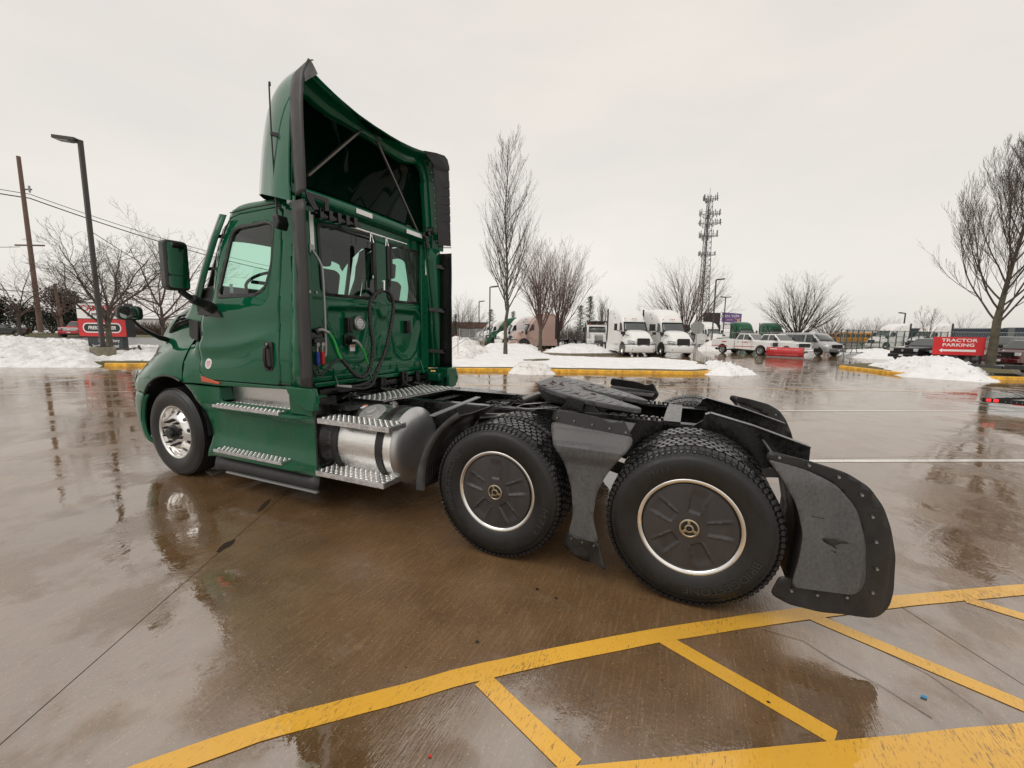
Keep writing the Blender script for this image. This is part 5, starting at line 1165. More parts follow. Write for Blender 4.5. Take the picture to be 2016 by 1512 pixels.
rows = [[(x, -y, z) for y, z in reversed(P)]+[(x, y, z) for y, z in P[1:]] for x, P in HS]
rows = dense(rows, 5, 4); b = MB().grid(rows); nlast = len(b.v)-len(rows[0]); b.f.append(tuple(range(nlast, len(b.v))))
HD = PT('bonnet', b, 'green', smooth=80)
PT('bonnet_inner', MB().box(-6.4, -5.16, -.60, .60, .95, 1.55), 'dark', smooth=0)
for s in (-1, 1):
    # headlamp sliver, wheel arch liner, intake with slats
    hl = MB().grid([[(x-.012, y-.012, z) for x, y, z in r] for r in ([(-6.40, -1.00, 1.17), (-6.41, -1.03, 1.06), (-6.40, -1.045, .97)], [(-6.50, -.945, 1.165), (-6.51, -.975, 1.05), (-6.50, -.99, .96)], [(-6.60, -.865, 1.13), (-6.61, -.885, 1.03), (-6.6, -.90, .96)], [(-6.665, -.76, 1.08), (-6.67, -.79, 1.0), (-6.66, -.80, .95)])])
    if s > 0: hl.flipy()
    PT('headlamp', hl, 'lamp', HD, smooth=60, solid=.006)
    lr = [[(WX+.648*cos(a), y, WR+.648*sin(a)) for y in (-1.20, -1.0, -.62)] for a in [radians(3+i*9) for i in range(20)]]
    b = MB().grid(lr).box(WX-.7, WX+.7, -.63, -.60, .35, 1.3)
    if s > 0: b.flipy()
    PT('wheel_arch_liner', b, 'trim', HD, smooth=60)
    ar = MB().tube([(WX+.655*cos(a), -1.213 if a < 2.2 else lerp(-1.213, -1.185, (a-2.2)/.6), WR+.650*sin(a)) for a in [radians(68+i*6.2) for i in range(13)]], .012, 6)
    if s > 0: ar.flipy()
    PT('arch_edge', ar, 'trim', HD)
    itk = MB(); A4 = [(-5.99, -.79, 1.72), (-5.55, -.855, 1.885), (-5.27, -.90, 1.90), (-5.27, -.955, 1.76), (-5.6, -.93, 1.70), (-5.93, -.85, 1.60)]
    b = MB().add([(x, y-.012, z) for x, y, z in A4]+[(x, y+.03, z-.0) for x, y, z in A4], [(0, 1, 2, 3, 4, 5)]+[(i, 6+i, 6+(i+1) % 6, (i+1) % 6) for i in range(6)])
    if s > 0: b.flipy()
    it = PT('air_intake', b, 'trim', HD, smooth=0)
    for k in (.2, .5, .8):
        p = Vector((-5.96, -.80, 1.69)).lerp(Vector((-5.92, -.845, 1.62)), k); q = Vector((-5.29, -.92, 1.88)).lerp(Vector((-5.29, -.965, 1.77)), k); m_ = Vector((-5.57, -.885, 1.86)).lerp(Vector((-5.60, -.945, 1.71)), k)
        b = MB().grid([[(v.x, v.y-.02, v.z+.012), (v.x, v.y-.045, v.z-.004), (v.x, v.y-.02, v.z-.014)] for v in (p, m_, q)])
        if s > 0: b.flipy()
        PT('intake_slat', b, 'rubber', it, solid=.006)
    # small bonnet mirror on its arm
    b = MB().tube(cat([(-5.90, -.87, 1.42), (-5.90, -.90, 1.53), (-5.87, -1.02, 1.58), (-5.82, -1.18, 1.67), (-5.80, -1.28, 1.77)]), [.04]*8+[.03]*8+[.024]*8+[.018]*8+[.015], 10).cyl((-5.90, -.85, 1.38), (-5.90, -.88, 1.50), .045)
    if s > 0: b.flipy()
    ma_ = PT('bonnet_mirror_arm', b, 'trim', HD)
    def mirror_box(c, w_, h_, d_, yaw_, nm, parent, split=None, tilt_=0):
        mm = MB().prism(rnd([(-w_/2, -h_/2), (w_/2, -h_/2), (w_/2, h_/2), (-w_/2, h_/2)], w_*.24, 5), -d_, 0, 'x')
        o = PT(nm, mm, 'trim', parent, bevel=.018, bseg=3, smooth=50); o.location = c; o.rotation_euler = (0, tilt_, yaw_)
        if split:
            for z0, z1 in ((-h_/2+.022, -h_/2+h_*split-.004), (-h_/2+h_*split+.004, h_/2-.022)):
                g = MB().prism(rnd([(-w_/2+.02, z0), (w_/2-.02, z0), (w_/2-.02, z1), (-w_/2+.02, z1)], w_*.16, 4), .0, .004, 'x'); PT('mirror_glass', g, 'mirror', o, smooth=0)
        else: PT('mirror_glass', MB().prism(rnd([(-w_/2+.016, -h_/2+.016), (w_/2-.016, -h_/2+.016), (w_/2-.016, h_/2-.016), (-w_/2+.016, h_/2-.016)], w_*.2, 5), 0, .004, 'x'), 'mirror', o, smooth=0)
        return o
    mirror_box((-5.74, s*1.315, 1.845), .22, .155, .09, radians(7)*s, 'bonnet_mirror', HD)
    b = MB().tube(cat([(-4.60, -1.12, 1.88), (-4.58, -1.22, 1.93), (-4.55, -1.36, 1.98), (-4.54, -1.45, 2.04)]), [.055]*8+[.045]*8+[.03]*8+[.03], 10).prism([(-4.86, 1.83), (-4.70, 1.93), (-4.50, 1.86), (-4.46, 1.80)], -1.15, -1.10, 'y')
    if s > 0: b.flipy()
    PT('mirror_arm', b, 'trim', bevel=.006)
    mirror_box((-4.50, s*1.475, 2.265), .195, .455, .11, radians(5)*s, 'wing_mirror', T, split=.30, tilt_=radians(0))
PT('bonnet_cap', MB().box(-5.30, -4.90, -.86, .86, 1.80, 1.98), 'trim', HD, bevel=.03)
tw = text_mesh('bonnet_lettering', 'CASCADIA', .042, 'chrome', HD, Matrix(((1, 0, 0, -5.10), (0, 0, -1, -.998), (0, 1, 0, 1.90), (0, 0, 0, 1))), ext=.003)
# bumper
BP = [(-5.99, -1.205, 0), (-6.15, -1.17, 0), (-6.32, -1.10, 0), (-6.47, -1.0, 0), (-6.60, -.86, 0), (-6.69, -.6, 0), (-6.72, -.3, 0), (-6.73, 0, 0)]
BP = BP+[(x, -y, 0) for x, y, _ in reversed(BP[:-1])]
rows = []
for x, y, _ in BP:
    k = sstep(-6.2, -5.95, x); rows.append([(x+dx+k*c, y*(1+dy), z) for dx, dy, z, c in ((.03, -.02, .925, .16), (-.01, 0, .90, .15), (-.03, .0, .75, .10), (-.02, 0, .60, .05), (.02, 0, .45, .03), (.06, -.01, .34, .05), (.10, -.04, .30, .08))])
PT('bumper', MB().grid(rows), 'green', smooth=60, solid=.03, sub=1)
PT('bumper_inner', MB().box(-6.5, -6.0, -.95, .95, .40, .90), 'dark', smooth=0)

# ---- lower side fairing with steps ----
for s in (-1, 1):
    fl = s > 0
    arc_ = [(WX+.665*cos(a), WR+.665*sin(a)) for a in [radians(q) for q in (60, 48, 36, 26, 14, 4, -4, -16)]]
    sk_o = [(-5.05, 1.085)]+arc_+[(-4.62, .335), (-3.125, .335), (-3.14, .48), (-3.20, 1.03), (-3.21, 1.075), (-3.44, 1.09), (-3.44, .93), (-4.52, .93), (-4.58, 1.075)]
    def ysk(x, z):
        y = -1.135-.055*sstep(.60, .36, z)-.03*sstep(.80, .93, z)-.05*sstep(-4.62, -4.85, x)
        return y
    F = panel('side_skirt', 'green', T, sk_o, ysk, step=.05, thick=.03, flip=fl, smooth=50)
    bx = MB().prism([(-4.60, .93), (-4.58, 1.08), (-4.545, 1.08), (-4.53, .93)], -1.17, -.98, 'y')
    if fl: bx.flipy()
    PT('step_surround', bx, 'green', F, bevel=.012, bseg=2)
    bx = MB().prism([(-3.47, .90), (-3.48, 1.09), (-3.18, 1.07), (-3.17, .90)], -1.19, -1.0, 'y')
    if fl: bx.flipy()
    PT('step_surround', bx, 'green', F, bevel=.012, bseg=2)
    led = MB(); rowsL = []
    for x, k in ((-4.63, 0), (-4.50, 1), (-3.40, 1), (-3.22, .25), (-3.15, 0)):
        rowsL.append([(x, -1.10, .905), (x, -1.15-.08*k, .895), (x, -1.155-.08*k, .872), (x, -1.13, .80)])
    led.grid(rowsL); rowsL = []
    for x, k in ((-4.66, 0), (-4.54, 1), (-3.40, 1), (-3.20, .35), (-3.13, .05)):
        rowsL.append([(x, -1.12, .445), (x, -1.17-.095*k, .430), (x, -1.175-.095*k, .385), (x, -1.19, .335)])
    led.grid(rowsL)
    if fl: led.flipy()
    PT('step_ledge', led, 'green', F, smooth=40)
    bk = MB().box(-4.53, -3.50, -1.035, -1.02, .905, 1.10)
    if fl: bk.flipy()
    PT('step_backplate', bk, 'alu_br', F, smooth=0)
    if not fl:
        stepboard('cab_step', -4.55, -3.56, -1.245, -1.035, .912, F, 26, h=.03); stepboard('cab_step', -4.52, -3.50, -1.285, -1.10, .452, F, 27, h=.03)
    rb_ = MB().grid([[(x, -1.185, .335), (x, -1.205, .27), (x, -1.215, .215)] for x in [-4.64+.138*i for i in range(12)]])
    if fl: rb_.flipy()
    rr_ = PT('skirt_rubber', rb_, 'rubber', F, smooth=60, solid=.012)
    eb = MB().box(-4.42, -3.12, -1.235, -1.205, .195, .212)
    if fl: eb.flipy()
    PT('skirt_edge_strip', eb, 'galv', rr_, smooth=0)
    # vertical rear return of the skirt
    ret = MB().prism([(-1.19, .34), (-1.19, 1.07), (-.95, 1.07), (-.9, .34)], -3.155, -3.135, 'x')
    if fl: ret.flipy()
    PT('skirt_return', ret, 'black', F)
# engine, gearbox and clutter that fill the dark space under the cab
en = MB().box(-5.9, -3.62, -.42, .42, .55, 1.2).box(-4.9, -3.3, -1.0, -.46, .35, .85).box(-4.9, -3.3, .46, 1.0, .35, .85).box(-3.62, -3.30, -.30, .30, .45, .95).cyl((-3.4, 0, .7), (-2.9, 0, .7), .18)
PT('driveline', en, 'black', bevel=.02)
cu_ = MB()
for y, r_, z1 in ((-.05, .05, 1.12), (.34, .06, 1.15), (.62, .035, 1.14)): cu_.cyl((-3.36, y, .98), (-3.36, y, z1), r_, n=16).cyl((-3.36, y, z1), (-3.36, y, z1+.03), r_*.8, n=16)
cu_.box(-3.48, -3.30, -.9, .95, .98, 1.02).box(-3.45, -3.38, -.92, .92, 1.04, 1.10)
for k in range(12): y = random.uniform(-.8, .7); cu_.tube([(-3.3, y, .99), (-3.25, y+random.uniform(-.1, .1), 1.04), (-3.2, y+random.uniform(-.2, .2), 1.01), (-3.12, y+random.uniform(-.2, .2), .95)], .012, 6)
PT('cab_mount', cu_, 'black')
PT('battery_box', MB().box(-3.2, -2.3, .50, 1.10, .35, .92), 'black', bevel=.02)
PT('exhaust_box', MB().box(-3.12, -2.9, -1.02, -.50, .95, .99), 'black')
rsk = MB().box(-3.30, -3.10, .98, 1.20, .92, 1.19).box(-3.46, -3.2, .9, 1.2, 1.0, 1.12); PT('right_corner_box', rsk, 'green', bevel=.02) if 0 else PT('corner_box', rsk, 'green', bevel=.02)
# aerials
for y in (-1.175,):
    A = PT('aerial_mount', MB().prism([(-3.555, 2.60), (-3.555, 2.70), (-3.49, 2.70), (-3.47, 2.63), (-3.50, 2.57)], -1.20, -1.09, 'y'), 'rubber', bevel=.012)
    P = [(-3.525, -1.17, 2.70), (-3.525, -1.17, 2.78)]+[(-3.525-.012*sin(i/9*2.5), -1.17, 2.78+1.01*i/9) for i in range(1, 10)]
    PT('aerial', MB().tube(P, [.008, .008]+[.0065]*9, 8).cyl((-3.525, -1.17, 3.77), (-3.525, -1.17, 3.80), .009), 'rubber', A)
    PT('aerial_clip', MB().obox((-3.53, -1.18, 3.38), (-3.44, -1.13, 3.36), .025, .03), 'rubber', A)
A2 = PT('aerial', MB().tube([(-3.30, -1.20, 2.87), (-3.42, -1.14, 3.15), (-3.44, -1.12, 3.4), (-3.36, -1.11, 3.72)], .0045, 6), 'rubber', FA)
# ================= BACKGROUND VEHICLES =================
def repaint(root, old, new):
    for o in [root]+list(root.children_recursive):
        if o.type == 'MESH' and len(o.data.materials) and o.data.materials[0] == MT[old]:
            o.material_slots[0].link = 'OBJECT'; o.material_slots[0].material = MT[new]
def B(name, mb, m, par, **k): return mb.build(name, m, par, **k)
def simple_wheel(par, x, y, r, w, s, nm='wheel', rimm='steel', rr=.62):
    """s = outward sign on y"""
    o = B(nm, MB().lathe([(r*rr, -w*.3), (r*rr, -w/2), (r*.86, -w*.52), (r*.97, -w*.45), (r, -w*.3), (r, w*.3), (r*.97, w*.45), (r*.8, w/2), (r*rr, w*.4)], n=32), 'tyre', par, smooth=50); o.location = (x, y, r)
    if s > 0: o.rotation_euler = (0, 0, pi)
    rim = MB().lathe([(0, -w*.36), (r*.16, -w*.40), (r*.20, -w*.22), (r*.50, -w*.12), (r*.58, -w*.40), (r*rr+.01, -w*.48)], n=28)
    ro = B('rim', rim, rimm, o, smooth=40)
    hb = MB()
    for k in range(8): a = 2*pi*k/8; hb.cyl((r*.40*cos(a), -w*.19, r*.40*sin(a)), (r*.40*cos(a), -w*.14, r*.40*sin(a)), r*.075, n=8)
    B('rim_hole', hb, 'black', o, smooth=0); return o

def make_semi(label, loc, rz, group):
    """highway tractor with sleeper, forward = -x, origin under the middle"""
    t = thing('sleeper_truck', label, 'truck', loc, rz, group); OX = 3.6
    def sh(mb): mb.v = [(x+OX, y, z) for x, y, z in mb.v]; return mb
    rows = [[(x, -y, z) for y, z in reversed(P[::1])]+[(x, y, z) for y, z in P[1:]] for x, P in HS[::1]]
    b = MB().grid(rows); nl = len(b.v)-len(rows[0]); b.f.append(tuple(range(nl, len(b.v)))); B('bonnet', sh(b), 'white', t, smooth=80, sub=1)
    def sec(x, zt, w, zb=.95, r=.25):
        pts = [(0, zt), (w*.45, zt-.01), (w*.72, zt-.05), (w*.9, zt-.17), (w*.98, zt-.36), (w, zt-.62), (w+.0, max(zb+.05, (zt+zb)/2-.2)), (w+.03, zb)]
        return [(x, -y, z) for y, z in reversed(pts)]+[(x, y, z) for y, z in pts[1:]]
    body = MB().grid([sec(-5.08, 2.02, 1.0), sec(-4.86, 2.38, .99), sec(-4.62, 2.80, .99), sec(-4.45, 3.10, 1.0), sec(-4.15, 3.44, 1.04), sec(-3.75, 3.70, 1.09), sec(-3.2, 3.86, 1.13), (sec(-2.5, 3.93, 1.16)), sec(-1.75, 3.95, 1.18)])
    nl = len(body.v)-len(sec(0, 3, 1)); body.f.append(tuple(range(nl, len(body.v)))); B('cab_body', sh(body), 'white', t, smooth=60)
    def quad_up(x0, z0, x1, z1, y, nm, m, par, o=.012):
        b = MB()
        for s in (-1, 1): pass
        return b
    # windscreen, two panes with a divider; frame proud of the body
    rows = []
    for j in range(5):
        v = j/4; rows.append([(lerp(-5.07, -4.70, v)-.20*(1-(u/6)**2)*(1-.3*v)-.02, u/6*lerp(.97, .90, v), lerp(1.98, 2.70, v)) for u in range(-6, 7)])
    wsn = B('windscreen', sh(MB().grid(rows)), 'wind', t, smooth=60, solid=.03)
    B('windscreen_frame', sh(MB().tube(rows[0], .03, 6).tube(rows[-1], .035, 6).tube([r[0] for r in rows], .04, 6).tube([r[-1] for r in rows], .04, 6)), 'trim', t)
    brow = MB().grid([[(lerp(-5.02, -4.60, j/3)-.12*(1-(u/6)**2)*(1-.3*j/3)+.05, u/6*lerp(.94, .97, j/3), lerp(2.72, 2.95, j/3)) for u in range(-6, 7)] for j in range(4)])
    ml = None
    for y in (-.80, -.16, 0, .16, .80):
        m1 = MB().box(-.03, .03, -.045, .045, -.02, .03); mo = B('marker_lamp', m1, 'amber', t, smooth=0); mo.location = (-4.62+OX-.04, y, 2.98)
    for s in (-1, 1):
        f = (lambda mb: mb.flipy()) if s > 0 else (lambda mb: mb)
        y = -1.035
        B('side_window', f(sh(MB().prism(rnd([(-4.72, 2.02), (-4.50, 2.62), (-4.38, 2.68), (-3.92, 2.68), (-3.88, 2.1), (-3.95, 2.02)], .06, 3), y-.004, y+.03, 'y'))), 'wind', t, smooth=0)
        B('sleeper_window', f(sh(MB().prism(rnd([(-3.05, 2.0), (-3.05, 2.62), (-2.80, 2.62), (-2.80, 2.0)], .05, 3), -1.10-.03, -1.06, 'y'))), 'wind', t, smooth=0)
        B('roof_vent_window', f(sh(MB().prism(rnd([(-3.35, 3.05), (-2.95, 3.48), (-2.80, 3.50), (-2.85, 3.30), (-3.2, 3.0)], .04, 3), -1.13, -1.05, 'y'))), 'trim', t, smooth=0)
        g = MB().tube([(-4.86, y-.004, 1.15), (-4.86, y-.004, 1.98)], .01, 4).tube([(-3.80, y-.006, 1.15), (-3.80, y-.006, 2.75)], .01, 4).tube([(-4.86, y-.004, 1.15), (-3.80, y-.006, 1.15)], .01, 4).tube([(-3.62, y-.02, 1.0), (-3.62, y-.03, 2.95)], .008, 4)
        B('door_seam', f(sh(g)), 'trim', t)
        B('door_handle', f(sh(MB().box(-4.0, -3.90, y-.03, y, 1.38, 1.60))), 'trim', t, bevel=.01)
        B('side_extender', f(sh(MB().box(-1.74, -1.45, -1.21, -1.17, 1.1, 3.92))), 'trim', t, smooth=0)
        B('side_skirt', f(sh(MB().prism([(-4.66, .32), (-4.70, .7), (-4.95, 1.04), (-1.5, 1.04), (-1.4, .32)], -1.19, -1.12, 'y'))), 'white', t, bevel=.02)
        for z in (.45, .88): B('cab_step', f(sh(MB().box(-4.5, -3.6, -1.22, -1.10, z, z+.03))), 'galv', t, smooth=0)
        w = simple_wheel(t, WX+OX, s*1.06, .51, .28, s, rimm='alu')
        for x in (-.9, .42): simple_wheel(t, x+OX, s*1.0, .51, .44, s, rimm='alu')
        arch = MB().prism([(WX+.62*cos(a), .51+.62*sin(a)) for a in [radians(5+10*i) for i in range(18)]], -1.225, -.7, 'y'); B('wheel_arch', f(sh(arch)), 'black', t, smooth=0)
        hl = MB().grid([[(-6.30, -1.125, 1.22), (-6.30, -1.155, 1.08)], [(-6.44, -1.045, 1.21), (-6.47, -1.075, 1.05)], [(-6.60, -.93, 1.19), (-6.64, -.95, 1.03)], [(-6.705, -.70, 1.14), (-6.73, -.70, 1.02)]]); ho = B('headlamp', f(sh(hl)), 'lamp', t, smooth=60, solid=.02)
        B('headlamp_surround', f(sh(MB().tube([(-6.31, -1.14, 1.24), (-6.46, -1.055, 1.23), (-6.62, -.94, 1.205), (-6.72, -.70, 1.15)], .016, 5).tube([(-6.31, -1.165, 1.05), (-6.50, -1.08, 1.02), (-6.66, -.94, 1.0), (-6.735, -.70, .99)], .014, 5))), 'trim', ho)
        B('bonnet_mirror', f(sh(MB().tube([(-5.85, -.85, 1.60), (-5.75, -1.05, 1.66), (-5.66, -1.3, 1.74)], .03, 6).box(-5.68, -5.56, -1.45, -1.18, 1.70, 1.92))), 'trim', t, bevel=.02)
        B('wing_mirror', f(sh(MB().tube([(-4.80, -1.02, 1.92), (-4.70, -1.2, 1.95), (-4.55, -1.42, 2.05)], .035, 6).box(-4.62, -4.46, -1.62, -1.40, 2.02, 2.58))), 'trim', t, bevel=.03)
        B('cowl_recess', f(sh(MB().prism([(-5.2, 1.55), (-5.22, 1.85), (-4.95, 1.96), (-4.95, 1.58)], -1.06, -.9, 'y'))), 'trim', t, bevel=.01)
    # grille: black hexagon with slats
    gx = -6.735; go = MB().prism(rnd([(-.40, .62), (.40, .62), (.52, .80), (.50, 1.36), (.44, 1.42), (-.44, 1.42), (-.50, 1.36), (-.52, .80)], .04, 3), gx, gx+.14, 'x'); G_ = B('grille', sh(go), 'black', t, smooth=0, bevel=.01)
    for k in range(6):
        z = .72+k*.115; hw = .47 if .8 < z < 1.35 else .40; B('grille_slat', sh(MB().box(gx-.03, gx-.002, -hw, hw, z, z+.05)), 'trim', G_, smooth=0)
    for x in (-.17, .17): B('grille_bar', sh(MB().box(gx-.034, gx-.004, x-.012, x+.012, .66, 1.38)), 'trim', G_, smooth=0)
    # bumper
    rows = []
    for x, y, _ in BP:
        k = sstep(-6.2, -5.95, x); rows.append([(x+dx+k*c-.02, y*(1+dy), z) for dx, dy, z, c in ((.03, -.02, .925, .16), (-.02, 0, .89, .15), (-.04, .0, .70, .10), (-.02, 0, .50, .05), (.03, 0, .36, .03), (.08, -.03, .30, .08))])
    B('bumper', sh(MB().grid(rows)), 'white', t, smooth=60, solid=.03)
    B('bumper_gap', sh(MB().tube([(x-.02+.16*sstep(-6.2, -5.95, x), y*.995, .935) for x, y, _ in BP], .018, 5)), 'black', t)
    for s in (-1, 1): B('fog_lamp', sh(MB().prism([(s*.80, .52), (s*.80, .66), (s*.90, .50)], -6.66, -6.60, 'x')), 'black', t, smooth=0)
    ch = MB().box(-5.9, 1.0, -.43, -.35, .72, 1.0).box(-5.9, 1.0, .35, .43, .72, 1.0).box(-6.2, -1.6, -.9, .9, .55, 1.0); B('chassis', sh(ch), 'black', t, smooth=0)
    B('mud_flap', sh(MB().box(.95, .97, -1.15, -.6, .25, .95).box(.95, .97, .6, 1.15, .25, .95)), 'rubber', t, smooth=0)
    return t
def heading(deg): return radians(deg)-pi   # forward = -x
GW = 'tractor units parked in the lot'
s0 = make_semi('white sleeper truck nearest the bare trees, left of its identical neighbour', (0, 0, 0), heading(-60.5), GW)
def put(o, pxx, pyy, dep=None, z=0.):
    if dep is None: p = ground(pxx, pyy)
    else: p = at(pxx, pyy, dep)
    o.location = (p.x, p.y, z); return o
# bonnet tip to camera; the bodies stand behind
def put_front(o, pxx, dep, hd, off=3.1):
    p = at(pxx, 660, dep); o.rotation_euler = (0, 0, heading(hd)); o.location = (p.x-cos(radians(hd))*off, p.y-sin(radians(hd))*off, 0)
put_front(s0, 1268, 31.6, -60.5)
def semi_copy(lab, pxx, dep, hd, paint=None, off=3.1):
    c = copy_tree(s0); c['label'] = lab; put_front(c, pxx, dep, hd, off)
    if paint: repaint(c, 'white', paint)
    return c
semi_copy('white sleeper truck beside the stop sign, right of its identical neighbour', 1347, 32.0, -60.5)
semi_copy('beige sleeper truck in side view behind the bare trees', 1004, 46.0, -142, 'pink')
semi_copy('white sleeper truck partly hidden behind the beige one', 975, 52.0, -146)
semi_copy('white sleeper truck with red roof behind the beige truck', 984, 56.0, -146)
semi_copy('green sleeper truck in the far row, left of the tall bare tree', 957, 59.0, -146, 'green')
semi_copy('white sleeper truck at the far left end of the row', 944, 65.0, -146)
semi_copy('grey sleeper truck farthest along the row by the gate', 934, 72.0, -146, 'silver')
semi_copy('white sleeper truck behind the stop sign in the fenced yard', 1418, 62.0, -62)
semi_copy('green sleeper truck behind the white service pickup', 1480, 60.0, -75, 'green')
semi_copy('green sleeper truck behind the round bare tree', 1540, 62.0, -75, 'green')
semi_copy('white sleeper truck behind the green fence on the right', 1716, 62.0, -150)
semi_copy('white sleeper truck behind the fence, partly hidden by the red direction sign', 1795, 60.0, -150)

# red trailer front by the beige truck
semi_copy('red sleeper truck almost hidden behind the beige one', 1012, 49.5, -142, 'redpaint')
# old white truck with upright chrome grille
def vocational(loc, rz):
    t = thing('dump_truck', 'old white conventional truck with upright chrome grille and black dump hood', 'truck', loc, rz)
    b = MB().prism([(-3.9, .75), (-3.9, 1.62), (-2.3, 1.78), (-2.3, .75)], -.72, .72, 'y'); B('bonnet', b, 'white', t, bevel=.06, bseg=3)
    G_ = B('grille', MB().box(-3.97, -3.9, -.45, .45, .70, 1.62), 'chrome', t, bevel=.02)
    for k in range(9): B('grille_slat', MB().box(-3.985, -3.972, -.40+k*.09, -.375+k*.09, .75, 1.57), 'steel', G_, smooth=0)
    for s in (-1, 1):
        B('mudguard', MB().prism([(-3.95, .75), (-3.95, 1.05), (-3.6, 1.2), (-3.0, 1.2), (-2.5, .9), (-2.3, .5), (-2.5, .5), (-2.8, .95), (-3.5, .95), (-3.75, .75)], min(s*.72, s*1.15), max(s*.72, s*1.15), 'y'), 'white', t, bevel=.03)
        B('headlamp', MB().box(-3.985, -3.93, min(s*.75, s*1.05), max(s*.75, s*1.05), .90, 1.08), 'lamp', t, bevel=.02)
        simple_wheel(t, -3.2, s*1.0, .5, .28, s); [simple_wheel(t, x, s*.98, .5, .5, s) for x in (1.4, 2.7)]
        B('air_cleaner', MB().cyl((-2.35, s*.95, 1.35), (-2.35, s*.95, 1.95), .17), 'chrome', t)
        B('exhaust_stack', MB().cyl((-.75, s*1.0, 1.2), (-.75, s*1.0, 3.1), .06), 'chrome', t)
        B('wing_mirror', MB().box(-2.0, -1.9, min(s*1.3, s*1.5), max(s*1.3, s*1.5), 1.9, 2.4), 'trim', t)
    B('cab_body', MB().prism([(-2.3, .9), (-2.3, 1.85), (-2.1, 2.62), (-1.9, 2.72), (-.85, 2.72), (-.85, .9)], -1.05, 1.05, 'y'), 'white', t, bevel=.06, bseg=3)
    B('windscreen', MB().add([(-2.32, -.92, 1.88), (-2.32, .92, 1.88), (-2.15, .86, 2.5), (-2.15, -.86, 2.5)], [(0, 1, 2, 3)]), 'wind', t, solid=.02)
    for s in (-1, 1): B('side_window', MB().prism([(-2.1, 1.9), (-1.95, 2.5), (-1.25, 2.5), (-1.25, 1.9)], min(s*1.04, s*1.062), max(s*1.04, s*1.062), 'y'), 'wind', t, smooth=0)
    B('bumper', MB().box(-4.2, -4.05, -1.2, 1.2, .40, .72), 'chrome', t, bevel=.02)
    B('dump_hood', MB().prism([(-2.2, 2.95), (-2.2, 3.08), (-.5, 3.08), (-.5, .9), (-.65, .9), (-.65, 2.95)], -1.15, 1.15, 'y'), 'blackpaint', t, smooth=0)
    for y in (-.7, 0, .7): B('beacon', MB().cyl((-2.0, y, 2.72), (-2.0, y, 2.85), .07), 'amber', t)
    B('dump_body', MB().box(-.5, 3.6, -1.2, 1.2, 1.2, 2.5), 'blackpaint', t, bevel=.02); B('chassis', MB().box(-3.9, 3.5, -.45, .45, .6, .95), 'black', t)
    return t
t = vocational((0, 0, 0), 0); put_front(t, 1178, 42, -72, 3.6)

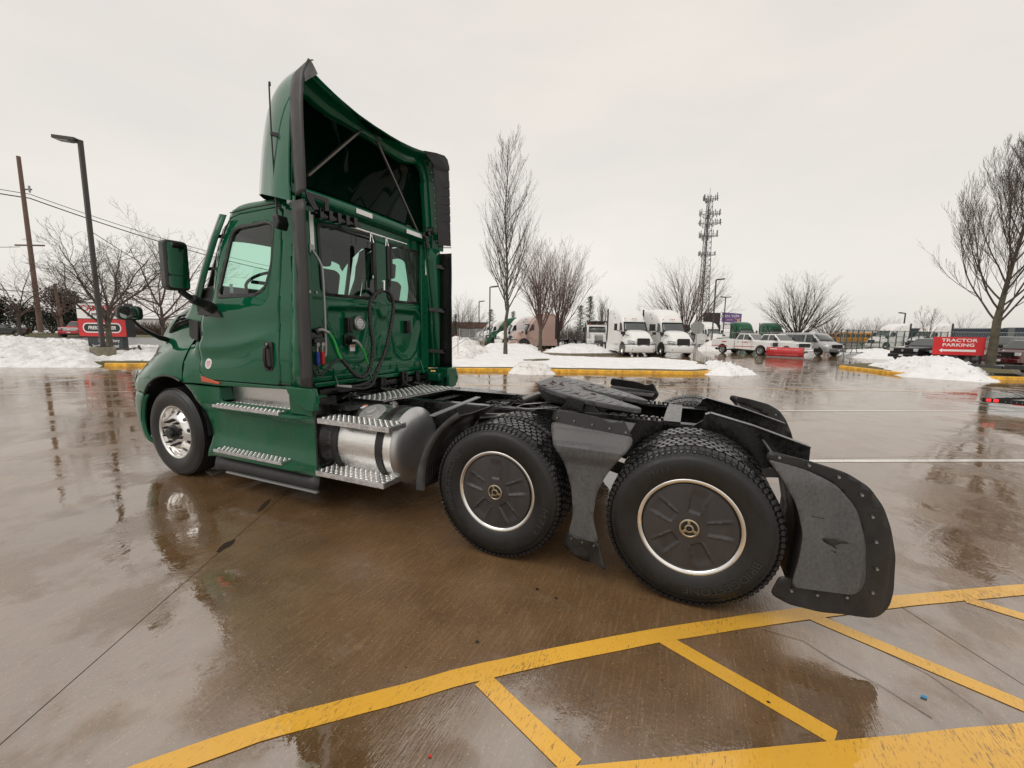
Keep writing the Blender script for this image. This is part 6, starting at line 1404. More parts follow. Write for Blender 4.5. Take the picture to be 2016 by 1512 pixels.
def pickup(kind, label, cat_, px_, dep, hd, group=None, sc=1., cap=False, service=False, paint='white', grill='black', long=5.9):
    t = thing(kind, label, cat_, (0, 0, 0), 0, group, sc); L = long; f = -L/2; r = L/2
    put_front(t, px_, dep, hd, L/2*sc)
    wx0, wx1 = f+.95, r-1.15; R_ = .40
    def arch(cx, n=9, r_=.50): return [(cx+r_*cos(pi-pi*i/(n-1)), .40+r_*sin(pi-pi*i/(n-1))) for i in range(n)]
    c0 = f+1.62; c1 = f+3.75 if not service else f+3.55   # cab from base of windscreen to back
    low = [(f+.04, .50), (f, .72), (f+.02, 1.12), (f+.12, 1.22), (c0-.15, 1.32), (c0, 1.36), (c1, 1.38), (c1+.02, 1.36), (r, 1.36), (r+.0, .60), (r-.1, .52)]
    prof = [(f+.05, .45)]+[(f+.0, .72), (f+.02, 1.10), (f+.14, 1.22), (c0-.15, 1.30), (c0, 1.34), (c1, 1.36)]+([(c1, .5)] if service else [(r, 1.36), (r, .55)]+list(reversed(arch(wx1))))+list(reversed(arch(wx0)))
    B('body', MB().prism(prof, -.98, .98, 'y'), paint, t, bevel=.06, bseg=3, smooth=40)
    # cabin: tapered greenhouse
    gh = [(c0-.02, 1.33, .93), (c0+.62, 1.90, .76), (c0+.80, 1.95, .74), (c1-.25, 1.95, .74), (c1-.02, 1.36, .93)]
    b = MB(); vs = [(x, -y, z) for x, z, y in gh]+[(x, y, z) for x, z, y in gh]; n = 5
    b.add(vs, [tuple(range(n)), tuple(range(2*n-1, n-1, -1))]+[(i, n+i, n+(i+1) % n, (i+1) % n) for i in range(n)]); B('cabin', b, paint, t, bevel=.05, bseg=3, smooth=40)
    B('windscreen', MB().add([(c0+.03, -.86, 1.375), (c0+.03, .86, 1.375), (c0+.60, .72, 1.885), (c0+.60, -.72, 1.885)], [(0, 1, 2, 3)]), 'wind', t, solid=.02, smooth=0, offset=0)
    for s in (-1, 1):
        def sw_(x0, x1, x2, x3, nm='side_window'):
            B(nm, MB().add([(x0, s*.925, 1.385), (x1, s*.925, 1.385), (x2, s*.772, 1.87), (x3, s*.772, 1.87)], [(0, 1, 2, 3)]), 'wind', t, solid=.02, smooth=0, offset=0)
        m_ = (c0+c1)/2+.12; sw_(c0+.22, m_-.03, m_-.03, c0+.72); sw_(m_+.05, c1-.16, c1-.34, m_+.05)
        for x in (m_, c0+.15): B('door_seam', MB().box(x-.008, x+.008, min(s*.975, s*.984), max(s*.975, s*.984), .55, 1.33), 'trim', t, smooth=0)
        for x in (m_-.25, c1-.35): B('door_handle', MB().box(x-.08, x+.08, min(s*.98, s*1.0), max(s*.98, s*1.0), 1.14, 1.17), 'trim', t, smooth=0)
        simple_wheel(t, wx0, s*.86, R_, .27, s, rr=.66, rimm='galv'); simple_wheel(t, wx1, s*.86, R_, .27, s, rr=.66, rimm='galv')
        B('headlamp', MB().box(f-.02, f+.20, min(s*.70, s*.975), max(s*.70, s*.975), .92, 1.14), 'lamp', t, bevel=.02)
        B('wing_mirror', MB().box(c0+.20, c0+.36, min(s*1.02, s*1.25), max(s*1.02, s*1.25), 1.36, 1.62).box(c0+.25, c0+.30, min(s*.9, s*1.05), max(s*.9, s*1.05), 1.38, 1.42), 'trim', t, bevel=.02)
        B('tail_lamp', MB().box(r-.02, r+.02, min(s*.86, s*.97), max(s*.86, s*.97), .95, 1.3), 'redlens', t, smooth=0) if not service else None
        if service: B('sill_stripe', MB().box(f+1.5, c1-.02, min(s*.982, s*.986), max(s*.982, s*.986), .70, .76), 'redpaint', t, smooth=0)
    g_ = B('grille', MB().box(f-.03, f+.05, -.68, .68, .80, 1.15), grill, t, bevel=.02)
    for k in range(3): B('grille_slat', MB().box(f-.045, f-.031, -.64, .64, .85+k*.10, .89+k*.10), 'trim' if grill != 'trim' else 'chrome', g_, smooth=0)
    B('badge', MB().cyl((f-.05, 0, .98), (f-.06, 0, .98), .09, n=16), 'chrome', g_)
    bm_ = B('bumper', MB().box(f-.16, f+.06, -.98, .98, .45, .72), 'chrome' if paint == 'white' else paint, t, bevel=.04, bseg=2)
    B('number_plate', MB().box(f-.175, f-.162, -.15, .15, .53, .67), 'signwhite', bm_, smooth=0)
    B('underbody', MB().box(f+.2, r-.2, -.80, .80, .32, .55), 'black', t, smooth=0)
    if service:
        for s in (-1, 1):
            b = MB().prism([(c1+.06, 1.42), (r+.1, 1.42), (r+.1, .62), (wx1+.55, .62)]+[(wx1+.52*cos(pi*i/8), .42+.52*sin(pi*i/8)) for i in range(9)]+[(c1+.06, .5)], min(s*.62, s*1.02), max(s*.62, s*1.02), 'y'); ub = B('service_box', b, 'white', t, bevel=.02)
            for xx in (c1+.15, c1+1.55):
                B('box_door', MB().box(xx, xx+.55, min(s*1.022, s*1.032), max(s*1.022, s*1.032), .85 if xx > c1+.5 else .6, 1.34), 'white', ub, bevel=.008)
            B('sill_stripe', MB().box(c1+.08, r+.08, min(s*1.022, s*1.026), max(s*1.022, s*1.026), .70, .76), 'redpaint', ub, smooth=0)
            yy = s*1.034
            B('box_print', MB().box(c1+.85, c1+1.35, min(yy, yy-.004), max(yy, yy-.004), 1.10, 1.20), 'stickred', ub, smooth=0)
        B('service_floor', MB().box(c1+.06, r+.1, -.62, .62, .7, .95), 'galv', t, smooth=0)
        B('tool_rack', MB().tube([(c1+.1, -.7, 1.42), (c1+.1, -.7, 1.98), (c1+.1, .7, 1.98), (c1+.1, .7, 1.42)], .03, 6).box(c1+.1, c1+.14, -.6, .6, 1.6, 1.9), 'trim', t)
        B('bottle', MB().cyl((c1+.5, -.3, .95), (c1+.5, -.3, 1.8), .12).cyl((c1+.85, -.2, .95), (c1+.85, -.2, 1.75), .12), 'greyplate', t)
        B('light_bar', MB().box(c0+.95, c0+1.15, -.5, .5, 1.96, 2.04), 'trim', t)
        dl = B('door_print', MB().box(c0+.55, c0+1.15, -.992, -.985, .98, 1.06), 'stickred', t, smooth=0)
        dl2 = text_mesh('door_lettering', 'CAMPBELL', .16, 'signred', t, Matrix(((-1, 0, 0, c0+.85), (0, 0, 1, .992), (0, 1, 0, 1.12), (0, 0, 0, 1))), ext=.002)
    else:
        B('bed_cavity', MB().box(c1+.12, r-.10, -.80, .80, 1.30, 1.385), 'black', t, smooth=0)
    if cap:
        b = MB(); vs = [(x, s*y, z) for s in (-1, 1) for x, z, y in ((c1+.03, 1.37, .93), (c1+.05, 1.95, .78), (r-.15, 1.93, .78), (r, 1.37, .93))]
        b.add(vs, [(0, 1, 2, 3), (7, 6, 5, 4), (0, 4, 5, 1), (1, 5, 6, 2), (2, 6, 7, 3)]); cp_ = B('bed_cap', b, paint, t, bevel=.05, bseg=2)
        for s in (-1, 1): B('side_window', MB().add([(c1+.2, s*.915, 1.46), (r-.3, s*.915, 1.46), (r-.4, s*.82, 1.82), (c1+.25, s*.82, 1.82)], [(0, 1, 2, 3)]), 'wind', cp_, solid=.02, smooth=0, offset=0)
    return t
sp = pickup('service_pickup', 'white service pickup with red stripe and toolboxes behind the snow plough', 'pickup', 1533, 36.5, -42, None, sc=1.0, service=True, long=6.0)
PL = thing('snow_plough', 'wide red snow plough blade on the nose of the white pickup', 'plough', tuple(at(1547, 660, 33.0).xy)+(.02,), radians(-28))
rows = [[(x, .22*((z-.45)/.45)**2-.25*abs(x)/1.2*0, z) for z in (.0, .15, .35, .6, .82)] for x in (-1.35, -.7, 0, .7, 1.35)]
B('plough_blade', MB().grid(rows), 'redpaint', PL, smooth=60, solid=.04); 
B('cutting_edge', MB().box(-1.35, 1.35, .17, .20, -.02, .10), 'steel', PL, smooth=0)
for x in (-1.0, -.5, 0, .5, 1.0): B('blade_rib', MB().box(x-.03, x+.03, .15, .35, .05, .75), 'redpaint', PL, smooth=0)
text_mesh('blade_lettering', 'BOSS', .16, 'signwhite', PL, Matrix(((1, 0, 0, -.85), (0, 0, -1, -.015), (0, 1, 0, .66), (0, 0, 0, 1))), ext=.002) if 0 else B('blade_print', MB().box(-1.05, -.55, .02, .04, .64, .70), 'signwhite', PL, smooth=0)
B('push_frame', MB().obox((-.4, .3, .3), (-.5, 1.3, .45), .08, .1).obox((.4, .3, .3), (.3, 1.3, .45), .08, .1), 'black', PL)
pickup('pickup', 'plain white pickup parked between the service pickup and the silver van', 'pickup', 1586, 35.2, -47, None, sc=.98)

def van(label, px_, dep, hd):
    t = thing('van', label, 'van', (0, 0, 0), 0); L = 5.5; f = -L/2; r = L/2; put_front(t, px_, dep, hd, L/2)
    def sec(x, zt, w, wt, zb=.42, zs=1.15): pts = [(0, zt), (wt*.6, zt-.01), (wt, zt-.08), (lerp(wt, w, .4), lerp(zt, zs, .45)), (w, zs), (w+.02, .75), (w, zb)]; return [(x, -y, z) for y, z in reversed(pts)]+[(x, y, z) for y, z in pts[1:]]
    S_ = [sec(f, .92, .80, .60, zs=.80), sec(f+.10, 1.08, .92, .78, zs=.95), sec(f+.65, 1.26, 1.0, .88, zs=1.08), sec(f+.95, 1.40, 1.02, .90), sec(f+1.35, 1.78, 1.02, .86), sec(f+1.75, 2.05, 1.02, .84), sec(f+2.1, 2.12, 1.02, .85), sec(r-.3, 2.12, 1.02, .85), sec(r, 2.0, 1.0, .82)]
    b = MB().grid(S_); k = len(S_[0]); n = len(b.v); b.f += [tuple(range(k)), tuple(range(n-k, n))]; B('body', b, 'silver', t, smooth=60)
    B('windscreen', MB().grid([[(lerp(f+.93, f+1.66, v)-.10*(1-(u/4)**2), u/4*lerp(.86, .74, v), lerp(1.42, 2.04, v)) for u in range(-4, 5)] for v in (0, .33, .66, 1)]), 'wind', t, solid=.02, offset=0)
    for s in (-1, 1):
        def yy(z): return s*(lerp(1.02, .90, max(0, (z-1.15)/.85))+.008)
        B('side_window', MB().add([(x, yy(z), z) for x, z in ((f+1.12, 1.30), (f+1.20, 1.42), (f+1.75, 1.92), (f+2.25, 1.92), (f+2.25, 1.22), (f+1.3, 1.22))], [tuple(range(6))]), 'wind', t, smooth=0)
        for x0, x1 in ((f+2.45, f+3.75), (f+3.85, r-.25)): B('side_window', MB().add([(x, yy(z), z) for x, z in ((x0, 1.25), (x0, 1.9), (x1, 1.9), (x1, 1.25))], [(0, 1, 2, 3)]), 'wind', t, smooth=0)
        simple_wheel(t, f+.95, s*.92, .36, .24, s, rr=.62); simple_wheel(t, r-1.05, s*.92, .36, .24, s, rr=.62)
        B('wheel_arch', MB().prism([(f+.95+.45*cos(a), .36+.45*sin(a)) for a in [pi*i/10 for i in range(11)]], min(s*1.0, s*1.036), max(s*1.0, s*1.036), 'y').prism([(r-1.05+.45*cos(a), .36+.45*sin(a)) for a in [pi*i/10 for i in range(11)]], min(s*1.0, s*1.036), max(s*1.0, s*1.036), 'y'), 'black', t, smooth=0)
        B('lower_trim', MB().box(f+1.4, r-1.5, min(s*1.03, s*1.045), max(s*1.03, s*1.045), .42, .66), 'trim', t, smooth=0)
        B('headlamp', MB().add([(f+.02, s*.80, .90), (f+.35, s*.985, 1.02), (f+.55, s*.985, 1.14), (f+.12, s*.72, 1.06)], [(0, 1, 2, 3)]), 'lamp', t, solid=.03, offset=0)
        B('wing_mirror', MB().box(f+1.15, f+1.3, min(s*1.08, s*1.3), max(s*1.08, s*1.3), 1.25, 1.6), 'trim', t, bevel=.03)
        B('door_seam', MB().box(f+2.33, f+2.35, min(s*1.03, s*1.037), max(s*1.03, s*1.037), .5, 1.2), 'trim', t, smooth=0)
    B('grille', MB().prism(rnd([(-.55, .72), (.55, .72), (.62, .98), (.45, 1.04), (-.45, 1.04), (-.62, .98)], .05, 3), f-.04, f+.1, 'x'), 'black', t)
    B('badge', MB().cyl((f-.045, 0, .88), (f-.06, 0, .88), .09, n=16), 'chrome', t)
    bu = B('bumper', MB().box(f-.09, f+.3, -.84, .84, .36, .64), 'greypaint', t, bevel=.05, bseg=3); B('number_plate', MB().box(f-.135, f-.122, -.16, .16, .48, .62), 'signwhite', bu, smooth=0)
    return t
van('silver passenger van at the right end of the parked white pickups', 1651, 36.6, -52)
pickup('pickup', 'black pickup parked left of the red direction sign', 'pickup', 1782, 28.2, -146, 'dark pickups facing left on the right side of the lot', sc=.88, paint='blackpaint')
pickup('pickup', 'black pickup mostly hidden behind the red direction sign', 'pickup', 1862, 26.8, -146, 'dark pickups facing left on the right side of the lot', sc=.80, paint='blackpaint')
pickup('pickup', 'dark grey pickup with bed cap behind the big right tree', 'pickup', 1925, 32, -146, 'dark pickups facing left on the right side of the lot', sc=1.0, paint='greypaint', cap=True)
pickup('pickup', 'maroon pickup cut off by the right edge of the frame', 'pickup', 1975, 23.5, -146, 'dark pickups facing left on the right side of the lot', sc=.86, paint='maroon')
# road traffic on the left
pickup('pickup', 'dark pickup tail at the left edge, driving along the road', 'pickup', -45, 68, 236, None, paint='blackpaint')
t = pickup('road_truck', 'red truck on the road, half hidden by the dealership sign', 'pickup', 137, 66, -42, None, sc=1.35, paint='redpaint', grill='chrome')

# low trailer tail entering at the right edge
t = thing('flatbed_trailer', 'black low trailer tail with lit red lamps at the right edge', 'trailer', tuple(ground(1930, 811).xy)+(0,), radians(-27))
dkk = MB().box(0, 3.2, 0, .06, .24, .34).box(0, .06, .06, 2.2, .24, .34).box(.06, 3.2, .06, 2.2, .30, .32); B('trailer_frame', dkk, 'black', t, bevel=.005)
for x in (.06, .17):
    B('tail_lamp', MB().box(x, x+.075, -.012, -.001, .265, .325), 'redlit', t, bevel=.004)
rt = None
for i in range(9):
    o = B('rivet', MB().cyl((0, -.008, 0), (0, 0, 0), .008, n=8), 'galv', t) if rt is None else link('rivet', rt.data, None, t, 0)
    rt = rt or o; o.location = (.35+i*.08, 0, .29)
B('reflective_strip', MB().box(.45, .95, -.006, -.001, .225, .245), 'redpaint', t, smooth=0); B('reflective_strip', MB().box(.97, 1.4, -.006, -.001, .225, .245), 'signwhite', t, smooth=0)
mesh_ = MB()
for i in range(26): x = .3+i*.1; mesh_.obox((x, .06, .36+.05*i*.3), (x+.35, 1.2, .44+.05*i*.3), .010, .010).obox((x+.35, .06, .40+.05*i*.3), (x, 1.2, .46+.05*i*.3), .010, .010)
stuff(B('ramp_mesh', mesh_, 'black', t)); B('ramp_frame', MB().obox((.2, .03, .33), (3.0, .03, .80), .04, .05), 'black', t)
t = thing('car_hauler', 'black equipment trailer with hanging chains beyond the low trailer', 'trailer', tuple(ground(1975, 746).xy)+(0,), radians(10))
B('trailer_deck', MB().box(0, 4.5, 0, 1.9, .42, .52).box(0, 4.5, 0, .05, .52, .60), 'black', t); B('tail_board', MB().box(-.03, .0, .1, 1.8, .42, .55), 'black', t)
cm = MB()
for k in range(3): cm.tube([(.2+.3*i, -.02, .42-.22*sin(pi*i/6)-.05*k) for i in range(7)], .014, 5)
B('chain', cm, 'steel', t)
for s in (.0, 1.9): simple_wheel(t, 2.4, s, .33, .22, -1 if s == 0 else 1)
# buses and trailers behind the fence
def bus(label, px_, dep, hd):
    t = thing('school_bus', label, 'bus', tuple(at(px_, 670, dep).xy)+(0,), radians(hd), 'school buses behind the fence')
    B('body', MB().box(-5, 5, -1.2, 1.2, .6, 2.9), 'busyellow', t, bevel=.15, bseg=3); B('roof', MB().box(-4.95, 4.95, -1.12, 1.12, 2.88, 3.02), 'signwhite', t, bevel=.08)
    for i in range(11):
        for s in (-1, 1): B('side_window', MB().box(-4.7+i*.86, -4.0+i*.86, min(s*1.19, s*1.21), max(s*1.19, s*1.21), 1.8, 2.5), 'wind', t, smooth=0)
    for z in (1.0, 1.35): B('side_rail', MB().box(-5, 5, -1.225, -1.2, z, z+.06), 'black', t, smooth=0)
    for x in (-3.2, 3.0): simple_wheel(t, x, -1.0, .48, .28, -1)
    return t
bus('yellow school bus behind the fence, right of the silver van', 1700, 92, -22); bus('second yellow school bus, farther behind the green fence', 1668, 104, -22)
t = thing('box_trailer', 'long dark blue box trailer above the parked cars on the right', 'trailer', tuple(at(1912, 665, 66).xy)+(0,), radians(-14))
B('trailer_body', MB().box(-8, 8, -1.25, 1.25, 1.2, 3.35), 'navy', t, smooth=0); B('roof_edge', MB().box(-8.02, 8.02, -1.27, 1.27, 3.35, 3.50), 'galv', t, smooth=0); B('corner_panel', MB().box(6.6, 7.4, -1.27, -1.25, 1.2, 3.35), 'galv', t, smooth=0)
for x in (-6, -4.8): simple_wheel(t, x, -1.1, .5, .28, -1)
t = thing('box_trailer', 'second dark blue trailer at the right edge behind the tree', 'trailer', tuple(at(2010, 665, 60).xy)+(0,), radians(-14))
B('trailer_body', MB().box(-1.6, 6, -1.25, 1.25, 1.2, 3.5), 'navy', t, smooth=0); B('corner_panel', MB().box(-1.62, -1.0, -1.27, -1.25, 1.2, 3.5), 'greypaint', t, smooth=0)
# ================= POLES, SIGNS, FENCES, TREES =================
def lampost(label, px_, ytop, dep, zb, arm, r=.10, pedestal=True, group='lamp posts of the lot', double=False):
    b = at(px_, 660, dep); top = at(px_, ytop, dep).z; t = thing('lamp_post', label, 'lamp post', (b.x, b.y, zb), 0, group); H = top-zb
    B('pole', MB().obox((0, 0, 0), (0, 0, H), r*1.7, r*1.7, up=(0, 1, 0)), 'bronze', t, smooth=0, bevel=.01)
    if pedestal: B('pedestal', MB().lathe([(0, 0), (.50, 0), (.52, -.02), (.52, -.8), (0, -.8)], n=8, axis='z'), 'conc', t, smooth=0); B('base_plate', MB().box(-.2, .2, -.2, .2, 0, .05), 'bronze', t)
    for s in ((-1, 1) if double else (arm,)):
        d = Vector((RT.x, RT.y, 0)).normalized()*s; L_ = abs(s)*1.0
        h = B('lamp_head', MB().obox((d.x*.1, d.y*.1, H-.02), (d.x*1.15, d.y*1.15, H+.10), .42, .16), 'bronze', t, smooth=0, bevel=.02)
        B('lens', MB().obox((d.x*.45, d.y*.45, H-.075), (d.x*1.08, d.y*1.08, H+.01), .34, .03), 'lamp', h, smooth=0)
    return t
t = lampost('tall bronze lamp post on a concrete pedestal before the dealership sign', 200, 297, 20.5, .70, -1)
lampost('lamp post with a single head, left of the billboard', 1402, 552, 58, 0, 1, r=.11, pedestal=False); lampost('distant double headed lamp post right beside the billboard', 1423, 586, 90, 0, 1, r=.12, pedestal=False, double=True)
lampost('slim lamp post above the green fence on the right', 1777, 617, 75, 0, -1, r=.10, pedestal=False); lampost('thin lamp post behind the left edge of the tall bare tree', 964, 566, 58, 0, 1, r=.08, pedestal=False)
lampost('thin distant lamp post close behind the cab, near the brick building', 943, 594, 85, 0, 1, r=.09, pedestal=False)
# utility poles and cables
def upole(label, px_, ytop, dep, zb, r, xarm=None, lean=0.):
    b = at(px_, 650, dep); top = at(px_, ytop, dep).z; t = thing('utility_pole', label, 'utility pole', (b.x, b.y, zb), 0, 'wooden utility poles along the road'); H = top-zb
    B('pole', MB().cyl((0, 0, 0), (lean, 0, H), r*1.15, r*.8, n=14), 'woodpole', t)
    d = Vector((RT.x, RT.y, 0)).normalized()
    for z, w in (xarm or []): B('cross_arm', MB().obox((-d.x*w, -d.y*w, z), (d.x*w, d.y*w, z), .18, .22), 'woodpole', t); B('insulator', MB().cyl((d.x*w*.8, d.y*w*.8, z+.1), (d.x*w*.8, d.y*w*.8, z+.5), .1, n=8), 'galv', t)
    return t, Vector((b.x, b.y, zb))
p1, q1 = upole('tall bare utility pole left of the lamp post, standing on the verge', 80, 325, 74, .7, .34, [(0, 0)][:0])

dR = Vector((RT.x, RT.y, 0)).normalized()
za = at(66, 384, 74).z-.7; zb_ = at(64, 487, 74).z-.7
B('cross_arm', MB().obox((0, 0, za), (dR.x*1.6, dR.y*1.6, za), .15, .2).obox((-dR.x*2.6, -dR.y*2.6, zb_), (dR.x*2.6, dR.y*2.6, zb_), .2, .25), 'woodpole', p1); B('insulator', MB().cyl((dR.x*1.2, dR.y*1.2, za-.5), (dR.x*1.2, dR.y*1.2, za+.6), .16, n=8), 'galv', p1)
upole('short leaning utility pole behind the lamp post', 123, 560, 74, .7, .26, [], lean=-.8)
def cable(label, a, b_, sag, r=.05, n=24):
    A = at(*a); Bb = at(*b_); P = [A.lerp(Bb, i/n)-Vector((0, 0, sag*4*(i/n)*(1-i/n))) for i in range(n+1)]; o = MB().tube([p-A for p in P], r, 5).build('cable', 'wire'); o.location = A; tag(o, label, 'cable', 'overhead cables along the road')
cable('upper overhead cable running from the tall utility pole to the cab', (58, 382, 74), (560, 530, 120), 1.2, .06); cable('lower of the paired overhead cables right of the tall pole', (58, 390, 74), (560, 538, 120), 1.2, .10)
cable('upper overhead cable leaving the frame left of the tall pole', (-200, 328, 60), (58, 382, 74), .3, .06); cable('lower overhead cable leaving the frame left of the tall pole', (-200, 338, 60), (58, 390, 74), .3, .10)
cable('single cable at the crossarm of the tall pole', (-160, 478, 70), (40, 486, 74), .3, .05); cable('thin slanting cable behind the lamp post and tree', (180, 456, 78), (420, 600, 110), .4, .06); cable('low overhead cable in front of the dark evergreens', (-60, 565, 80), (420, 590, 110), .6, .07)

# dealership sign
def board(t, name, poly, y0, y1, m, par=None, **k): return B(name, MB().prism(poly, y0, y1, 'y'), m, par or t, smooth=0, **k)
sgp = at(203, 660, 24.0); sg = thing('dealership_sign', 'red and white dealership sign on a dark base behind the lamp post', 'sign', (sgp.x, sgp.y, 0), -YAW+radians(-4))
bx = board(sg, 'sign_cabinet', rnd([(-1.55, 1.12), (1.55, 1.12), (1.55, 3.10), (-1.55, 3.10)], .12, 4), 0, .5, 'signblack')
board(sg, 'white_panel', rnd([(-1.50, 2.20), (1.50, 2.20), (1.50, 3.06), (-1.50, 3.06)], .05, 3), -.012, .01, 'signwhite'); board(sg, 'red_panel', rnd([(-1.50, 1.16), (1.50, 1.16), (1.50, 2.16), (-1.50, 2.16)], .12, 4), -.012, .01, 'signred')
def TX(par, txt, size, m, x, z, y=-.016, **k): return text_mesh('lettering', txt, size, m, par, Matrix(((1, 0, 0, x), (0, 0, -1, y), (0, 1, 0, z), (0, 0, 0, 1))), **k)
TX(sg, 'CAMPBELL', .46, 'signred', -.0, 2.78, bold=.012, sx=1.15); TX(sg, 'SUPPLY PLAZA', .28, 'signblack', .05, 2.40, bold=.006)
def oval(a, b_, zc, n=36): return [(a*cos(2*pi*i/n)*(1 if 1 else 0), zc+b_*sin(2*pi*i/n)) for i in range(n)]
def stad(a, b_, zc, n=12): return [(a-b_+b_*cos(pi/2-pi*i/n), zc+b_*sin(pi/2-pi*i/n)) for i in range(n+1)]+[(-(a-b_)-b_*cos(-pi/2+pi*i/n) if 0 else -(a-b_)+b_*cos(pi*1.5-pi*i/n), zc+b_*sin(pi*1.5-pi*i/n)) for i in range(n+1)]
board(sg, 'oval_border', stad(1.22, .29, 1.66), -.020, -.012, 'signwhite'); board(sg, 'oval', stad(1.14, .22, 1.66), -.026, -.020, 'signblack'); TX(sg, 'FREIGHTLINER', .27, 'signwhite', 0, 1.655, y=-.030, bold=.008, shear=.25)
board(sg, 'sign_base', [(-1.1, .2), (1.1, .2), (1.1, 1.12), (-1.1, 1.12)], .08, .42, 'signgrey'); TX(sg, '745 Cranbury', .24, 'signwhite', .25, .92, y=.070, bold=.004); TX(sg, 'South River Road', .24, 'signwhite', .0, .60, y=.070, bold=.004)

# red direction sign
a = ground(1840, 722); b_ = ground(1932, 727); 
pl, pr = at(1834, 700, 24.6), at(1936, 702, 23.6); ang = atan2(pr.y-pl.y, pr.x-pl.x); Wd = (pr-pl).xy.length
ds = thing('direction_sign', 'red sign reading TRACTOR PARKING with a white arrow pointing left', 'sign', ((pl.x+pr.x)/2, (pl.y+pr.y)/2, 0), ang)
zt = at(1885, 663.5, 24.1).z; zb2 = at(1885, 699, 24.1).z; hw = Wd/2
board(ds, 'sign_board', [(-hw, zb2), (hw, zb2), (hw, zt), (-hw, zt)], -.02, .02, 'signred'); H_ = zt-zb2
TX(ds, 'TRACTOR', H_*.24, 'signwhite', 0, zt-H_*.19, y=-.023, sx=1.3, bold=.004, ext=.001); TX(ds, 'PARKING', H_*.24, 'signwhite', -.02, zt-H_*.45, y=-.023, sx=1.3, bold=.004, ext=.001)
az = zt-H_*.75; board(ds, 'arrow', [(-hw*.74, az), (-hw*.62, az+H_*.115), (-hw*.62, az+H_*.05), (hw*.68, az+H_*.06), (hw*.68, az-H_*.06), (-hw*.62, az-H_*.05), (-hw*.62, az-H_*.115)], -.025, -.0205, 'signwhite')
for x in (-hw+.10, hw-.10): B('sign_post', MB().box(x-.05, x+.05, .02, .12, -.1, zt), 'signblack', ds, smooth=0)
# stop sign from behind
sp_ = ground(1368, 712); st = thing('stop_sign', 'back of an octagonal stop sign on a thin steel post', 'sign', (sp_.x, sp_.y, 0), radians(-8)); dst = (sp_-CP).dot(FW)
zc = at(1373, 645, dst).z; B('post', MB().box(-.025, .025, -.025, .025, 0, zc+.35), 'galv', st, smooth=0); B('sign_plate', MB().prism([(.40*cos(pi/8+pi/4*i)/cos(pi/8)*1.0, zc+.40*sin(pi/8+pi/4*i)/cos(pi/8)) for i in range(8)], .03, .04, 'y'), 'signback', st, smooth=0); B('sign_bolt', MB().cyl((0, -.03, zc+.2), (0, -.02, zc+.2), .02, n=8).cyl((0, -.03, zc-.2), (0, -.02, zc-.2), .02, n=8), 'steel', st)
# billboard pair
bp_ = at(1423, 630, 150); bb = thing('billboard', 'purple and white billboard beside its dark twin, above the trucks', 'billboard', (bp_.x, bp_.y, 0), -YAW*.2+radians(-8)); k_ = 150/FPX
z0, z1 = at(1437, 645, 150).z, at(1437, 615, 150).z; x0, x1 = (1421-1423)*k_, (1455-1423)*k_
board(bb, 'poster', [(x0, lerp(z0, z1, .36)), (x1, lerp(z0, z1, .30)), (x1, z1-.6), (x0, z1)], -.1, .3, 'purple'); board(bb, 'poster_footer', [(x0, z0), (x1, z0+.3), (x1, lerp(z0, z1, .29)), (x0, lerp(z0, z1, .35))], -.1, .3, 'signwhite')
TX(bb, 'SHEN YUN', 1.25, 'signwhite', (x0+x1)/2-.6, lerp(z0, z1, .74), y=-.13, bold=.02); TX(bb, 'JAN 20', .6, 'gold', (x0+x1)/2-.6, lerp(z0, z1, .50), y=-.13, bold=.02); TX(bb, 'State Theatre NJ', .55, 'signblack', (x0+x1)/2-.4, lerp(z0, z1, .22), y=-.13, bold=.02)
board(bb, 'dancer_print', [(x1-1.6, z1-4.2), (x1-1.2, z1-2.9), (x1-2.4, z1-2.2), (x1-.9, z1-2.6), (x1-.3, z1-2.0), (x1-.6, z1-3.2), (x1-.4, z1-4.4), (x1-1.0, z1-3.8)], -.13, -.105, 'gold')
board(bb, 'dark_board', [(x0-6.2, z0+.2), (x0-.5, z0), (x0-.5, z1-.2), (x0-6.2, z1)], .4, .9, 'billback'); B('post', MB().box(x0-.8, x0-.2, .3, .9, 0, z0+1), 'billback', bb); B('walkway', MB().box(x0-6, x1, -.6, -.1, z0-.3, z0-.15), 'billback', bb)

# cell tower
tp_ = at(1379, 650, 230); tw_ = thing('cell_tower', 'tall steel lattice mobile phone mast with clusters of antennas', 'tower', (tp_.x, tp_.y, 0), radians(15)); HT = at(1387, 392, 230).z
MT['tower'] = mat('hazed_tower_steel', (.16, .15, .15), .6, .3)  # distance haze is carried in the even grey of the steel
def hwid(z): return lerp(4.0, 1.7, min(1, z/(HT*.93)))
fr_ = MB(); legs = [(cos(a), sin(a)) for a in (radians(90), radians(210), radians(330))]
for lx, ly in legs: fr_.cyl((lx*hwid(0), ly*hwid(0), 0), (lx*hwid(HT*.95), ly*hwid(HT*.95), HT*.95), .22, .14, n=6)
B('tower_leg', fr_, 'tower', tw_)
br_ = MB(); nz_ = 24
for i in range(nz_):
    za_, zc_ = HT*.95*i/nz_, HT*.95*(i+1)/nz_
    for k in range(3):
        A, Bq = legs[k], legs[(k+1) % 3]; w0, w1 = hwid(za_), hwid(zc_)
        br_.obox((A[0]*w0, A[1]*w0, za_), (Bq[0]*w1, Bq[1]*w1, zc_), .11, .11).obox((Bq[0]*w0, Bq[1]*w0, za_), (A[0]*w1, A[1]*w1, zc_), .11, .11).obox((A[0]*w1, A[1]*w1, zc_), (Bq[0]*w1, Bq[1]*w1, zc_), .11, .11)
stuff(B('lattice_brace', br_, 'tower', tw_))
B('cable_ladder', MB().box(-.35, .35, -.2, .2, 0, HT*.9), 'tower', tw_)
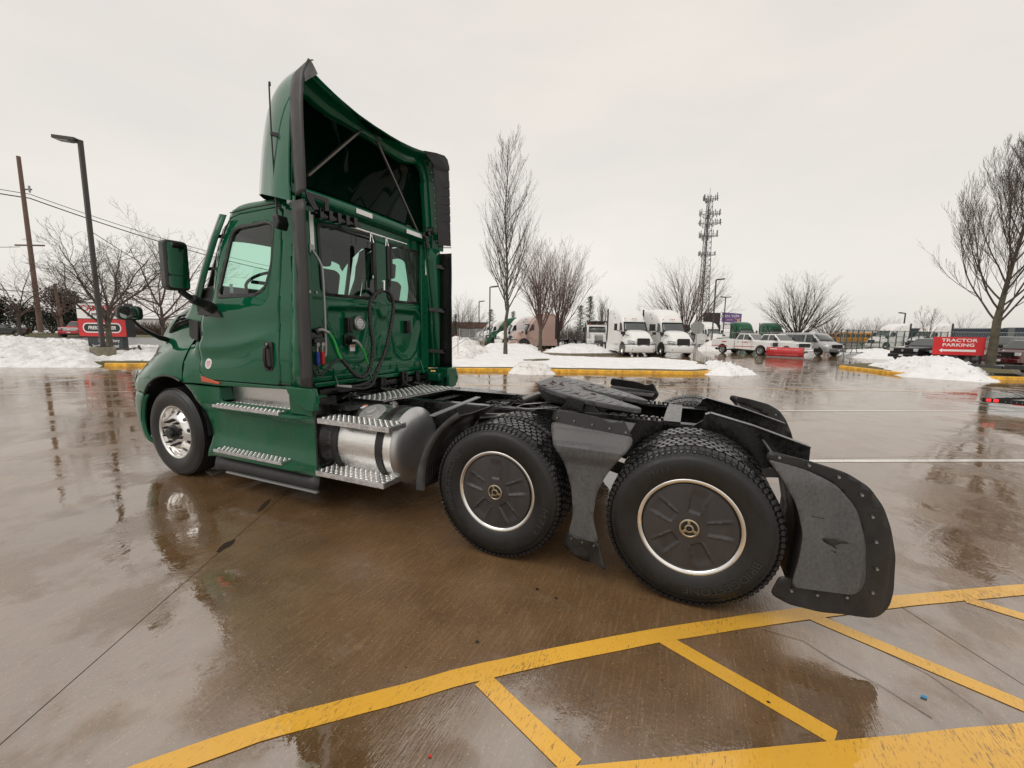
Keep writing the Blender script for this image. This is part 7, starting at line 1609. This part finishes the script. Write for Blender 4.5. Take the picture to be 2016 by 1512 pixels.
for py_, hwp, hh in ((402, 4.6, 3.6), (430, 6.6, 3.2), (447, 7.2, 3.6), (470, 5.9, 3.6), (505, 5.4, 2.6)):
    z = at(1384, py_, 230).z; pf = MB()
    P = [(cos(a)*hwp, sin(a)*hwp) for a in (radians(90), radians(210), radians(330))]
    for k in range(3):
        A, Bq = P[k], P[(k+1) % 3]
        mA = (lerp(A[0], Bq[0], .12), lerp(A[1], Bq[1], .12)); mB = (lerp(A[0], Bq[0], .88), lerp(A[1], Bq[1], .88))
        pf.obox((*mA, z-.5), (*mB, z-.5), .16, .16).obox((*mA, z+.6), (*mB, z+.6), .12, .12).obox((0, 0, z-.5), (*A, z-.5), .16, .16)
    pl_ = B('antenna_platform', pf, 'tower', tw_); first = None
    for k in range(3):
        A, Bq = P[k], P[(k+1) % 3]
        for u in (.12, .30, .5, .70, .88):
            if random.random() < .15: continue
            x, y = lerp(A[0], Bq[0], u), lerp(A[1], Bq[1], u); o = B('antenna', MB().box(-.16, .16, -.12, .12, -hh/2, hh/2), 'tower', pl_, smooth=0) if first is None else link('antenna', first.data, None, pl_, 0)
            first = first or o; o.location = (x*1.04, y*1.04, z+random.uniform(-.3, .8)); o.scale = (1, 1, random.uniform(.7, 1.1))
B('lightning_rod', MB().cyl((0, 0, HT*.9), (0, 0, HT+3), .2, .08, n=6), 'tower', tw_)

# ---- fences ----
def fence(label, pts, h, m, group=None, step=2.4, mesh_=True, rails=2):
    P = [Vector(p) for p in pts]; o0 = P[0]; t = thing('fence', label, 'fence', (o0.x, o0.y, 0), 0, group); rl = MB(); ms = MB(); pm = None
    for a, b in zip(P, P[1:]):
        L_ = (b-a).length; n = max(1, int(L_/step))
        for k in range(rails): z = h if k == 0 else lerp(.1, h, k/rails) if rails > 2 else .1; rl.obox((a.x-o0.x, a.y-o0.y, z), (b.x-o0.x, b.y-o0.y, z), .05, .05)
        for i in range(n+1):
            p = a.lerp(b, i/n)-o0; o = B('fence_post', MB().box(-.04, .04, -.04, .04, 0, h+.05), m, t, smooth=0) if pm is None else link('fence_post', pm.data, None, t, 0); pm = pm or o; o.location = (p.x, p.y, 0)
        if mesh_:
            k = int(L_/.22)
            for i in range(k):
                p = a.lerp(b, i/k)-o0; q = a.lerp(b, min(1, (i+4)/k))-o0; ms.obox((p.x, p.y, .1), (q.x, q.y, h), .012, .012).obox((p.x, p.y, h), (q.x, q.y, .1), .012, .012)
    B('fence_rail', rl, m, t, smooth=0)
    if mesh_: stuff(B('wire_mesh', ms, m, t, smooth=0))
    return t
f2 = lambda x, d: at(x, 665, d).xy
fence('grey chain link fence in front of the truck row left of centre', [f2(905, 38), f2(925, 42), f2(952, 36)], 2.0, 'galv')
fence('long chain link fence behind the parked white vehicles', [f2(960, 70), f2(1200, 66), f2(1400, 56), f2(1660, 46)], 2.2, 'galv', step=3)
fence('dark green slatted fence and gate right of the silver van', [f2(1655, 40), f2(1700, 42), f2(1780, 44), f2(1865, 46)], 2.45, 'greenfence', step=1.1, rails=4)
fence('galvanised fence line behind the red direction sign', [f2(1865, 46), f2(2060, 44)], 2.5, 'galv', step=3)
# table by the fence
pt_ = at(1668, 690, 36); t = thing('picnic_table', 'small metal picnic table right of the silver van', 'table', (pt_.x, pt_.y, 0), .4); B('table_top', MB().box(-.8, .8, -.35, .35, .72, .77), 'black', t); B('bench', MB().box(-.8, .8, -.75, -.55, .42, .46), 'black', t); B('leg', MB().tube([(-.6, -.5, 0), (-.6, -.2, .72), (-.6, .2, .72), (-.6, .5, 0)], .03, 6), 'black', t); B('leg', MB().tube([(.6, -.5, 0), (.6, -.2, .72), (.6, .2, .72), (.6, .5, 0)], .03, 6), 'black', t)
# loose iron railing and brush at the gate
rp = at(905, 690, 24); t = thing('handrail', 'thin steel handrail just right of the cab in the snow', 'railing', (rp.x, rp.y, 0), radians(20)); B('rail', MB().tube([(-1.2, 0, .2), (.3, 0, 1.25), (1.8, 0, 1.6)], .02, 6).tube([(-.1, 0, 0), (-.1, 0, 1.9)], .02, 6), 'steel', t)

# brick building far left of centre, plain commercial building band
b0 = at(925, 650, 150); t = thing('brick_building', 'low brown brick building far behind the row of trucks', 'building', (b0.x, b0.y, 0), radians(20)); B('wall', MB().box(-22, 6, 0, 12, 0, 5.2), 'brick', t, smooth=0); B('roof', MB().box(-22.3, 6.3, -.3, 12.3, 5.2, 5.6), 'galv', t, smooth=0)
for i in range(9): B('window', MB().box(-20+i*2.8, -18.4+i*2.8, -.05, 0.02, 1.5, 3.6), 'wind', t, smooth=0)
b0 = at(395, 660, 120); t = thing('warehouse', 'long pale warehouse beyond the road, left of the cab', 'building', (b0.x, b0.y, 0), -YAW); B('wall', MB().box(-26, 14, 0, 12, 0, 4.2), 'signwhite', t, smooth=0); B('roof', MB().box(-26.2, 14.2, -.2, 12.2, 4.2, 4.5), 'galv', t, smooth=0)

# ================= TREES =================
def tree(label, loc, H, style, seed, bark='bark', twig='bark', group=None, name='bare_tree', rz=0, dens=1., r0=None, fan=66):
    R = random.Random(seed); t = thing(name, label, 'tree', loc, rz, group); TK = MB(); CR = MB(); r0 = r0 or H*.012; n_seg = [0]
    def grow(mb, p, d, L, r, lv, up, wob, segs, spread, kids, maxlv, sides):
        P = [p.copy()]; D = []; dd = d.copy()
        for i in range(segs):
            dd = (dd+Vector((R.gauss(0, wob), R.gauss(0, wob), R.gauss(0, wob*.6)))+Vector((0, 0, up))).normalized(); P.append(P[-1]+dd*(L/segs)); D.append(dd.copy())
        mb.tube(P, [max(r*(1-.85*i/segs), .004) for i in range(segs+1)], sides, cap=False)
        if lv >= maxlv: return
        nk = kids[lv]
        for i in range(nk):
            u = lerp(.18, .97, (i+R.random())/nk); k = u*segs; j = min(segs-1, int(k)); q = P[j].lerp(P[j+1], k-j); dj = D[j]; ax_ = dj.orthogonal().normalized(); ang = R.uniform(0, 2*pi)
            ax_ = Matrix.Rotation(ang, 3, dj) @ ax_; sp = spread[lv]*R.uniform(.7, 1.25); nd = (dj*cos(sp)+ax_*sin(sp)).normalized()
            if nd.z < -.1: nd.z *= -.3
            grow(CR if lv >= 0 else mb, q, nd, L*lerp(.62, .30, u)*R.uniform(.7, 1.15), max(r*(1-.8*u)*.55, .006), lv+1, up, wob, max(2, segs-1), spread, kids, maxlv, 3)
    if style == 'pear':      # tall, narrow, upswept
        h0 = H*.19; P = [Vector((R.gauss(0, .05)*H*.1*(i > 1), R.gauss(0, .05)*H*.1*(i > 1), H*.86*i/12)) for i in range(13)]; TK.tube(P, [r0*(1-.95*(i/12)**.6)+.006 for i in range(13)], 9)
        n = int(42*dens)
        for i in range(n):
            u = (i+.5)/n; h = h0+(H*.86-h0)*u**1.15; az = i*2.39996+R.uniform(-.3, .3); prof = itp([(0, .19), (.12, .22), (.35, .19), (.6, .14), (.85, .09), (1, .07)], u)*H
            a0 = radians(R.uniform(26, 40)); d = Vector((cos(az)*sin(a0), sin(az)*sin(a0), cos(a0))); L_ = prof*R.uniform(1.0, 1.6)
            grow(CR, Vector((0, 0, h)), d, L_, max(.010, r0*.30*(1-u*.8)), 0, .085, .045, 7, (.42, .40), (int(9*dens), 3), 2, 4)
    elif style == 'vase':    # several stems from low fork, tall oval
        h0 = H*.20; TK.tube([Vector((0, 0, 0)), Vector((.02, 0, h0*.5)), Vector((0, .02, h0)), Vector((0.05, 0, h0*1.5))], [r0*1.25, r0, r0*.95, r0*.5], 12)
        n = int(13*dens)
        for i in range(n):
            az = i*2.39996; a0 = radians(R.uniform(6, 27)) if i else .05; d = Vector((cos(az)*sin(a0), sin(az)*sin(a0), cos(a0)))
            grow(CR, Vector((0, 0, h0*R.uniform(.85, 1.3))), d, H*R.uniform(.55, .80)*(1 if a0 < .45 else .8), r0*.55, 0, .055, .06, 9, (.50, .45, .4), (int(11*dens), 6, 3), 3, 5)
    elif style == 'broad':   # strong leader leaning slightly, big upswept limbs from a low crotch
        h0 = H*.20; lean = Vector((.085, -.02, 0)); P = [Vector((0, 0, 0)), Vector((0, 0, h0*.6)), Vector((0, 0, h0))]+[Vector((0, 0, h0))+lean*(H*.7*i/9)+Vector((R.gauss(0, .03), R.gauss(0, .03), H*.70*i/9)) for i in range(1, 10)]
        TK.tube(P, [r0*1.2, r0, r0*.98]+[r0*.80*(1-.93*(i/9)**.8) for i in range(1, 10)], 12)
        n = int(26*dens)
        for i in range(n):
            u = (i/n)**1.25; h = h0*.92+(H*.82-h0)*u; az = i*2.39996+R.uniform(-.3, .3); a0 = radians(lerp(42, 24, u)*R.uniform(.7, 1.15)); d = Vector((cos(az)*sin(a0), sin(az)*sin(a0), cos(a0)))
            k = max(0, (h-h0))/H; o_ = Vector((0, 0, h))+lean*(k*H); grow(CR, o_, d, H*lerp(.50, .20, u)*R.uniform(.85, 1.15), r0*lerp(.30, .10, u), 0, .115, .05, 9, (.44, .42, .4), (int(13*dens), 7, 3), 3, 5)
    elif style == 'round':   # short trunk, fan of straight limbs
        h0 = H*.14; TK.tube([Vector((0, 0, 0)), Vector((0, 0, h0))], [r0*1.2, r0], 10); n = int(22*dens)
        for i in range(n):
            az = i*2.39996; a0 = radians(lerp(4, fan, ((i+.5)/n)**.8)); d = Vector((cos(az)*sin(a0), sin(az)*sin(a0), cos(a0)))
            grow(CR, Vector((0, 0, h0*R.uniform(.8, 1.4))), d, H*lerp(.86, .66, (i/n)), r0*.42, 0, .03, .04, 7, (.40, .38, .35), (int(10*dens), 5, 2), 3, 4)
    elif style == 'spread':  # crooked ornamental
        h0 = H*.22; TK.tube([Vector((0, 0, 0)), Vector((.03*H*.1, 0, h0*.5)), Vector((-.02, .02, h0)), Vector((0, 0, h0*1.6))], [r0*1.2, r0, r0*.9, r0*.6], 10); n = int(9*dens)
        for i in range(n):
            az = i*2.39996; a0 = radians(R.uniform(25, 68)); d = Vector((cos(az)*sin(a0), sin(az)*sin(a0), cos(a0)))
            grow(CR, Vector((0, 0, h0*R.uniform(.8, 1.7))), d, H*R.uniform(.55, .85), r0*.50, 0, .035, .13, 8, (.75, .7, .6), (int(8*dens), 6, 4), 3, 4)
    B('trunk', TK, bark, t, smooth=60); B('crown', CR, twig, t, smooth=60, fix=False); return t
def tplace(px_, ybase, dep=None, z=0.):
    if dep: p = at(px_, 660, dep); return (p.x, p.y, z)
    p = ground(px_, ybase); return (p.x, p.y, z)
p = ground(995, 706); dA = (p-CP).dot(FW); HA = at(990, 262, dA).z
tree('tallest narrow bare tree on the snowy centre island', (p.x, p.y, .15), HA, 'pear', 3, 'bark2', 'bark', dens=1.15, r0=.155)
p = ground(1063, 692); tree('mid sized bare tree between the tall tree and the rounded one', (p.x, p.y, .1), at(1070, 492, (p-CP).dot(FW)).z, 'vase', 5, 'bark2', 'twig', r0=.17, dens=.8)
p = ground(1100, 686); tree('rounded bare tree right of the beige truck', (p.x, p.y, .1), at(1100, 515, (p-CP).dot(FW)).z, 'round', 8, 'bark2', 'twig', r0=.17, fan=40)
p = ground(1948, 727); dB = (p-CP).dot(FW); tree('big bare tree with thick trunk at the right edge, beside the red sign', (p.x, p.y, .1), at(1990, 285, dB).z*1.02, 'broad', 16, 'bark2', 'bark', r0=.185, dens=1.0)
tree('rounded bare tree behind the white service pickup', tplace(1570, 0, 62), at(1575, 562, 62).z, 'round', 21, 'bark', 'bark', r0=.26)
tree('rounded bare tree in front of the phone mast', tplace(1348, 0, 72), at(1345, 530, 72).z, 'round', 23, 'bark', 'twig', r0=.28)
tree('low bare tree right of the round one', tplace(1632, 0, 95), at(1632, 622, 95).z, 'round', 25, 'bark', 'twig', r0=.25, dens=.8)
tree('slim young bare tree right of the slim lamp post', tplace(1826, 0, 50), at(1826, 610, 50).z, 'vase', 27, 'twig', 'twig', r0=.06, dens=.5)
tree('faint small bare tree above the dark blue trailer', tplace(1893, 0, 90), at(1893, 622, 90).z, 'round', 28, 'twig', 'twig', r0=.1, dens=.5)
tree('spreading bare tree directly behind the lamp post at the sign', tplace(214, 0, 22.0, .35), 6.0, 'spread', 31, 'bark2', 'bark', r0=.14, dens=1.15)
tree('wide bare tree between the dealership sign and the truck bonnet', tplace(322, 0, 36, .2), at(322, 468, 36).z*.98, 'spread', 36, 'bark', 'twig', r0=.16, dens=1.15)
tree('bare tree behind the tall utility pole', tplace(40, 0, 60, .4), at(40, 490, 60).z, 'spread', 38, 'bark', 'twig', r0=.2, dens=1.)
gB = 'far bare trees along the horizon'
fb = [(118, 70, 520, 'spread'), (262, 80, 545, 'spread'), (905, 110, 592, 'round'), (925, 120, 600, 'round'), (1185, 110, 590, 'vase'), (1255, 150, 595, 'pear'), (1240, 150, 605, 'pear'), (1690, 120, 633, 'round'), (1720, 118, 630, 'round'), (1752, 120, 632, 'round')]
fl_ = ['bare tree left of the lamp post, in front of the dark evergreens', 'bare tree between the lamp post and the wing mirror', 'bare tree right behind the cab edge', 'bare tree above the brick building', 'bare tree between the pine and the white trucks', 'thin poplar above the two white trucks, right one', 'thin poplar above the two white trucks, left one', 'leftmost of the three low trees above the green fence', 'middle one of the three low trees above the green fence', 'rightmost of the three low trees above the green fence']
for i, (x, d, y, st_) in enumerate(fb): tree(fl_[i], tplace(x, 0, d), at(x, y, d).z, st_, 50+i, 'twig', 'twig', gB, r0=at(x, y, d).z*.016, dens=.75)
# conifers: whorled branches with needle tufts
def conifer(label, px_, dep, ytop, seed, w=.22, group=None):
    R = random.Random(seed); loc = tplace(px_, 0, dep); H = at(px_, ytop, dep).z; t = thing('pine_tree', label, 'tree', loc, 0, group); B('trunk', MB().cyl((0, 0, 0), (0, 0, H*.97), H*.014, H*.003, n=8), 'bark', t); nd = MB()
    for i in range(46):
        h = H*(.22+.76*(i/46)); a = i*2.4+R.random(); L_ = H*w*(1-.78*(i/46))*R.uniform(.6, 1.15)
        for j in range(16):
            u = (j+1)/16; c = Vector((cos(a)*L_*u, sin(a)*L_*u, h+L_*.12*u))
            for q in range(6):
                s = H*.022*R.uniform(.6, 1.3); o = Vector((R.gauss(0, 1), R.gauss(0, 1), R.gauss(0, .45)))*s; e = Vector((R.gauss(0, 1), R.gauss(0, 1), R.gauss(0, .5))).normalized()*s; f_ = Vector((R.gauss(0, 1), R.gauss(0, 1), R.gauss(0, .5))).normalized()*s*.5
                nd.add([c+o, c+o+e, c+o+f_], [(0, 1, 2)])
    B('crown', nd, 'pine', t, smooth=0, fix=False); return t
conifer('tall pine right of the rounded bare tree', 1160, 95, 582, 1, .20); gC = 'dark pines behind the truck row'
for k, (x, y) in enumerate(((966, 608), (1010, 612), (1142, 600), (897, 618))): conifer(['pine left of the tall bare tree trunk', 'pine between the tall tree and the mid sized one', 'slender pine left of the tall pine', 'pine at the edge of the cab'][k], x, 100, y, 5+k, .26, gC)
# dark evergreen clumps left, made of many leaf faces
def clump(name, label, px_, dep, w, ytop, seed, m='hedge', group=None, n=7000, zb=.3, dp=3.5):
    R = random.Random(seed); loc = tplace(px_, 0, dep, zb); H = at(px_, ytop, dep).z-zb; t = thing(name, label, 'tree' if name != 'shrub' else 'shrub', loc, 0, group); lf = MB(); stem = MB(); dR = Vector((RT.x, RT.y, 0)).normalized(); dF = Vector((-dR.y, dR.x, 0))
    blobs = [(R.uniform(-w*.42, w*.42), R.uniform(-dp*.4, dp*.4), R.uniform(.2, .78)*H, R.uniform(.16, .30)*H) for _ in range(12)]
    for (bx_, by_, bz_, br0) in blobs[:5]: stem.tube([(0, 0, 0), tuple(dR*bx_*.5+dF*by_*.5+Vector((0, 0, bz_*.5))), tuple(dR*bx_+dF*by_+Vector((0, 0, bz_)))], [.14, .1, .04], 5)
    for i in range(n):
        bx_, by_, bz_, br0 = R.choice(blobs); v = Vector((R.gauss(0, 1), R.gauss(0, 1), R.gauss(0, 1))).normalized()*br0*R.uniform(.45, 1.08)
        c = dR*(bx_+v.x*1.25)+dF*(by_+v.y)+Vector((0, 0, max(.1, bz_+v.z))); s = H*.021*R.uniform(.5, 1.4); e = Vector((R.gauss(0, 1), R.gauss(0, 1), R.gauss(0, 1))).normalized()*s; f_ = Vector((R.gauss(0, 1), R.gauss(0, 1), R.gauss(0, 1))).normalized()*s
        lf.add([c, c+e, c+e+f_, c+f_], [(0, 1, 2, 3)])
    B('trunk', stem, 'bark', t); B('crown', lf, m, t, smooth=0, fix=False); return t
gE = 'dark evergreens beyond the road'
el = ['dark evergreen at the left edge of the frame', 'dark evergreen left of the tall utility pole', 'dark evergreen behind the tall utility pole', 'dark evergreen behind the short leaning pole', 'dark evergreen left of the dealership sign', 'dark evergreen behind the dealership sign']
for i, (x, y) in enumerate(((-30, 578), (20, 572), (62, 596), (104, 592), (140, 566), (175, 590))): clump('evergreen_tree', el[i], x, 86, 7.5, y, 70+i, group=gE)
# reddish brush along the horizon
bl = [(895, 105, 10, 625), (970, 105, 10, 630), (1050, 105, 12, 632), (1130, 105, 10, 630), (1210, 105, 12, 632), (1300, 120, 12, 640), (1640, 130, 12, 650), (1780, 130, 12, 650), (1850, 120, 10, 648), (230, 100, 9, 622), (290, 100, 9, 626), (350, 100, 9, 628), (410, 100, 9, 626)]
for i, (x, d, w, y) in enumerate(bl):
    R = random.Random(90+i); loc = tplace(x, 0, d); H = max(2.5, at(x, y, d).z); t = MB(); dR = Vector((RT.x, RT.y, 0)).normalized()
    for k in range(420):
        u = R.uniform(-w, w); p = dR*u+Vector((R.uniform(-2, 2), R.uniform(-2, 2), 0)); h = H*R.uniform(.45, 1.0)*(1-.25*abs(u)/w); t.tube([p, p+Vector((R.gauss(0, .25), R.gauss(0, .25), h*.5)), p+Vector((R.gauss(0, .7), R.gauss(0, .7), h))], [.05, .035, .012], 3, cap=False)
    o = t.build('thicket', 'brush', None, smooth=0, fix=False); o.location = loc; stuff(o, 'brown leafless thicket along the horizon', 'thicket'); o['group'] = 'thickets along the horizon'
# ochre shrub and low hedge by the sign
clump('shrub', 'ochre brown shrub mound beside the fence gate', 945, 33, .9, 668, 99, 'hayp', n=1500, zb=.2, dp=1); clump('shrub', 'low reddish hedge right of the dealership sign', 272, 24, 2.4, 676, 101, 'brush', n=1800, zb=.35, dp=.8)
# small litter on the wet concrete
def bit(name, label, px_, py_, m, s, z=.004):
    p = ground(px_, py_); R = random.Random(px_); P = [(cos(a)*s*R.uniform(.5, 1.2), sin(a)*s*R.uniform(.35, .9)) for a in [2*pi*i/7 for i in range(7)]]; o = MB().prism(P, 0, s*.25, 'z').build(name, m, None, smooth=0); o.location = (p.x, p.y, z); tag(o, label, 'litter')
bit('rubber_crumb', 'black rubber crumb on the wet concrete near the yellow line', 940, 1265, 'rubber', .012); bit('rubber_crumb', 'small black crumb right of the front drive wheel', 1057, 1161, 'rubber', .014); bit('rubber_crumb', 'flat black crumb just below the front drive wheel', 1095, 1179, 'rubber', .012)
bit('leaf', 'thin dark leaf lying across the slanted yellow stripe', 1513, 1384, 'rubber', .009); bit('wrapper', 'tiny blue and white wrapper between the yellow stripes', 1820, 1374, 'teal', .016); bit('wrapper', 'tiny red scrap near the bottom edge', 847, 1490, 'signred', .008)
